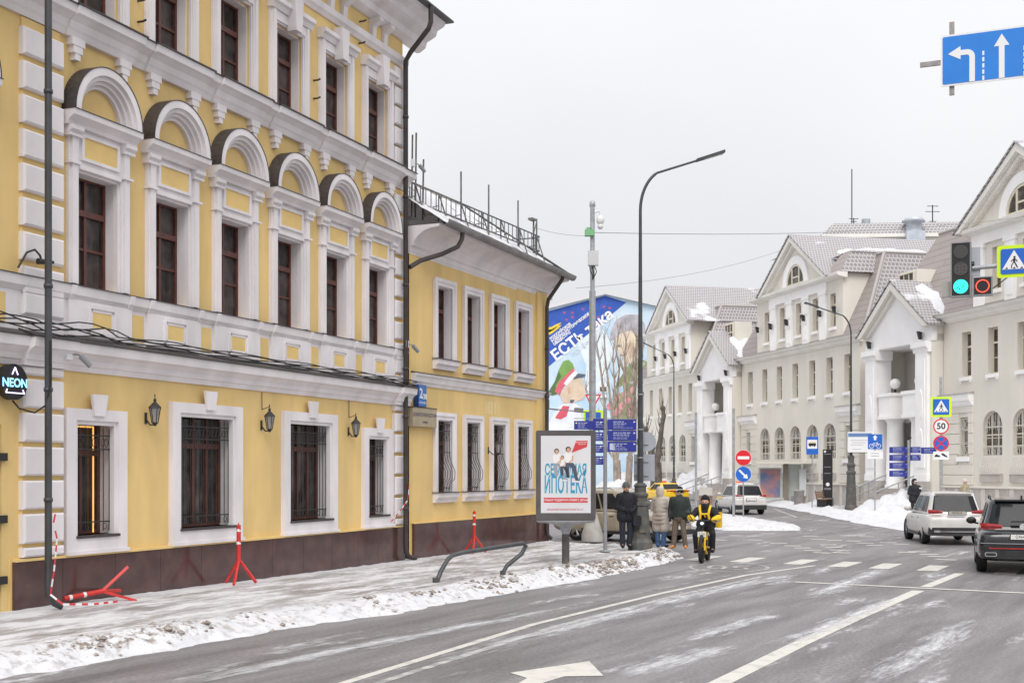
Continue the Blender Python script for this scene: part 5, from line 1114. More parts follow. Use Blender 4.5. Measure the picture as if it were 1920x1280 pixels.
pollard('pale pollarded tree with upright bare shoots in front of the mural', 8.65, 104, 3.2, .34, [(-1.5, 12.6, .13), (-.9, 13.2, .12), (-.35, 12.2, .10), (.15, 13.6, .11), (.75, 12.9, .11), (-2.6, 9.0, .09)], BARK, 1)
pollard('pollarded tree leaning right against the mural behind the lamp post', 9.75, 108, 3.6, .30, [(.7, 13.4, .2), (1.1, 12.9, .15), (.3, 12.0, .12), (-.3, 10.5, .11)], BARK, 2)
pollard('dark forked pollarded tree in front of the beige building', 11.45, 101, 3.0, .5, [(-.8, 5.6, .3), (.55, 7.3, .26)], BARK2, 3)
# ================================================================ STREET FURNITURE
POSTM = mat('lamp_post_paint', (0.045, 0.052, 0.058), .5, .2, 4); BASEM = mat('cast_iron_weathered', (0.075, 0.08, 0.08), .6, .35, 4, .3, col2=(0.16, 0.13, 0.105), lo=.45, hi=.75)
def bend(p0, top, reach, rise, n=10):
    """vertical post bending over into an arm"""
    pts = [(0, 0, p0)]; r_ = .75
    for k in range(n+1):
        a = R(180 - 66*k/n); pts.append((r_*1.1 + r_*1.1*math.cos(a), 0, top + r_*1.6*math.sin(a)))
    pts.append((reach, 0, pts[-1][2] + rise)); return pts
def lamp(label, x, y, rz, top, reach, rise, s=1.0, base=1.4):
    o = thing('street_lamp', label, 'street lamp', (x, y, .1), rz, 'street lamps')
    b = MB(); b.lathe([(.36*s, 0), (.36*s, .22), (.335*s, .26), (.30*s, .32), (.235*s, base*.86), (.225*s, base*.88), (.27*s, base*.90), (.27*s, base*.95), (.20*s, base*.98), (.20*s, base*1.06), (.235*s, base*1.09), (.235*s, base*1.13), (.17*s, base*1.17), (.17*s, base*1.27), (.20*s, base*1.30), (.13*s, base*1.36)], 12, smooth=False)
    bo = b.build('base', BASEM, o); MB().box(-.11*s, .11*s, -.335*s, -.24*s, .50, .95).build('hatch', BASEM, bo)
    pts = bend(base*1.3, top, reach, rise); n_ = len(pts)
    MB().tube([(0, 0, base*1.2), (0, 0, top*.5)] + pts[1:], [.092*s, .068*s] + [.043*s]*(n_-3) + [.034*s, .03*s], 14).build('pole', POSTM, o)
    for z in (2.6, 3.4, 4.4): MB().lathe([(.085*s, 0), (.093*s, 0), (.093*s, .03), (.085*s, .03)], 14, (0, 0, z)).build('band', GALV, o)
    e = Vector(pts[-1]); d = (e - Vector(pts[-2])).normalized()
    h = MB(); w = .15*s; L_ = .75*s; u = Vector((0, 1, 0))*w; up = Vector((0, 0, 1)).cross(Vector((0, 1, 0))); t = d.cross(Vector((0, 1, 0)))*-1
    q = [e - d*.1 + u*.5, e - d*.1 - u*.5, e + d*L_ - u, e + d*L_ + u]; th = Vector((0, 0, .085*s))
    h.add([*(p - th*.4 for p in q), *(p + th*.6 for p in q)], [(0, 1, 2, 3), (7, 6, 5, 4), (0, 4, 5, 1), (1, 5, 6, 2), (2, 6, 7, 3), (3, 7, 4, 0)]); h.build('lamp_head', POSTM, o)
    MB().add([p - th*.45 for p in (e + d*.15 + u*.6, e + d*.15 - u*.6, e + d*L_*.93 - u*.8, e + d*L_*.93 + u*.8)], [(0, 1, 2, 3)]).build('led_panel', mat('led_panel', (.5, .5, .48), .3), o)
    return o
lamp('tall dark street lamp with heavy cast base at the pavement corner, in front', 3.66, 36.5, R(8), 9.65, 1.75, .42)
lamp('street lamp beside the bus stop with its arm reaching left', 19.15, 72.3, R(188), 9.9, 2.0, .45, 1.0, 2.3)
lamp('small far street lamp in front of the farthest attic', 12.9, 102, R(190), 10.4, 1.9, .6, .9, 1.2)
def plate(o, name, poly, y, m, th=.012): return MB().prism(poly, y - th, y).build(name, m, o)
def rr(w, h, r=.06, cx=0, cz=0):
    p = []
    for sx, sz, a0 in ((1, 1, 0), (-1, 1, 90), (-1, -1, 180), (1, -1, 270)):
        for k in range(5): a = R(a0 + 90*k/4); p.append((cx + sx*(w/2-r) + r*math.cos(a), cz + sz*(h/2-r) + r*math.sin(a)))
    return p
def circ(r, cx=0, cz=0, n=36): return [(cx + r*math.cos(2*math.pi*k/n), cz + r*math.sin(2*math.pi*k/n)) for k in range(n)]
def walker(o, s, cz, y, m=KSIGN):
    """striding figure of the crossing sign"""
    mb = MB(); q = lambda pts: mb.prism([(x*s, cz + z*s) for x, z in pts], y - .004, y)
    mb.disc(.02*s, cz + .20*s, .045*s, y - .004, y, 14)
    q([(-.03, .14), (.05, .15), (.05, -.02), (-.04, -.03)]); q([(-.03, .13), (-.13, .03), (-.11, 0), (-.02, .09)]); q([(.04, .14), (.13, .06), (.13, -.01), (.10, -.01), (.09, .05), (.04, .10)])
    q([(-.04, -.02), (.0, -.02), (-.07, -.14), (-.08, -.26), (-.12, -.26), (-.105, -.12)]); q([(.0, -.02), (.05, -.02), (.16, -.24), (.12, -.26)])
    return mb.build('walking_figure', m, o)
def crossing(o, w, cz, y, border=True):
    if border: plate(o, 'lime_border', rr(w*1.28, w*1.28, .05, 0, cz), y, LIME)
    plate(o, 'blue_plate', rr(w, w, .04, 0, cz), y - .014, BSIGN); h = w*.80
    plate(o, 'white_triangle', [(-w*.44, cz - w*.32), (w*.44, cz - w*.32), (0, cz + w*.44)], y - .028, WSIGN, .004); walker(o, w*.95, cz - w*.03, y - .033)
    for x in (-.28, 0, .28): plate(o, 'stripe', [((x-.06)*w, cz - w*.30), ((x+.06)*w, cz - w*.30), ((x+.02)*w, cz - w*.23)], y - .033, KSIGN, .003)
def signpost(label, x, y, rz, h, r=.03, group=None, z=.08):
    o = thing('sign_post', label, 'traffic sign', (x, y, z), rz, group); MB().tube([(0, 0, 0), (0, 0, h)], r, 10).lathe([(r*2.2, 0), (r*2.2, .03), (r, .05)], 10).build('post', GALV, o); return o
# --- camera mast with yield and crossing signs
o = thing('camera_mast', 'tall grey steel mast with cabinet, green box and dome camera', 'mast', (2.62, 41.7, .05))
MB().lathe([(.36, 0), (.35, .25), (.28, .45), (.16, .85), (.12, .9)], 14).build('concrete_foot', mat('concrete', (0.42, 0.40, 0.38), .85, .12, 4), o)
MB().tube([(0, 0, .8), (0, 0, 8.15)], [.115, .105], 14).tube([(0, 0, 8.1), (0, 0, 10.9)], .075, 12).build('pole', GALV, o)
MB().box(-.15, .18, -.26, -.05, 8.95, 9.42).build('cabinet', mat('cabinet_grey', (0.55, 0.55, 0.55), .5), o); MB().box(-.25, .05, -.2, .05, 9.92, 10.12).box(-.2, -.08, -.12, 0, 10.1, 10.2).build('green_box', mat('green_box', (0.18, 0.42, 0.20), .5), o)
MB().tube([(.0, 0, 10.7), (.24, 0, 10.75), (.24, 0, 10.65)], .03, 8).ball((.26, 0, 10.45), .13, 12, (1, 1, 1.3)).ball((.26, 0, 10.25), .10, 12).build('dome_camera', mat('camera_white', (.7, .7, .7), .4), o); MB().lathe([(.05, 10.85), (.10, 10.9), (.09, 11.05), (.03, 11.1)], 10).build('mast_cap', GALV, o)
for k in range(3): MB().tube([(-.1+.08*k, -.12, 8.95), (-.08+.1*k, -.2, 8.75), (0+.04*k, -.1, 8.65), (.0, -.09, 8.5)], .015, 5).build('cable', KSIGN, o)
o = signpost('red bordered yield sign above a crossing sign beyond the side street', 3.93, 62, R(-3), 6.3, .05)
cz = 5.72; plate(o, 'yield_border', [(-.40, cz+.23), (.40, cz+.23), (0, cz-.46)], -.07, RSIGN); plate(o, 'yield_face', [(-.29, cz+.165), (.29, cz+.165), (0, cz-.32)], -.083, WSIGN, .004); crossing(o, .74, 4.72, -.07)
# --- direction boards
o = thing('direction_sign', 'steel post carrying stacked navy direction boards on both sides, by the advertising panel', 'direction sign', (2.57, 35.3, .12), R(0))
MB().tube([(0, 0, 0), (0, 0, 3.95)], .055, 10).lathe([(.16, 0), (.16, .03), (.055, .06)], 10).build('post', GREYP, o)
LINEW = mat('board_print', (0.50, 0.54, 0.68), .5)
def board(o, x0, x1, z0, z1, arrow, seed, y=-.05):
    b = MB().box(x0, x1, y, y+.03, z0, z1).build('board', NAVY, o); rn = random.Random(seed); mb = MB(); h = z1 - z0
    z = z1 - h*.2; k = 0
    while z > z0 + h*.14:
        L_ = (x1-x0)*rn.uniform(.30, .62); xx = x0 + (x1-x0)*.2; th = h*.065 if k < 2 else h*.03
        while L_ > 0:
            wd = rn.uniform(.04, .11)*(1 if h > .2 else .7); mb.box(xx, xx + wd, y-.003, y, z - th, z); xx += wd + .02; L_ -= wd + .02
        z -= h*.19 if k < 2 else h*.12; k += 1
    mb.build('print', LINEW, b); ax = x0 + .06 if arrow < 0 else x1 - .06
    MB().prism([(ax + arrow*.035, (z0+z1)/2 + h*.25), (ax - arrow*.02, (z0+z1)/2 + h*.25 + .025), (ax - arrow*.02, (z0+z1)/2 + h*.25 - .025)], y-.004, y).build('arrow', WSIGN, b)
for k in range(3): board(o, .06, .86, 3.36 - .305*k, 3.64 - .305*k, 1, k+1)
MB().box(.12, .26, -.053, -.05, 2.80, 2.98).build('pale_square', LINEW, o)
board(o, -.86, -.33, 3.36, 3.60, -1, 9); MB().box(-.34, -.05, -.045, -.02, 3.34, 3.66).build('board', NAVY, o)
for k in range(4): board(o, -.31, -.06, 3.38 - .33*k, 3.62 - .33*k, 1, 20+k, -.06)
for k in range(4): MB().box(-.86 if k == 0 else -.3, .86 if k < 3 else .1, -.02, .0, 3.655 - .305*k, 3.675 - .305*k).build('frame_bar', GREYP, o)
# --- back of a round and a square sign strapped to the big lamp
o = thing('strapped_signs', 'grey backs of a round and a rectangular sign strapped to the big street lamp', 'traffic sign', (3.80, 36.75, .1)); GB = mat('sign_back_grey', (0.34, 0.36, 0.40), .5, .08, 3)
MB().disc(.06, 3.08, .28, .02, .035).build('round_back', GB, o); MB().box(-.30, .30, .02, .035, 1.95, 2.72).build('square_back', GB, o)
for z in (2.1, 2.5, 3.0): MB().box(-.28, .12, -.02, .02, z, z+.04).build('strap', GALV, o)
# --- advertising panel
o = thing('advertising_panel', 'dark framed advertising panel on a grey foot beside the lower yellow building', 'advertising panel', (1.30, 31.0, .12), R(-1.5)); PF = mat('panel_frame', (0.085, 0.08, 0.078), .45, .15, 3)
MB().tube([(0, 0, -.05), (0, 0, .72)], .092, 16).build('foot', mat('foot_dark', (0.10, 0.095, 0.09), .6, .2, 5), o); MB().lathe([(.092, .70), (.105, .75), (.16, .88), (.35, .95), (.70, .985), (.72, 1.03)], 24).build('cup', GALV, o)
bo = MB(); bo.prism(rr(1.44, 2.16, .05, 0, 2.12), -.16, .16); body = bo.build('case', PF, o)
PAPER = mat('poster_paper', (0.66, 0.66, 0.68), .35, .03, 1); plate(o, 'poster', rr(1.20, 1.86, .01, 0, 2.14), -.163, PAPER, .004)
CY = mat('poster_blue', (0.03, 0.30, 0.48), .4); PR = mat('poster_red', (0.60, 0.05, 0.06), .4); INK = mat('poster_ink', (0.10, 0.08, 0.09), .4)
def ptext(s, x, z, size, m, sx=1.0, bold=.0, layer=0): return text_obj('poster_lettering', s, size, m, o, face_my(x, -.169 - .002*layer, z), sx=sx, bold=bold)
ptext('СЕМЕЙНАЯ', 0, 2.24, .36, CY, .50, .010); ptext('ИПОТЕКА', .0, 1.87, .56, CY, .385, .014)
plate(o, 'red_bar', [(-.53, 1.46), (.53, 1.46), (.53, 1.58), (-.53, 1.58)], -.168, PR, .002); ptext('БОЛЬШАЯ ПОДДЕРЖКА СЕМЕЙ С ДЕТЬМИ', 0, 1.52, .062, WSIGN, .86, .001, 1)
ptext('национальныепроекты.рф', 0, 1.30, .075, PR, .95)
plate(o, 'red_tag', [(.14, 2.66), (.25, 2.95), (.53, 2.95), (.51, 2.80)], -.168, PR, .002); ptext('национальные\nпроекты', .39, 2.89, .045, WSIGN, 1, 0, 1)
SKN = mat('print_skin', (0.62, 0.36, 0.24), .5); HAIRP = mat('print_hair', (0.06, 0.03, 0.02), .5); SHW = mat('print_shirt', (0.78, 0.77, 0.76), .5); JEAN = mat('print_jeans', (0.07, 0.08, 0.12), .5); JEAN2 = mat('print_jeans_light', (0.30, 0.32, 0.38), .5)
def fig(cx, cz, s, hair, pants, flip):
    """seated figure printed on the poster"""
    P = lambda nm, m, pts, k: plate(o, nm, [(cx + x*s*flip, cz + z*s) for x, z in (pts if flip > 0 else pts[::-1])], -.172 - .002*k, m, .001)
    P('printed_legs', pants, [(-.10, -.20), (.12, -.20), (.22, -.34), (.26, -.60), (.30, -.72), (.20, -.72), (.16, -.58), (.10, -.38), (.02, -.30), (.04, -.62), (-.05, -.62), (-.10, -.34)], 0)
    P('printed_shirt', SHW, [(-.10, -.22), (.13, -.22), (.13, 0.0), (.09, .07), (-.07, .07), (-.12, 0)], 1); P('printed_arm', SKN, [(.10, -.02), (.15, -.02), (.13, -.18), (.02, -.22), (.02, -.18), (.09, -.15)], 2)
    P('printed_shoes', SHW, [(.19, -.72), (.33, -.74), (.33, -.78), (.18, -.76)], 1)
    P('printed_hair', hair, circ(.075 if hair is not None else .06, 0, .16, 12), 1); P('printed_face', SKN, circ(.052, 0.005, .145, 12), 3); P('printed_neck', SKN, [(-.02, .05), (.02, .05), (.02, .12), (-.02, .12)], 2)
fig(-.22, 2.58, .78, HAIRP, JEAN2, 1); fig(.06, 2.61, .86, HAIRP, JEAN, 1); fig(-.08, 2.46, .56, HAIRP, JEAN, 1)
# --- bent hoop barrier
HOOP = mat('hoop_paint', (0.06, 0.065, 0.068), .45, .2, 6)
o = thing('hoop_rail', 'bent dark steel hoop rail standing in the dirty kerb snow', 'rail', (-1.5, 25.0, .1), math.atan2(1.9, 1.16))
pts = [(0, 0, -.1), (.02, 0, .02), (.20, 0, .28), (.42, 0, .48), (.58, 0, .56), (1.0, 0, .60), (2.35, -.35, .70), (2.62, -.42, .72), (2.72, -.44, .66), (2.62, -.40, .50), (2.32, -.22, .26), (2.22, -.18, .12), (2.22, -.18, -.1)]
MB().tube(pts, .046, 12).build('tube', HOOP, o)
for p in ((0.01, 0, 0), (2.22, -.18, .02)): MB().tube([(p[0], p[1], -.08), (p[0], p[1], .16)], [.066, .058], 10).build('socket', HOOP, o)
# --- red tripod stands
def tripod(label, x, y, z, fallen=None, rz=0.0):
    o = thing('tripod_stand', label, 'barrier stand', (x, y, z), rz, 'red tripod barrier stands')
    MB().tube([(0, 0, .40), (0, 0, 1.12)], .042, 6).tube([(0, 0, 1.12), (0, 0, 1.16)], .012, 6).build('post', RED, o)
    for k in range(3):
        a = R(90 + 120*k + 25); MB().tube([(0, 0, .47), (.34*math.cos(a), .34*math.sin(a), .01)], .031, 4).build('leg', RED, o)
    for zz in (1.02, .78): MB().tube([(.0, 0, zz-.03), (.004, 0, zz+.02)], .045, 6).build('tape_wrap', TAPW, o)
    if fallen: o.rotation_euler = fallen
    return o
tripod('upright red tripod stand in front of the wide barred window', -5.2, 24.35, .20, None, R(152)); tripod('upright red tripod stand by the lower building behind the hoop rail', -1.02, 34.6, .13, None, R(150))
f_ = tripod('fallen red tripod stand lying on the snow by the far left downpipe', -6.18, 21.35, .30); f_.rotation_euler = (Matrix.Rotation(R(-48), 4, 'Z') @ Matrix.Rotation(R(97), 4, 'X') @ Matrix.Rotation(R(-38), 4, 'Z')).to_euler(); f_.location = (-6.42, 21.45, .42)
# --- mast arm with traffic lights, off to the right
o = thing('signal_mast', 'steel mast arm reaching in from the right above the road', 'mast', (12.6, 25.6, 0), R(-24))
MB().tube([(0, 0, 0), (0, 0, 11.9)], [.16, .11], 14).build('pole', GALV, o); MB().tube([(0, 0, 6.72), (-3.2, 0, 6.60)], [.06, .045], 12).build('arm', GALV, o); MB().tube([(-1.8, 0, 6.68), (-1.0, 0, 6.05), (0, 0, 5.9)], .03, 8).build('brace', GALV, o); MB().box(-3.6, 0, .06, .14, 11.15, 11.27).build('beam', GALV, o)
def on_mast(x, z, y=0): return Matrix.Translation((12.6, 25.6, 0)) @ Matrix.Rotation(R(-24), 4, 'Z') @ Vector((x, y, z))
HSG = mat('signal_black', (0.012, 0.012, 0.013), .5); LENS = mat('dead_lens', (0.055, 0.05, 0.05), .3, .3, 60)
GRN = mat('green_signal_glow', (0.02, 0.85, 0.52), .4, emit=1.6); RDG = mat('red_signal_glow', (1.0, 0.07, 0.04), .4, emit=1.8)
o = thing('traffic_light', 'three lamp traffic light showing green with a red ring section beside it', 'traffic light', on_mast(-3.25, 6.64), R(-24))
def signal_case(cx, z0, z1, w):
    b = MB().box(cx-w/2, cx+w/2, -.14, .02, z0, z1).build('case', HSG, o); e = .022
    MB().box(cx-w/2-e, cx-w/2, -.155, .02, z0-e, z1+e).box(cx+w/2, cx+w/2+e, -.155, .02, z0-e, z1+e).box(cx-w/2, cx+w/2, -.155, .02, z1, z1+e).box(cx-w/2, cx+w/2, -.155, .02, z0-e, z0).build('rim', GREYP, b); return b
signal_case(-.17, -.62, .48, .36); signal_case(.26, -.62, -.27, .34)
for z in (.30, -.06): MB().disc(-.17, z, .145, -.152, -.14).build('lens', LENS, o)
for x in (-.235, -.105):
    MB().box(x-.045, x+.045, -.156, -.152, -.14, -.13).box(x-.045, x+.045, -.156, -.152, .01, .02).box(x-.045, x-.036, -.156, -.152, -.13, .01).box(x+.036, x+.045, -.156, -.152, -.13, .01).box(x-.036, x+.036, -.156, -.152, -.065, -.055).build('counter_digit', mat('dead_segment', (.12, .11, .11), .4), o)
g_ = MB().disc(-.17, -.43, .145, -.152, -.14).build('green_lens', GRN, o)
fg = MB()
for x, z in ((0, .05), (.04, .02), (.045, -.02), (.05, -.06), (-.03, .0), (-.06, -.02), (-.03, -.05), (.02, -.09), (.06, .06), (-.08, -.04), (-.02, -.06), (.05, 0)): fg.box(-.17+x-.012, -.17+x+.012, -.157, -.152, -.43+z-.012, -.43+z+.012)
fg.build('dark_figure', HSG, g_); MB().arch(.26, -.445, .118, .135, -.157, -.14, 0, 360, 40).build('red_ring', RDG, o)
MB().box(-.56, -.36, -.05, .05, -.62, -.30).build('control_box', mat('control_box', (.36, .35, .32), .6), o); MB().box(.02, .2, .02, .1, -.2, .4).build('back_plate', mat('back_plate', (.4, .41, .44), .5), o); MB().tube([(.05, 0, .02), (.05, .03, .09)], .04, 8).build('clamp', IRON, o)
MB().tube([(.44, -.02, -.50), (.78, -.04, -.25)], .012, 6).build('stay', IRON, o)
o = thing('crossing_sign', 'pedestrian crossing sign in lime border hanging beside the traffic light', 'traffic sign', on_mast(-2.38, 6.68, -.08), R(-24), 'pedestrian crossing signs'); crossing(o, .52, 0, 0); MB().box(-.3, .3, .0, .03, -.03, .03).build('bracket', GALV, o)
o = thing('lane_sign', 'wide blue lane arrow sign hanging above the road at the top right', 'traffic sign', on_mast(-2.50, 11.0, -.05), R(-24))
plate(o, 'white_border', rr(2.66, 1.08, .04, 0, 0), 0, WSIGN, .02); LBL_ = mat('lane_blue', (0.015, 0.20, 0.66), .4, .05, 2); plate(o, 'blue_field', rr(2.58, 1.00, .03, 0, 0), -.022, LBL_, .004)
a_ = MB(); y0, y1 = -.032, -.026
def arrow_left(cx):
    a_.prism([(cx-.32, .13), (cx-.07, .27), (cx-.07, -.01)], y0, y1); a_.box(cx-.07, cx+.05, y0, y1, .075, .185); a_.arch(cx+.05, .02, .055, .165, y0, y1, 0, 90, 8); a_.box(cx+.105, cx+.215, y0, y1, -.5, .02)
arrow_left(-.86); ob = a_.build('left_arrow', WSIGN, o)
a_ = MB(); a_.prism([(-.27, .17), (.03, .17), (-.12, .42)], y0, y1); a_.box(-.175, -.065, y0, y1, -.5, .17); a_.build('ahead_arrow', WSIGN, o)
a_ = MB(); a_.prism([(.85, .27), (1.1, .13), (.85, -.01)], y0, y1); a_.box(.73, .85, y0, y1, .075, .185); a_.box(.62, .73, y0, y1, -.5, .185); a_.build('right_arrow', WSIGN, o)
for x in (-.48, .32):
    for k in range(5): MB().box(x-.02, x+.02, y0, y1, -.5 + .13*k, -.41 + .13*k).build('dash', WSIGN, o)
MB().box(-1.75, .5, .0, .06, -.06, .04).build('cross_bar', mat('bar_weathered', (.30, .28, .27), .6, .2, 6), o); MB().box(-1.16, -1.06, .02, .08, -.72, .82).build('upright_bar', MATS['bar_weathered'], o)
# --- far side signs
o = signpost('tall post with crossing, 50 limit, no stopping and tow-away signs at the right', 20.3, 60.6, R(-10), 6.7, .06)
crossing(o, .74, 5.28, -.07); plate(o, 'limit_ring', circ(.36, 0, 4.36), -.07, RSIGN); plate(o, 'limit_face', circ(.30, 0, 4.36), -.083, WSIGN, .003); text_obj('limit_number', '50', .40, KSIGN, o, face_my(0, -.088, 4.36), bold=.012)
plate(o, 'no_stopping_ring', circ(.36, 0, 3.56), -.07, RSIGN); plate(o, 'no_stopping_face', circ(.30, 0, 3.56), -.083, BSIGN, .003)
for a in (45, -45): MB().add([tuple(Matrix.Rotation(R(a), 3, 'Y') @ Vector((x, -.092 - (.001 if a > 0 else 0), z)) + Vector((0, 0, 3.56))) for x, z in ((-.32, -.03), (.32, -.03), (.32, .03), (-.32, .03))], [(0, 1, 2, 3)]).build('bar', RSIGN, o)
plate(o, 'tow_plate', rr(.72, .38, .03, 0, 2.98), -.07, WSIGN); tw = MB(); tw.prism([(-.3, 2.92), (-.05, 2.92), (-.05, 2.99), (-.14, 3.0), (-.18, 3.05), (-.28, 3.0)], -.09, -.083); tw.prism([(.0, 3.07), (.1, 3.09), (.28, 2.95), (.3, 2.90), (.2, 2.92), (.05, 3.0)], -.09, -.083); stuff(tw.build('tow_symbol', KSIGN, o))
o = signpost('no entry sign above a blue keep right arrow on the traffic island', 10.95, 60.6, R(-6), 2.9); plate(o, 'red_disc', circ(.36, 0, 2.88), -.05, RSIGN); plate(o, 'disc_edge', circ(.375, 0, 2.88), -.045, WSIGN, .004); MB().box(-.27, .27, -.068, -.063, 2.81, 2.95).build('white_bar', WSIGN, o)
plate(o, 'blue_disc', circ(.36, 0, 2.10), -.05, BSIGN); plate(o, 'disc_edge', circ(.375, 0, 2.10), -.045, WSIGN, .004); ar_ = MB(); c_, s_ = math.cos(R(-45)), math.sin(R(-45))
ar_.prism([(c_*x - s_*z, 2.10 + s_*x + c_*z) for x, z in ((-.28, -.045), (.10, -.045), (.10, -.13), (.30, 0), (.10, .13), (.10, .045), (-.28, .045))], -.068, -.063); ar_.build('white_arrow', WSIGN, o)
for lab, x, y, h in (('bare grey post left of the no entry sign on the traffic island', 10.65, 61.5, 5.3), ('bare grey post behind the electric bike rider', 9.2, 64, 5.2)):
    p_ = thing('steel_post', lab, 'post', (x, y, .05), 0, 'bare grey posts'); MB().tube([(0, 0, 0), (0, 0, h)], .062, 10).build('tube', GALV, p_)
o = signpost('blue cycle lane sign with white plate on a thin post by the snow bank', 18.6, 65.6, R(-8), 4.15, .035); plate(o, 'blue_plate', rr(.72, .76, .03, 0, 3.75), -.04, BSIGN); plate(o, 'white_plate', rr(.78, .42, .03, 0, 3.08), -.04, WSIGN)
bk = MB(); bk.prism([(-.06, 3.83), (.06, 3.83), (.06, 3.96), (.12, 3.96), (0, 4.10), (-.12, 3.96), (-.06, 3.96)], -.06, -.055); 
for x in (-.18, .18): bk.arch(x, 3.53, .09, .115, -.06, -.055, 0, 360, 20)
for a, b in (((-.18, 3.53), (-.06, 3.68)), ((-.06, 3.68), (.12, 3.68)), ((.18, 3.53), (.10, 3.74)), ((-.06, 3.68), (0, 3.53)), ((0, 3.53), (.12, 3.68))): bk.tube([(a[0], -.058, a[1]), (b[0], -.058, b[1])], .012, 4)
stuff(bk.build('cycle_symbol', WSIGN, o))
for z in (3.15, 3.02): MB().box(-.2, .2, -.056, -.053, z-.012, z+.012).build('print', GREYP, o)
o = thing('information_sign', 'white information board with blue header on the street lamp by the bus stop', 'sign', (19.42, 71.9, 0), R(-10)); plate(o, 'board', rr(1.35, 1.15, .03, .12, 3.95), 0, WSIGN, .03); plate(o, 'header', [(-.52, 4.25), (.76, 4.25), (.76, 4.45), (-.52, 4.45)], -.032, mat('header_blue', (.12, .22, .42), .5), .004)
for k, z in enumerate((4.05, 3.92, 3.8, 3.55)): MB().box(-.4+.1*(k % 2), .55-.12*k, -.034, -.03, z-.02, z+.02).build('print', mat('print_grey', (.5, .5, .52), .5), o)
MB().box(-.55, .75, -.01, .03, 3.34, 3.38).build('lower_bar', KSIGN, o); plate(o, 'red_diamond', [(.80, 3.6), (.98, 3.78), (.80, 3.96), (.62, 3.78)], -.036, mat('diamond_red', (.72, .25, .2), .5), .004)
o = thing('direction_sign', 'post with small blue direction boards in front of the nearer porch', 'direction sign', (20.45, 66.0, .1), R(-8)); o.scale = (.78, .78, .78); MB().tube([(0, 0, 0), (0, 0, 4.9)], .08, 10).build('post', GALV, o); MB().tube([(0, 0, 4.9), (0, -.1, 5.1), (.15, -.15, 5.05)], .06, 6).build('camera', IRON, o)
for k in range(4): board(o, -1.25, -.1, 4.05-.52*k, 4.45-.52*k, 1, 40+k, -.1)
board(o, .1, .75, 4.05, 4.45, 1, 50, -.1); board(o, .1, .75, 3.55, 3.93, 1, 51, -.1); board(o, .78, 1.75, 4.0, 4.42, 1, 52, -.1)
# --- bus stop group
o = signpost('blue bus stop sign on a thin post', 17.4, 74.2, R(-8), 3.9, .035, None, .1); plate(o, 'blue_plate', rr(.68, 1.02, .03, 0, 3.7), -.04, BSIGN); plate(o, 'white_field', rr(.56, .52, .03, 0, 3.78), -.054, WSIGN, .004); bs = MB(); bs.prism(rr(.42, .16, .05, 0, 3.76), -.064, -.058); bs.disc(-.12, 3.67, .035, -.064, -.058, 10); bs.disc(.12, 3.67, .035, -.064, -.058, 10); stuff(bs.build('bus_symbol', KSIGN, o)); MB().box(-.2, .2, -.064, -.0585, 3.86, 3.90).build('roof_stripe', mat('amber', (.7, .45, .05), .5), o)
o = thing('information_pylon', 'black information pylon on a grey block beside the bus stop', 'pylon', (20.1, 81.5, .08), R(-12)); MB().box(-.36, .36, -.28, .28, 0, .55).build('block', mat('pylon_block', (.10, .10, .11), .6), o); MB().box(-.30, .30, -.12, .12, .55, 3.62).build('slab', mat('pylon_black', (.018, .016, .018), .35), o); MB().disc(-.17, 3.48, .07, -.13, -.12, 16).build('emblem', WSIGN, o); MB().disc(0, 1.40, .12, -.13, -.12, 16).build('emblem', WSIGN, o)
for z in (3.32, 2.5, 2.1, 1.15, 1.08): MB().box(-.22, .20, -.128, -.12, z-.02, z+.02).build('print', GREYP, o)
o = thing('bus_shelter', 'glass bus shelter with poster panel and pale flat roof', 'bus shelter', (19.6, 88, .1), R(-14))
MB().box(-2.7, 3.3, -.9, .9, 2.72, 2.86).build('roof', mat('shelter_roof', (.62, .58, .50), .6), o); SG = mat('shelter_glass', (.55, .60, .56), .1, .1, 1)
for x0, x1 in ((-1.0, .25), (.45, 1.6)): MB().box(x0, x1, .72, .74, .4, 2.7).build('glass_panel', SG, o)
MB().box(-2.6, -1.05, .3, .45, .25, 2.45).build('poster_case', mat('case_grey', (.45, .48, .45), .5), o); po = MB().box(-2.5, -1.15, .288, .299, .4, 2.35).build('poster', mat('poster_scene', (.10, .16, .30), .4, 0, 1.1, col2=(.55, .22, .14), detail=6), o)
for x in (-.75, 2.6): MB().box(x-.14, x+.14, .3, .55, 0, 2.72).build('column', mat('shelter_column', (.22, .19, .15), .5), o)
MB().box(.15, .62, .1, .24, .5, 2.35).build('timetable', mat('timetable', (.6, .62, .64), .4), o); MB().box(1.75, 2.45, .2, .3, .3, 2.65).build('banner', mat('banner_white', (.72, .75, .78), .4), o); MB().disc(2.1, .65, .22, .19, .2, 16).build('banner_emblem', mat('banner_blue', (.25, .42, .62), .5), o)
MB().box(-.4, 1.5, .3, .65, .45, .5).box(-.3, -.22, .35, .6, 0, .45).box(1.3, 1.38, .35, .6, 0, .45).build('bench', GREYP, o)
o = thing('litter_bin', 'grey litter bin standing between the bus stop sign and the pylon', 'bin', (18.0, 80.3, .08)); MB().lathe([(.26, 0), (.30, .05), (.33, .95), (.36, .97), (.36, 1.05), (.25, 1.08)], 14).build('drum', mat('bin_grey', (.30, .28, .26), .6, .1, 4), o)
WOOD = mat('bench_wood', (.30, .17, .10), .7, .2, 4, stretch=(.3, 2, 2))
o = thing('park_bench', 'brown slatted bench half buried in snow beside the lamp at the bus stop', 'bench', (18.3, 74.9, .25), R(60))
for k in range(4): MB().box(-.8, .8, -.25+.12*k, -.16+.12*k, .42, .46).build('seat_slat', WOOD, o)
for k in range(3): MB().box(-.8, .8, .26+.03*k, .29+.03*k, .52+.13*k, .62+.13*k).build('back_slat', WOOD, o)
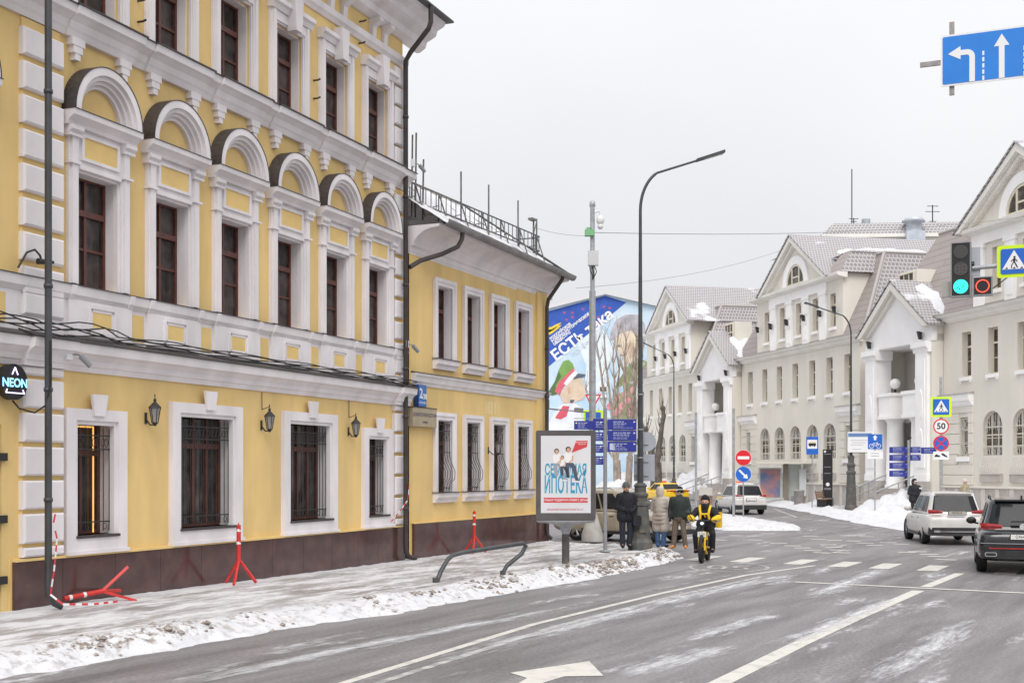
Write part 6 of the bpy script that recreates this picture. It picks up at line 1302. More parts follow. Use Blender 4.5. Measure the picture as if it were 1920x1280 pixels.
for x in (-.7, .7): MB().box(x-.03, x+.03, -.25, .25, 0, .42).tube([(x, .25, .4), (x, .36, .95)], .025, 6).build('leg', IRON, o)
o = thing('planter_box', 'brown wooden planter by the snow right of the taxi', 'planter', (13.4, 88.5, .05), R(-8)); MB().box(-.45, .45, -.25, .25, 0, .55).build('box', WOOD, o); MB().box(-.5, .5, -.3, .3, .55, .62).build('rim', mat('planter_grey', (.4, .38, .36), .7), o); MB().box(-.45, .45, .1, .14, .62, 1.15).build('back_panel', mat('planter_panel', (.55, .52, .48), .7), o)
# --- overhead wires
WIRE = mat('wire_grey', (.30, .30, .32), .6)
def wire(label, a, b, sag, r=.012):
    a, b = Vector(a), Vector(b); tag(MB().tube([a + (b-a)*(k/16) - Vector((0, 0, sag*4*(k/16)*(1-k/16))) for k in range(17)], r, 5).build('overhead_wire', WIRE, None), label, 'wire', 'overhead wires')
wire('overhead wire from the camera mast to the right above the beige roofs', (2.6, 41.7, 10.1), (40, 78, 19.5), .9)
wire('faint overhead wire from the lower yellow roof to the camera mast', at(B2, 8.55, .12, 10.0), (2.6, 41.7, 10.0), .08, .007)
wire('faint overhead wire high behind the lamp towards the middle pediment', (3, 60, 10.9), at(B3, -25, 2, 19.0), .5)
# ================================================================ VEHICLES
TYRE = mat('tyre_rubber', (0.018, 0.018, 0.019), .8, .3, 8); RIM = mat('alloy_rim', (0.40, 0.40, 0.41), .35, metal=.6); CGL = mat('car_glass', (0.018, 0.020, 0.023), .05, .3, 2, ior=1.28)
CBLK = mat('black_trim', (0.02, 0.02, 0.021), .5, .3, 6); CHR = mat('chrome', (0.55, 0.55, 0.56), .2, metal=.9); TAIL = mat('tail_lamp_red', (0.42, 0.012, 0.015), .2, .2, 9, coat=.5); PLT = mat('plate_white', (0.72, 0.71, 0.68), .5, .1, 20); HEADL = mat('head_lamp', (0.5, 0.52, 0.55), .1, coat=.5)
def superloop(hw, y0, y1, z, n=56, p=5.0, crown=0.0):
    pts = []; cy, hl = (y0+y1)/2, (y1-y0)/2
    for k in range(n):
        a = 2*math.pi*k/n; c, s = math.cos(a), math.sin(a)
        pts.append((hw*math.copysign(abs(c)**(2/p), c), cy + hl*math.copysign(abs(s)**(2/p), s), z))
    return pts
def car(name, label, x, y, heading, paint, L=4.7, W=1.9, H=1.66, wb=2.85, wr=.36, rear_over=.95, kind='suv', dirt=None, group=None):
    """local +Y is forward, origin on the ground under the rear end centre"""
    o = thing(name, label, 'car', (x, y, 0), heading, group); w = W/2
    suv = kind == 'suv'; belt = H*(.60 if suv else .655); deck = belt if suv else H*.69
    hood = H*(.60 if suv else .63); zb = .26 if suv else .2
    # body: rings of (half width, z) swept along the length
    st = [(0.0, zb+.20, belt-.22, w*.80), (.05, zb+.12, belt-.10, w*.90), (.16, zb+.06, belt-.02, w*.955), (.5, zb, belt+.02, w*.985), (L*.3, zb-.02, belt, w), (L*.5, zb-.02, belt-.01, w), (L*.66, zb-.02, belt-.03, w), (L*.78, zb, hood-.03, w*.985), (L*.92, zb+.02, hood-.14, w*.93), (L*.975, zb+.06, hood-.24, w*.85), (L, zb+.16, hood-.36, w*.70)]
    if not suv: st[0] = (0, zb+.25, deck-.14, w*.82); st[1] = (.06, zb+.14, deck-.03, w*.92); st[2] = (.2, zb+.06, deck, w*.96); st[3] = (.6, zb, deck-.01, w*.985)
    rings = []
    for yy, a, b, hw in st:
        h = b - a; prof = [(hw*.55, a), (hw*.90, a+.015), (hw*.985, a+h*.16), (hw, a+h*.45), (hw*.985, a+h*.72), (hw*.955, a+h*.90), (hw*.86, b-.005), (hw*.5, b+.012)]
        rings.append([(px, yy, pz) for px, pz in prof] + [(-px, yy, pz) for px, pz in prof[::-1]])
    n = len(rings[0]); vs = [p for r_ in rings for p in r_]; fs = []
    for i in range(len(rings)-1):
        for k in range(n): fs.append((i*n+k, i*n+(k+1) % n, (i+1)*n+(k+1) % n, (i+1)*n+k))
    fs += [tuple(range(n))[::-1], tuple((len(rings)-1)*n + k for k in range(n))]
    body = MB().add(vs, fs, smooth=True).build('body', [paint, CBLK], o)
    m = body.modifiers.new('s', 'SUBSURF'); m.levels = 2; m.render_levels = 2
    cut = MB(); ax = (rear_over, rear_over+wb)
    for yy in ax:
        for sg in (-1, 1):
            cut.add(*_cyl(sg*(w-.30), sg*(w+.2), yy, wr-.01, wr+.055, 28), mi=1)
    co = cut.build('cutter', [paint, CBLK]); bm_ = body.modifiers.new('b', 'BOOLEAN'); bm_.object = co; bm_.operation = 'DIFFERENCE'; bm_.solver = 'EXACT'
    try: bm_.material_mode = 'TRANSFER'
    except Exception: pass
    bake(body); cm = co.data; bpy.data.objects.remove(co); bpy.data.meshes.remove(cm)
    # greenhouse
    yb0, yb1 = (.22 if suv else .85), L*.735
    yr0, yr1 = (.62 if suv else 1.55), L*.55
    wb_, wr_ = w*.89, w*.70; zt = H; zbelt = belt - .02
    lv = [(0, 0), (.45, .47), (.86, .86), (.96, .95)]
    loops = []
    for t, tx in lv: loops.append(superloop(wb_ + (wr_-wb_)*tx, yb0 + (yr0-yb0)*t, yb1 + (yr1-yb1)*t, zbelt + (zt-zbelt)*t, p=10))
    loops.append(superloop(wr_*.90, yr0+.10, yr1-.10, zt - .012, p=5)); loops.append(superloop(wr_*.5, yr0+.4, yr1-.4, zt + .012, p=4))
    n = len(loops[0]); vs = [p for l_ in loops for p in l_]; fs = [(i*n+k, i*n+(k+1) % n, (i+1)*n+(k+1) % n, (i+1)*n+k) for i in range(len(loops)-1) for k in range(n)] + [tuple((len(loops)-1)*n+k for k in range(n))]
    MB().add(vs, fs, smooth=True).build('cabin', paint, o)
    def side(t, f, sg, off):
        hx = wb_ + (wr_-wb_)*t; y0_, y1_ = yb0 + (yr0-yb0)*t, yb1 + (yr1-yb1)*t
        k = abs(2*f-1); hx *= (1 - k**10)**(1/10) if k < 1 else 0
        return (sg*(hx+off), y0_ + (y1_-y0_)*f, zbelt + (zt-zbelt)*t)
    def endp(t, g, front, off):
        hx = wb_ + (wr_-wb_)*t; y0_, y1_ = yb0 + (yr0-yb0)*t, yb1 + (yr1-yb1)*t; k = abs(g); d = (y1_-y0_)/2*(1 - (1-k**10)**(1/10))
        return (hx*g, (y1_ - d + off) if front else (y0_ + d - off), zbelt + (zt-zbelt)*t)
    def patch(name, fn, u0, u1, v0, v1, nu, nv, mat_, th=.012):
        mb = MB(); A = [[Vector(fn(u0 + (u1-u0)*i/nu, v0 + (v1-v0)*j/nv, 1)) for i in range(nu+1)] for j in range(nv+1)]; vs = [p for r_ in A for p in r_]
        fs = [(j*(nu+1)+i, j*(nu+1)+i+1, (j+1)*(nu+1)+i+1, (j+1)*(nu+1)+i) for j in range(nv) for i in range(nu)]
        return mb.add(vs, fs, smooth=True).build(name, mat_, o)
    for sg in (-1, 1):
        doors = [(.10, .30), (.325, .575), (.60, .86)] if suv else [(.16, .34), (.36, .60), (.625, .84)]
        for a, b in doors: patch('side_window', lambda u, v, _: side(v, u, sg, .012), a, b, .10, .82, 6, 4, CGL)
        if kind == 'suv': MB().tube([(sg*wr_*.96, yr0+.15, zt-.01), (sg*wr_*.96, yr0+.3, zt+.045), (sg*wr_*.96, yr1-.3, zt+.045), (sg*wr_*.96, yr1-.15, zt-.01)], .018, 6).build('roof_rail', CHR if paint.name != 'car_black' else CBLK, o)
        # mirrors
        mx_, my_ = sg*(w+.07), yb1 - .62
        MB().ball((mx_, my_, belt+.10), .12, 10, (1.05, .55, .75)).tube([(sg*(w-.10), my_+.03, belt+.02), (mx_, my_, belt+.06)], .025, 6).build('mirror', CBLK if paint.name == 'car_black' else paint, o)
        MB().box(sg*w*.985-.012, sg*w*.985+.012, L*.3, L*.34, belt-.17, belt-.14).build('door_handle', CHR, o); MB().box(sg*w*.99-.012, sg*w*.99+.012, L*.52, L*.56, belt-.19, belt-.16).build('door_handle', CHR, o)
        MB().box(sg*(w*.97)-.02, sg*(w*.97)+.02, rear_over+wr+.06, rear_over+wb-wr-.06, zb-.0, zb+.10).build('sill_trim', CBLK, o)
    patch('rear_window', lambda u, v, _: endp(v, u, False, .012), -.86, .86, .12, .84, 12, 5, CGL); patch('windscreen', lambda u, v, _: endp(v, u, True, .012), -.88, .88, .08, .88, 12, 5, CGL)
    if suv: MB().box(-wr_*.85, wr_*.85, yr0-.12, yr0+.12, zt-.05, zt-.015).build('roof_spoiler', paint, o)
    # wheels
    for yy in ax:
        for sg in (-1, 1):
            wl = MB(); xo, xi = sg*(w-.02), sg*(w-.25); prof = [(wr*.62, 0), (wr*.93, .0), (wr, .04), (wr, .19), (wr*.93, .23), (wr*.62, .23)]
            for i in range(len(prof)): pass
            vs = []; nn_ = 28
            for r_, d in prof:
                for k in range(nn_): a = 2*math.pi*k/nn_; vs.append((xo - sg*d, yy + r_*math.cos(a), wr + r_*math.sin(a)))
            wl.add(vs, [(i*nn_+k, i*nn_+(k+1) % nn_, (i+1)*nn_+(k+1) % nn_, (i+1)*nn_+k) for i in range(len(prof)-1) for k in range(nn_)], smooth=True); wh = wl.build('wheel', TYRE, o)
            rm = MB(); x_ = xo - sg*.03
            rm.add([(x_ - sg*.05, yy + wr*.62*math.cos(2*math.pi*k/20), wr + wr*.62*math.sin(2*math.pi*k/20)) for k in range(20)], [tuple(range(20))], mi=1)
            for k in range(5):
                a = 2*math.pi*k/5; 
                for da in (-.13, .13): rm.tube([(x_, yy, wr), (x_ - sg*.01, yy + wr*.62*math.cos(a+da), wr + wr*.62*math.sin(a+da))], wr*.055, 5)
            rm.add(*_ring(x_, yy, wr, wr*.56, wr*.64, 24, sg)); stuff(rm.build('rim', [RIM, CBLK], wh))
    o['hd'] = 0; del o['hd']
    return o, dict(w=w, belt=belt, zb=zb, L=L, H=H, deck=deck, hood=hood)
def _cyl(x0, x1, cy, cz, r, n):
    vs = [(x0, cy + r*math.cos(2*math.pi*k/n), cz + r*math.sin(2*math.pi*k/n)) for k in range(n)] + [(x1, cy + r*math.cos(2*math.pi*k/n), cz + r*math.sin(2*math.pi*k/n)) for k in range(n)]
    return vs, [(k, (k+1) % n, n+(k+1) % n, n+k) for k in range(n)] + [tuple(range(n))[::-1], tuple(range(n, 2*n))]
def _ring(x, cy, cz, r0, r1, n, sg):
    vs = []
    for k in range(n):
        a = 2*math.pi*k/n
        for r_ in (r0, r1): vs.append((x, cy + r_*math.cos(a), cz + r_*math.sin(a)))
    return vs, [(2*k, 2*k+1, (2*k+3) % (2*n), (2*k+2) % (2*n)) for k in range(n)]
def wrap(o, name, w, x0, x1, z0, z1, m, y=.0, depth=.05, curve=.12, n=8):
    """curved strip lying on the rear or front end (bows towards the corners)"""
    mb = MB(); vs = []
    for k in range(n+1):
        x = x0 + (x1-x0)*k/n; yy = y + curve*(abs(x)/w)**3
        vs += [(x, yy, z0), (x, yy, z1), (x, yy+depth, z1), (x, yy+depth, z0)]
    fs = []
    for k in range(n):
        for j in range(4): fs.append((4*k+j, 4*k+(j+1) % 4, 4*k+4+(j+1) % 4, 4*k+4+j))
    fs += [(3, 2, 1, 0), (4*n, 4*n+1, 4*n+2, 4*n+3)]
    return mb.add(vs, fs).build(name, m, o)
TAIL2 = mat('tail_lamp_dark', (0.16, 0.006, 0.008), .15, coat=.5)
def lamp_pair(o, w, xo, xi, z0, z1, curve):
    for sg in (-1, 1):
        mb = MB(); n = 10; vs = []
        for k in range(n+1):
            t = k/n; x = xi + (xo-xi)*t; yy = -.022 + curve*(x/w)**4; hz = (z1-z0)/2*(.62 + .38*min(1, t*1.6)); zc = (z0+z1)/2 + .012*t
            vs += [(sg*x, yy, zc-hz), (sg*x, yy-.012, zc), (sg*x, yy, zc+hz), (sg*x, yy+.07, zc)]
        fs = [(4*k+j, 4*k+(j+1) % 4, 4*k+4+(j+1) % 4, 4*k+4+j) for k in range(n) for j in range(4)] + [(3, 2, 1, 0), (4*n, 4*n+1, 4*n+2, 4*n+3)]
        tl = mb.add(vs, fs, smooth=False).build('tail_lamp', TAIL, o)
        mb = MB(); vs = []
        for k in range(n+1):
            t = k/n; x = xi + .03 + (xo-xi-.06)*t; yy = -.036 + curve*(x/w)**4; vs += [(sg*x, yy, (z0+z1)/2 - .016), (sg*x, yy, (z0+z1)/2 + .012)]
        mb.add(vs, [(2*k, 2*k+1, 2*k+3, 2*k+2) for k in range(n)]).build('lamp_band', TAIL2, tl)
def rear_plate(o, z, y, s, m=PLT):
    MB().box(-.26, .26, y-.012, y, z-.056, z+.056).build('number_plate', m, o); MB().box(-.28, .28, y-.006, y+.02, z-.07, z+.07).build('plate_frame', CBLK, o)
    if s: text_obj('plate_lettering', s, .088, KSIGN, o, face_my(0, y-.014, z), extrude=.0008)
DIRTY = dict(lo=.35, hi=.75, detail=5)
P_BLACK = mat('car_black', (0.010, 0.011, 0.014), .18, .4, 3, coat=.6); P_WHITE = mat('car_white', (0.66, 0.65, 0.64), .3, 0, 1.6, col2=(0.50, 0.465, 0.42), coat=.3, **DIRTY); P_BEIGE = mat('car_beige', (0.40, 0.35, 0.27), .3, 0, 1.6, col2=(0.27, 0.235, 0.185), coat=.3, **DIRTY); P_YEL = mat('car_yellow', (0.86, 0.55, 0.01), .3, .08, 2, coat=.3)
P_DARK = mat('car_graphite', (0.05, 0.055, 0.06), .3, .2, 2, coat=.3)
# black SUV, nearest
hd = R(-19.0)
o, d = car('black_suv', 'black sport utility car seen from behind at the right edge', 11.48, 28.75, hd, P_BLACK, L=4.88, W=1.98, H=1.70, wb=2.9, wr=.385, rear_over=1.0)
lamp_pair(o, .99, .90, .44, 1.02, 1.15, .17); rear_plate(o, .86, -.035, 'С464НН')
MB().disc(0, 1.09, .075, -.045, -.02, 24).build('round_badge', CHR, o)
bd = MB(); bd.arch(0, 1.09, .056, .066, -.05, -.045, 0, 360, 24)
for a, b in (((-.04, 1.13), (-.018, 1.085)), ((-.018, 1.085), (0, 1.12)), ((0, 1.12), (.018, 1.085)), ((.018, 1.085), (.04, 1.13)), ((-.05, 1.10), (-.022, 1.045)), ((-.022, 1.045), (0, 1.08)), ((0, 1.08), (.022, 1.045)), ((.022, 1.045), (.05, 1.10))): bd.tube([(a[0], -.049, a[1]), (b[0], -.049, b[1])], .006, 4)
stuff(bd.build('badge_letters', WSIGN, o))
wrap(o, 'bumper_lower', .99, -.88, .88, .36, .56, CBLK, -.05, .12, .14); wrap(o, 'red_reflector', .99, -.72, .72, .585, .61, TAIL, -.055, .05, .14); wrap(o, 'chrome_strip', .99, -.90, .90, .70, .715, CHR, -.06, .05, .14)
for sg in (-1, 1): MB().prism(rr(.26, .10, .04, sg*.68, .46), -.075, .0).build('exhaust', CHR, o); MB().prism(rr(.22, .065, .03, sg*.68, .46), -.08, -.07).build('exhaust_bore', CBLK, o)
MB().box(-.02, .02, .7, .8, 1.69, 1.78).build('roof_fin', CBLK, o); MB().box(-.25, .25, .16, .2, 1.18, 1.21).build('rear_wiper', CBLK, o)
# white SUV behind it, turning
hd = R(-7.5)
o, d = car('white_crossover', 'dirty white crossover car with red tail lamps turning ahead of the black car', 13.98, 40.2, hd, P_WHITE, L=4.68, W=1.90, H=1.66, wb=2.87, wr=.37, rear_over=.93)
lamp_pair(o, .95, .86, .44, .985, 1.11, .16)
rear_plate(o, 1.02, -.03, 'Р555НХ', mat('dirty_plate', (.42, .39, .34), .6, .1, 20)); wrap(o, 'bumper_lower', .95, -.86, .86, .34, .56, CBLK, -.05, .12, .14); wrap(o, 'chrome_strip', .95, -.62, .62, .42, .45, CHR, -.07, .05, .12)
for sg in (-1, 1): MB().prism(rr(.2, .07, .03, sg*.62, .44), -.085, .0).build('exhaust', CHR, o)
# white SUV with taxi marks in the far lane
o, d = car('white_taxi', 'white sport utility taxi with yellow flank stripe beyond the traffic island', 12.75, 68.2, R(6), P_WHITE, L=4.5, W=1.86, H=1.62, wb=2.7, wr=.37, rear_over=.92)
lamp_pair(o, .93, .84, .46, .96, 1.05, .15)
rear_plate(o, .82, -.03, ''); wrap(o, 'bumper_lower', .93, -.86, .86, .28, .52, CBLK, -.05, .14, .12); MB().prism(rr(.34, .12, .05, 0, 1.70), 2.2, 2.34).build('roof_lamp', mat('orange_roof_lamp', (.75, .13, .03), .4), o); MB().box(-.94, -.92, 2.6, 3.5, .80, .94).build('flank_stripe', P_YEL, o)
wrap(o, 'roof_snow', .7, -.5, .5, 1.63, 1.67, SNOW, 1.2, 1.6, 0)
# yellow taxi
o, d = car('yellow_taxi', 'yellow taxi saloon with full width rear light strip driving away', 12.0, 92.0, R(20), P_YEL, L=4.85, W=1.87, H=1.46, wb=2.85, wr=.34, rear_over=1.05, kind='saloon')
wrap(o, 'tail_lamp', .93, -.90, .90, .86, .95, TAIL, -.04, .1, .12, 12); rear_plate(o, .70, -.04, ''); wrap(o, 'bumper_lower', .93, -.84, .84, .24, .44, CBLK, -.05, .12, .1); MB().prism(rr(.34, .14, .05, 0, 1.53), 2.3, 2.45).build('roof_lamp', MATS['orange_roof_lamp'], o)
MB().box(-.42, .42, -.045, -.03, .78, .82).build('print', KSIGN, o)
# beige car nosing out of the side street
hx = R(-38) - R(90)
L_ = 4.6; rx_, ry_ = 1.9, 44.5
o, d = car('beige_estate', 'dirty beige car with star grille waiting in the side street behind the pedestrians', rx_, ry_, hx, P_BEIGE, L=L_, W=1.94, H=1.72, wb=2.80, wr=.38, rear_over=1.05)
MB().prism(rr(.95, .34, .08, 0, .78), L_-.05, L_+.02).build('grille', CBLK, o)
for z in (.70, .78, .86): MB().box(-.42, .42, L_+.018, L_+.035, z-.012, z+.012).build('grille_bar', CHR, o)
MB().arch(0, .79, .095, .115, L_+.03, L_+.05, 0, 360, 24).box(-.012, .012, L_+.03, L_+.05, .79, .90).prism([(-.10, .735), (-.085, .72), (.01, .785), (0, .80)], L_+.03, L_+.05).prism([(.10, .735), (.085, .72), (-.01, .785), (0, .80)], L_+.03, L_+.05).build('star_badge', CHR, o)
for sg in (-1, 1): MB().ball((sg*.66, L_-.16, .86), .2, 12, (1.1, .6, .55)).build('head_lamp', HEADL, o)
MB().box(-.26, .26, L_+.03, L_+.045, .45, .56).build('number_plate', PLT, o); MB().box(-.85, .85, L_-.12, L_+.0, .26, .42).build('bumper_lower', CBLK, o); wrap(o, 'bumper_strip', .97, -.7, .7, .60, .63, CHR, L_+.0, .03, -.1)
# cars parked far off under the mural
o, d = car('parked_car', 'dark grey parked car half hidden behind the direction boards', 5.9, 80, R(70), P_DARK, L=4.5, W=1.85, H=1.5, wb=2.7, wr=.34, rear_over=.95, kind='saloon')
# ================================================================ PEOPLE
SKIN = mat('skin', (0.55, 0.33, 0.24), .6, .08, 12); HAIR = mat('dark_hair', (0.03, 0.02, 0.016), .7)
def cap_(mb, a, b, ra, rb, n=12):
    """tapered capsule"""
    a, b = Vector(a), Vector(b); d = (b-a); L = d.length; d = d.normalized() if L > 1e-6 else Vector((0, 0, 1))
    pts = []; rs = []
    for k in range(5): t = math.pi/2*k/5; pts.append(a - d*ra*math.cos(t)); rs.append(max(.002, ra*math.sin(t)))
    pts += [a, b]; rs += [ra, rb]
    for k in range(1, 6): t = math.pi/2*k/5; pts.append(b + d*rb*math.sin(t)); rs.append(max(.002, rb*math.cos(t)))
    mb.tube(pts, rs, n)
def fuse(name, mb, m, parent, voxel=.016, sm=4):
    """melt overlapping limbs into one continuous skin"""
    o = mb.build(name, m, parent); r_ = o.modifiers.new('r', 'REMESH'); r_.mode = 'VOXEL'; r_.voxel_size = voxel; r_.use_smooth_shade = True
    s = o.modifiers.new('s', 'SMOOTH'); s.factor = .5; s.iterations = sm
    bake(o); 
    if not o.data.materials: o.data.materials.append(m)
    o.data.polygons.foreach_set('use_smooth', [True]*len(o.data.polygons)); return o
def hand(mb, w, e, sgn):
    """palm with five curled fingers, following the forearm direction"""
    d = (Vector(w) - Vector(e)).normalized(); u = d.cross(Vector((0, 1, 0)));
    if u.length < .2: u = d.cross(Vector((1, 0, 0)))
    u.normalize(); v = d.cross(u); w = Vector(w)
    cap_(mb, w, w + d*.075, .03, .036, 8)
    for k in range(4):
        b = w + d*.09 + u*(.03 - .02*k)*1.15; m_ = b + d*(.04, .045, .042, .034)[k] + v*.012; cap_(mb, b, m_, .011, .010, 6); cap_(mb, m_, m_ + d*.018 + v*.028, .0095, .008, 6)
    t0 = w + d*.03 + u*.034; cap_(mb, t0, t0 + d*.035 + u*.03 + v*.01, .012, .011, 6); cap_(mb, t0 + d*.035 + u*.03 + v*.01, t0 + d*.065 + u*.032 + v*.022, .011, .009, 6)
def person(label, x, y, z, rz, J, top, trousers, boots, headwear, bulk=1.0, coat=0.0, gloves=None, H=1.75, hood=None, extras=None, top2=None):
    """J: joint positions in metres for a 1.75 m figure; local -Y is forward"""
    s = H/1.75; o0 = MB()
    P = {k: Vector(v)*s for k, v in J.items()}
    hd = P['head']; nk = P['neck']; ch = P['chest']; pv = P['pelvis']; f = P.get('face', Vector((0, -1, 0))).normalized(); up = Vector((0, 0, 1)); rt = f.cross(up).normalized()
    def limb(mb, ks, rs, n=12):
        for a, b, ra, rb in zip(ks[:-1], ks[1:], rs[:-1], rs[1:]): cap_(mb, P[a], P[b], ra*s, rb*s, n)
    # body: one continuous skin
    cap_(o0, hd + up*.035*s - f*.01*s, hd - up*.045*s + f*.012*s, .088*s, .068*s, 16); cap_(o0, hd - up*.06*s + f*.03*s, hd - up*.075*s + f*.035*s, .045*s, .04*s)
    cap_(o0, nk, hd - up*.06*s, .058*s, .055*s); cap_(o0, hd + f*.085*s + up*.015*s, hd + f*.108*s - up*.022*s, .010*s, .016*s, 8)
    for sg in (-1, 1): cap_(o0, hd + rt*sg*.088*s + up*.01*s, hd + rt*sg*.088*s - up*.03*s, .016*s, .012*s, 8); cap_(o0, hd + f*.075*s + rt*sg*.033*s + up*.012*s, hd + f*.078*s + rt*sg*.033*s + up*.01*s, .014*s, .014*s, 8)
    cap_(o0, pv, ch, .115*s, .13*s); cap_(o0, P['shl'], P['shr'], .055*s, .055*s); cap_(o0, P['hpl'], P['hpr'], .085*s, .085*s)
    for q in 'lr':
        limb(o0, ['sh'+q, 'el'+q, 'ha'+q], [.052, .042, .030]); limb(o0, ['hp'+q, 'kn'+q, 'an'+q], [.085, .058, .042]); cap_(o0, P['an'+q], P['to'+q], .04*s, .035*s)
        if not gloves: hand(o0, P['ha'+q], P['el'+q], 1)
    body = fuse('person', o0, SKIN, None, .0135, 2); body.location = (x, y, z); body.rotation_euler = (0, 0, rz); tag(body, label, 'person')
    # eyes and brows, mouth
    fe = MB()
    for sg in (-1, 1): fe.ball(hd + f*.088*s + rt*sg*.033*s + up*.012*s, .010*s, 8)
    fe.build('eyes', KSIGN, body); MB().tube([hd + f*.083*s - rt*.03*s - up*.055*s, hd + f*.092*s - up*.056*s, hd + f*.083*s + rt*.03*s - up*.055*s], .006*s, 6).build('mouth', mat('lips', (.36, .15, .12), .6), body)
    # trousers
    t = MB(); cap_(t, pv + up*.04*s, pv - up*.02*s, .15*s*bulk, .15*s*bulk); cap_(t, P['hpl'], P['hpr'], .115*s, .115*s)
    for q in 'lr': limb(t, ['hp'+q, 'kn'+q, 'an'+q], [.108, .082, .072])
    fuse('trousers', t, trousers, body)
    for q in 'lr': b = MB(); cap_(b, P['an'+q] + up*.10*s, P['an'+q] - up*.02*s, .065*s, .06*s); cap_(b, P['an'+q] - up*.035*s, P['to'+q], .052*s, .046*s); fuse('boot', b, boots, body)
    # jacket
    j = MB(); k = bulk; cap_(j, pv + up*.05*s, ch, .165*s*k, .185*s*k, 16); cap_(j, P['shl']*.92 + ch*.08, P['shr']*.92 + ch*.08, .088*s*k, .088*s*k); cap_(j, P['hpl'] + up*.05*s, P['hpr'] + up*.05*s, .135*s*k, .135*s*k); cap_(j, ch, nk, .15*s*k, .085*s*k)
    if coat:
        for q in 'lr': e = P['hp'+q] + (P['kn'+q] - P['hp'+q])*coat; cap_(j, P['hp'+q], e, .15*s*k, .15*s*k); cap_(j, (P['hpl']+P['hpr'])/2, e, .15*s*k, .14*s*k)
    for q in 'lr': limb(j, ['sh'+q, 'el'+q], [.086*k, .074*k]); e = P['el'+q] + (P['ha'+q] - P['el'+q])*.94; cap_(j, P['el'+q], e, .074*s*k, .056*s*k)
    fuse('jacket', j, top, body, .018, 3)
    if gloves:
        for q in 'lr': g = MB(); hand(g, P['ha'+q], P['el'+q], 1); cap_(g, P['ha'+q], P['ha'+q], .04*s, .04*s); fuse('glove', g, gloves, body, .010, 1)
    if headwear:
        h = MB(); cap_(h, hd + up*.075*s - f*.012*s, hd + up*.05*s - f*.012*s, .098*s, .102*s, 16); fuse('hat', h, headwear, body, .014, 3)
        bnd = MB().lathe([(.104*s, -.02), (.110*s, -.015), (.110*s, .03), (.104*s, .035)], 20, hd + up*.035*s - f*.012*s); bnd.build('hat_band', headwear, body)
    if hood:
        h = MB(); cap_(h, hd + up*.05*s - f*.065*s, hd - up*.05*s - f*.07*s, .122*s, .115*s, 16); cap_(h, hd + up*.085*s - f*.0*s, hd + up*.06*s - f*.05*s, .088*s, .118*s); cap_(h, nk - f*.03*s, hd - up*.10*s - f*.04*s, .12*s, .105*s); fuse('hood', h, hood, body, .015, 4)
    sc = MB(); cap_(sc, nk + up*.0*s, nk + up*.04*s, .095*s*k, .085*s, 14); fuse('collar', sc, top, body, .015, 2)
    return body, P, s
def stand(**kw):
    J = dict(pelvis=(0, 0, .95), chest=(0, 0, 1.30), neck=(0, 0, 1.46), head=(0, -.01, 1.62), shl=(.19, 0, 1.39), shr=(-.19, 0, 1.39), ell=(.26, .03, 1.12), elr=(-.26, .03, 1.12), hal=(.24, -.10, .90), har=(-.24, -.10, .90), hpl=(.095, 0, .92), hpr=(-.095, 0, .92), knl=(.11, -.02, .50), knr=(-.11, -.02, .50), anl=(.12, .02, .09), anr=(-.12, .02, .09), tol=(.14, -.14, .045), tor=(-.14, -.14, .045), face=(0, -1, 0)); J.update(kw); return J
C_BLK = mat('cloth_black', (0.013, 0.014, 0.020), .85, .3, 14, .4, bscale=30); C_NAVY = mat('cloth_navy', (0.016, 0.02, 0.035), .85, .25, 12, .3, bscale=30); C_BEI = mat('cloth_beige', (0.52, 0.46, 0.41), .7, .08, 8, .3, stretch=(.2, .2, 6)); C_GRN = mat('cloth_dark_green', (0.022, 0.032, 0.030), .8, .2, 12, .3, bscale=30); C_BRN = mat('cloth_brown', (0.15, 0.115, 0.085), .85, .15, 12); C_JEAN = mat('cloth_jeans', (0.045, 0.10, 0.21), .85, .2, 14); C_TAN = mat('boots_tan', (0.62, 0.22, 0.04), .6); C_GREY = mat('cloth_grey', (0.13, 0.13, 0.13), .9, .2, 20); C_YEL = mat('cloth_yellow', (0.80, 0.52, 0.01), .6, .06, 8); C_OLV = mat('cloth_olive', (0.34, 0.29, 0.19), .85, .2, 8); C_CRM = mat('cloth_cream', (0.62, 0.52, 0.45), .9)
b, P, s = person('man in black jacket and grey knitted hat standing left of the big lamp base', 3.23, 36.25, .16, R(10), stand(ell=(.27, .04, 1.10), elr=(-.27, .04, 1.10), hal=(.12, -.17, 1.02), har=(-.10, -.17, 1.04), anl=(.09, .02, .09), anr=(-.09, .02, .09), tol=(.12, -.13, .045), tor=(-.12, -.13, .045)), C_BLK, C_NAVY, C_BLK, C_GREY, 1.08, .22, C_BLK, 1.84)
MB().tube([(.16, -.16, 1.20), (.2, -.2, .95)], .014, 6).prism(rr(.24, .30, .06, .26, .78), -.26, -.14).build('shoulder_bag', C_BLK, b)
b, P, s = person('woman in long beige quilted coat with hood up, seen from behind', 4.36, 37.5, .10, R(150), stand(elr=(-.27, -.05, 1.12), ell=(.27, -.05, 1.12), har=(-.12, -.25, 1.22), hal=(.12, -.25, 1.20), anl=(.08, .02, .09), anr=(-.08, .02, .09)), C_BEI, C_JEAN, C_BLK, None, 1.12, .75, C_BEI, 1.76, C_BEI)
for k in range(7):
    zz = .72 + .115*k; rr_ = .252 - .006*k; MB().lathe([(rr_-.004, -.006), (rr_+.001, 0), (rr_-.004, .006)], 24, (0, 0, zz)).build('quilt_seam', mat('quilt_seam', (.36, .32, .28), .8), b).scale = (1.02, .86, 1)
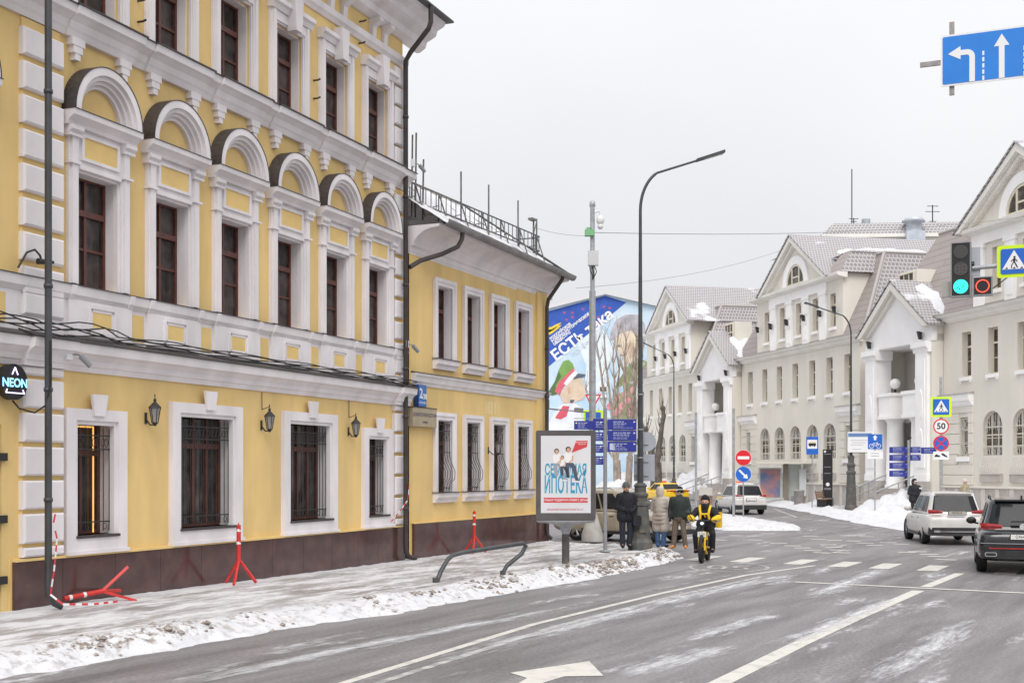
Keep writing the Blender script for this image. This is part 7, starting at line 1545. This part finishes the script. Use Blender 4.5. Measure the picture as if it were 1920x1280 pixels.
b, P, s = person('man in dark green jacket, brown trousers and tan shoes, talking by the kerb', 4.84, 37.0, .10, R(-22), stand(hal=(.25, -.10, .90), har=(-.25, -.06, .90), knl=(.13, -.02, .5), knr=(-.13, -.02, .5), anl=(.17, .03, .09), anr=(-.17, .0, .09), tol=(.21, -.14, .045), tor=(-.21, -.16, .045), face=(-1, -.35, 0)), C_GRN, C_BRN, C_TAN, C_BLK, 1.28, 0, C_BLK, 1.76)
MB().lathe([(.112, -.01), (.116, .0), (.116, .035), (.112, .04)], 20, P['head'] + Vector((0, .012, .045))).build('hat_stripe', mat('white_stripe', (.7, .7, .7), .8), b)
b, P, s = person('security guard in black hooded jacket with white cap band by the porch', 18.75, 59.6, .15, R(12), stand(hal=(.06, -.20, 1.08), har=(-.06, -.20, 1.06)), C_BLK, C_BLK, C_BLK, C_BLK, 1.2, .2, C_BLK, 1.80, C_BLK)
MB().box(-.07, .07, -.125*s, -.10*s, P['head'].z+.03, P['head'].z+.07).build('cap_band', WSIGN, b); MB().box(.10, .22, -.245, -.225, 1.36, 1.41).build('chest_patch', WSIGN, b)
person('person in olive jacket and cream hat walking by the beige wall', 21.9, 61.9, .15, R(70), stand(knl=(.1, -.14, .5), anl=(.1, -.2, .1), tol=(.1, -.36, .06), knr=(-.1, .02, .5), anr=(-.1, .25, .12), tor=(-.1, .12, .05)), C_OLV, C_BRN, C_BLK, C_CRM, 1.2, .1, C_BLK, 1.78)
person('distant person in dark jacket behind the snow bank near the taxi', 12.55, 112, .9, R(5), stand(), C_NAVY, C_BLK, C_BLK, C_BLK, 1.1, 0, C_BLK, 1.72)
# ---- courier on a yellow electric bike
hb = R(-16)
bx, by = 4.98, 33.1
o = thing('electric_bike', 'yellow electric bike with small wheels ridden towards the camera', 'bicycle', (bx, by, 0), hb)   # local -Y forward
BY = mat('bike_yellow', (0.80, 0.50, 0.01), .35, .06, 5); WR = .33
def wheel(y, r, t):
    w_ = MB(); n = 30; prof = [(r-.055, -t*.6), (r-.02, -t), (r, -t*.4), (r, t*.4), (r-.02, t), (r-.055, t*.6)]; vs = []
    for rr_, x_ in prof:
        for k in range(n): a = 2*math.pi*k/n; vs.append((x_, y + rr_*math.cos(a), r + rr_*math.sin(a)))
    w_.add(vs, [(i*n+k, i*n+(k+1) % n, ((i+1) % 6)*n+(k+1) % n, ((i+1) % 6)*n+k) for i in range(6) for k in range(n)], smooth=True); wo_ = w_.build('wheel', TYRE, o)
    sp = MB().tube([(-.05, y, r), (.05, y, r)], .03, 10)
    for k in range(8): a = math.pi*k/4; sp.tube([(0, y, r), (0, y + (r-.06)*math.cos(a), r + (r-.06)*math.sin(a))], .008, 4)
    stuff(sp.build('hub_and_spokes', CBLK, wo_))
wheel(-.58, WR, .05); wheel(.58, WR, .05)
fr = MB(); 
for sg in (-1, 1): fr.tube([(sg*.075, -.58, WR), (sg*.075, -.52, .62), (sg*.06, -.46, .74)], .022, 8)
fr.build('fork', BY, o); MB().tube([(0, -.46, .72), (0, -.36, 1.06)], .03, 10).build('stem', CBLK, o)
MB().tube([(0, -.44, .80), (.02, -.30, .42), (.02, .05, .36), (0, .25, .5), (0, .32, .78)], .05, 10).tube([(.05, .1, .38), (.06, .58, WR)], .022, 8).tube([(-.05, .1, .38), (-.06, .58, WR)], .022, 8).tube([(.0, -.40, .70), (.05, -.25, .30), (.06, -.05, .22)], .035, 8).build('frame', BY, o)
MB().box(-.075, .075, -.2, .15, .42, .56).build('battery', CBLK, o); MB().ball((0, .36, .84), .13, 10, (1, 1.4, .45)).build('saddle', CBLK, o)
MB().tube([(-.34, -.22, 1.07), (-.2, -.32, 1.08), (0, -.36, 1.06), (.2, -.32, 1.08), (.34, -.22, 1.07)], .016, 8).build('handlebar', CBLK, o); MB().prism(rr(.13, .17, .05, 0, 1.02), -.50, -.40).build('lamp_housing', CBLK, o); MB().disc(0, 1.01, .034, -.515, -.50, 16).build('head_lamp', mat('lit_headlamp', (.75, 1, .9), .3, emit=2.5), o)
MB().tube([(-.27, -.26, 1.08), (-.36, -.26, 1.22)], .01, 6).ball((-.40, -.27, 1.26), .075, 10, (1.2, .3, .75)).build('mirror', CBLK, o)
MB().box(-.105, .105, -.56, -.545, .66, .80).build('number_plate', PLT, o); text_obj('plate_lettering', '128', .10, GREYP, o, face_my(0, -.562, .73), extrude=.0005); MB().tube([(0, -.55, .66), (0, -.62, .68)], .05, 8).build('mudguard', CBLK, o)
MB().tube([(-.2, -.05, .26), (.2, -.05, .26)], .02, 8).box(-.26, -.14, -.1, .02, .25, .28).box(.14, .26, -.1, .02, .25, .28).build('pedals', CBLK, o)
J = dict(pelvis=(0, .34, .93), chest=(0, .20, 1.26), neck=(0, .14, 1.40), head=(0, .08, 1.545), shl=(.20, .16, 1.32), shr=(-.20, .16, 1.32), ell=(.36, -.02, 1.13), elr=(-.36, -.02, 1.13), hal=(.27, -.20, 1.10), har=(-.27, -.20, 1.10), hpl=(.11, .28, .90), hpr=(-.11, .28, .90), knl=(.22, -.10, .72), knr=(-.22, -.12, .68), anl=(.20, .02, .33), anr=(-.20, -.02, .30), tol=(.22, -.13, .28), tor=(-.22, -.16, .26), face=(0, -1, -.05))
rider, P, s = person('courier in black and yellow jacket with hood riding the yellow electric bike', bx, by, .0, hb, J, C_BLK, C_BLK, C_BLK, None, 1.12, 0, C_YEL, 1.75, C_BLK)
h = MB(); cap_(h, P['head'] + Vector((0, .0, .10)), P['head'] + Vector((0, .03, .08)), .092, .108, 14); cap_(h, P['head'] + Vector((0, -.045, -.10)), P['neck'] + Vector((0, -.05, -.02)), .075, .10, 14); fuse('hood_and_mask', h, C_BLK, rider, .014, 3)
for q in 'lr': sl = MB(); e0 = P['el'+q]; e1 = P['ha'+q]; cap_(sl, e0 + (e1-e0)*.02, e0 + (e1-e0)*.98, .092, .07); fuse('yellow_sleeve', sl, C_YEL, rider, .016, 2)
for q, sg in (('l', 1), ('r', -1)): gr = MB(); e0 = P['el'+q] + Vector((0, -.0, -.03)); e1 = P['ha'+q] + Vector((0, 0, -.03)); cap_(gr, e0, e0 + (e1-e0)*.9, .075, .055); fuse('grey_sleeve_panel', gr, mat('reflective_grey', (.45, .46, .48), .4), rider, .016, 2)
hv = MB()
for sg in (-1, 1): hv.tube([(sg*.13, .26, 1.42), (sg*.135, .10, 1.43), (sg*.12, -.005, 1.33), (sg*.10, -.03, 1.22), (sg*.12, .0, 1.10)], .034, 8)
hv.tube([(-.11, -.03, 1.235), (0, -.045, 1.225), (.11, -.03, 1.235)], .026, 8).tube([(0, -.05, 1.24), (.01, -.05, 1.17), (.04, -.05, 1.15)], .012, 6); hv.build('yellow_harness', C_YEL, rider)
bg_ = thing('delivery_box', 'yellow delivery box carried behind the courier', 'delivery bag', (bx, by, 0), hb); MB().box(.0, .36, .46, .80, .86, 1.28).build('box', C_YEL, bg_); MB().box(-.01, .37, .45, .81, 1.28, 1.31).build('lid', C_BLK, bg_)
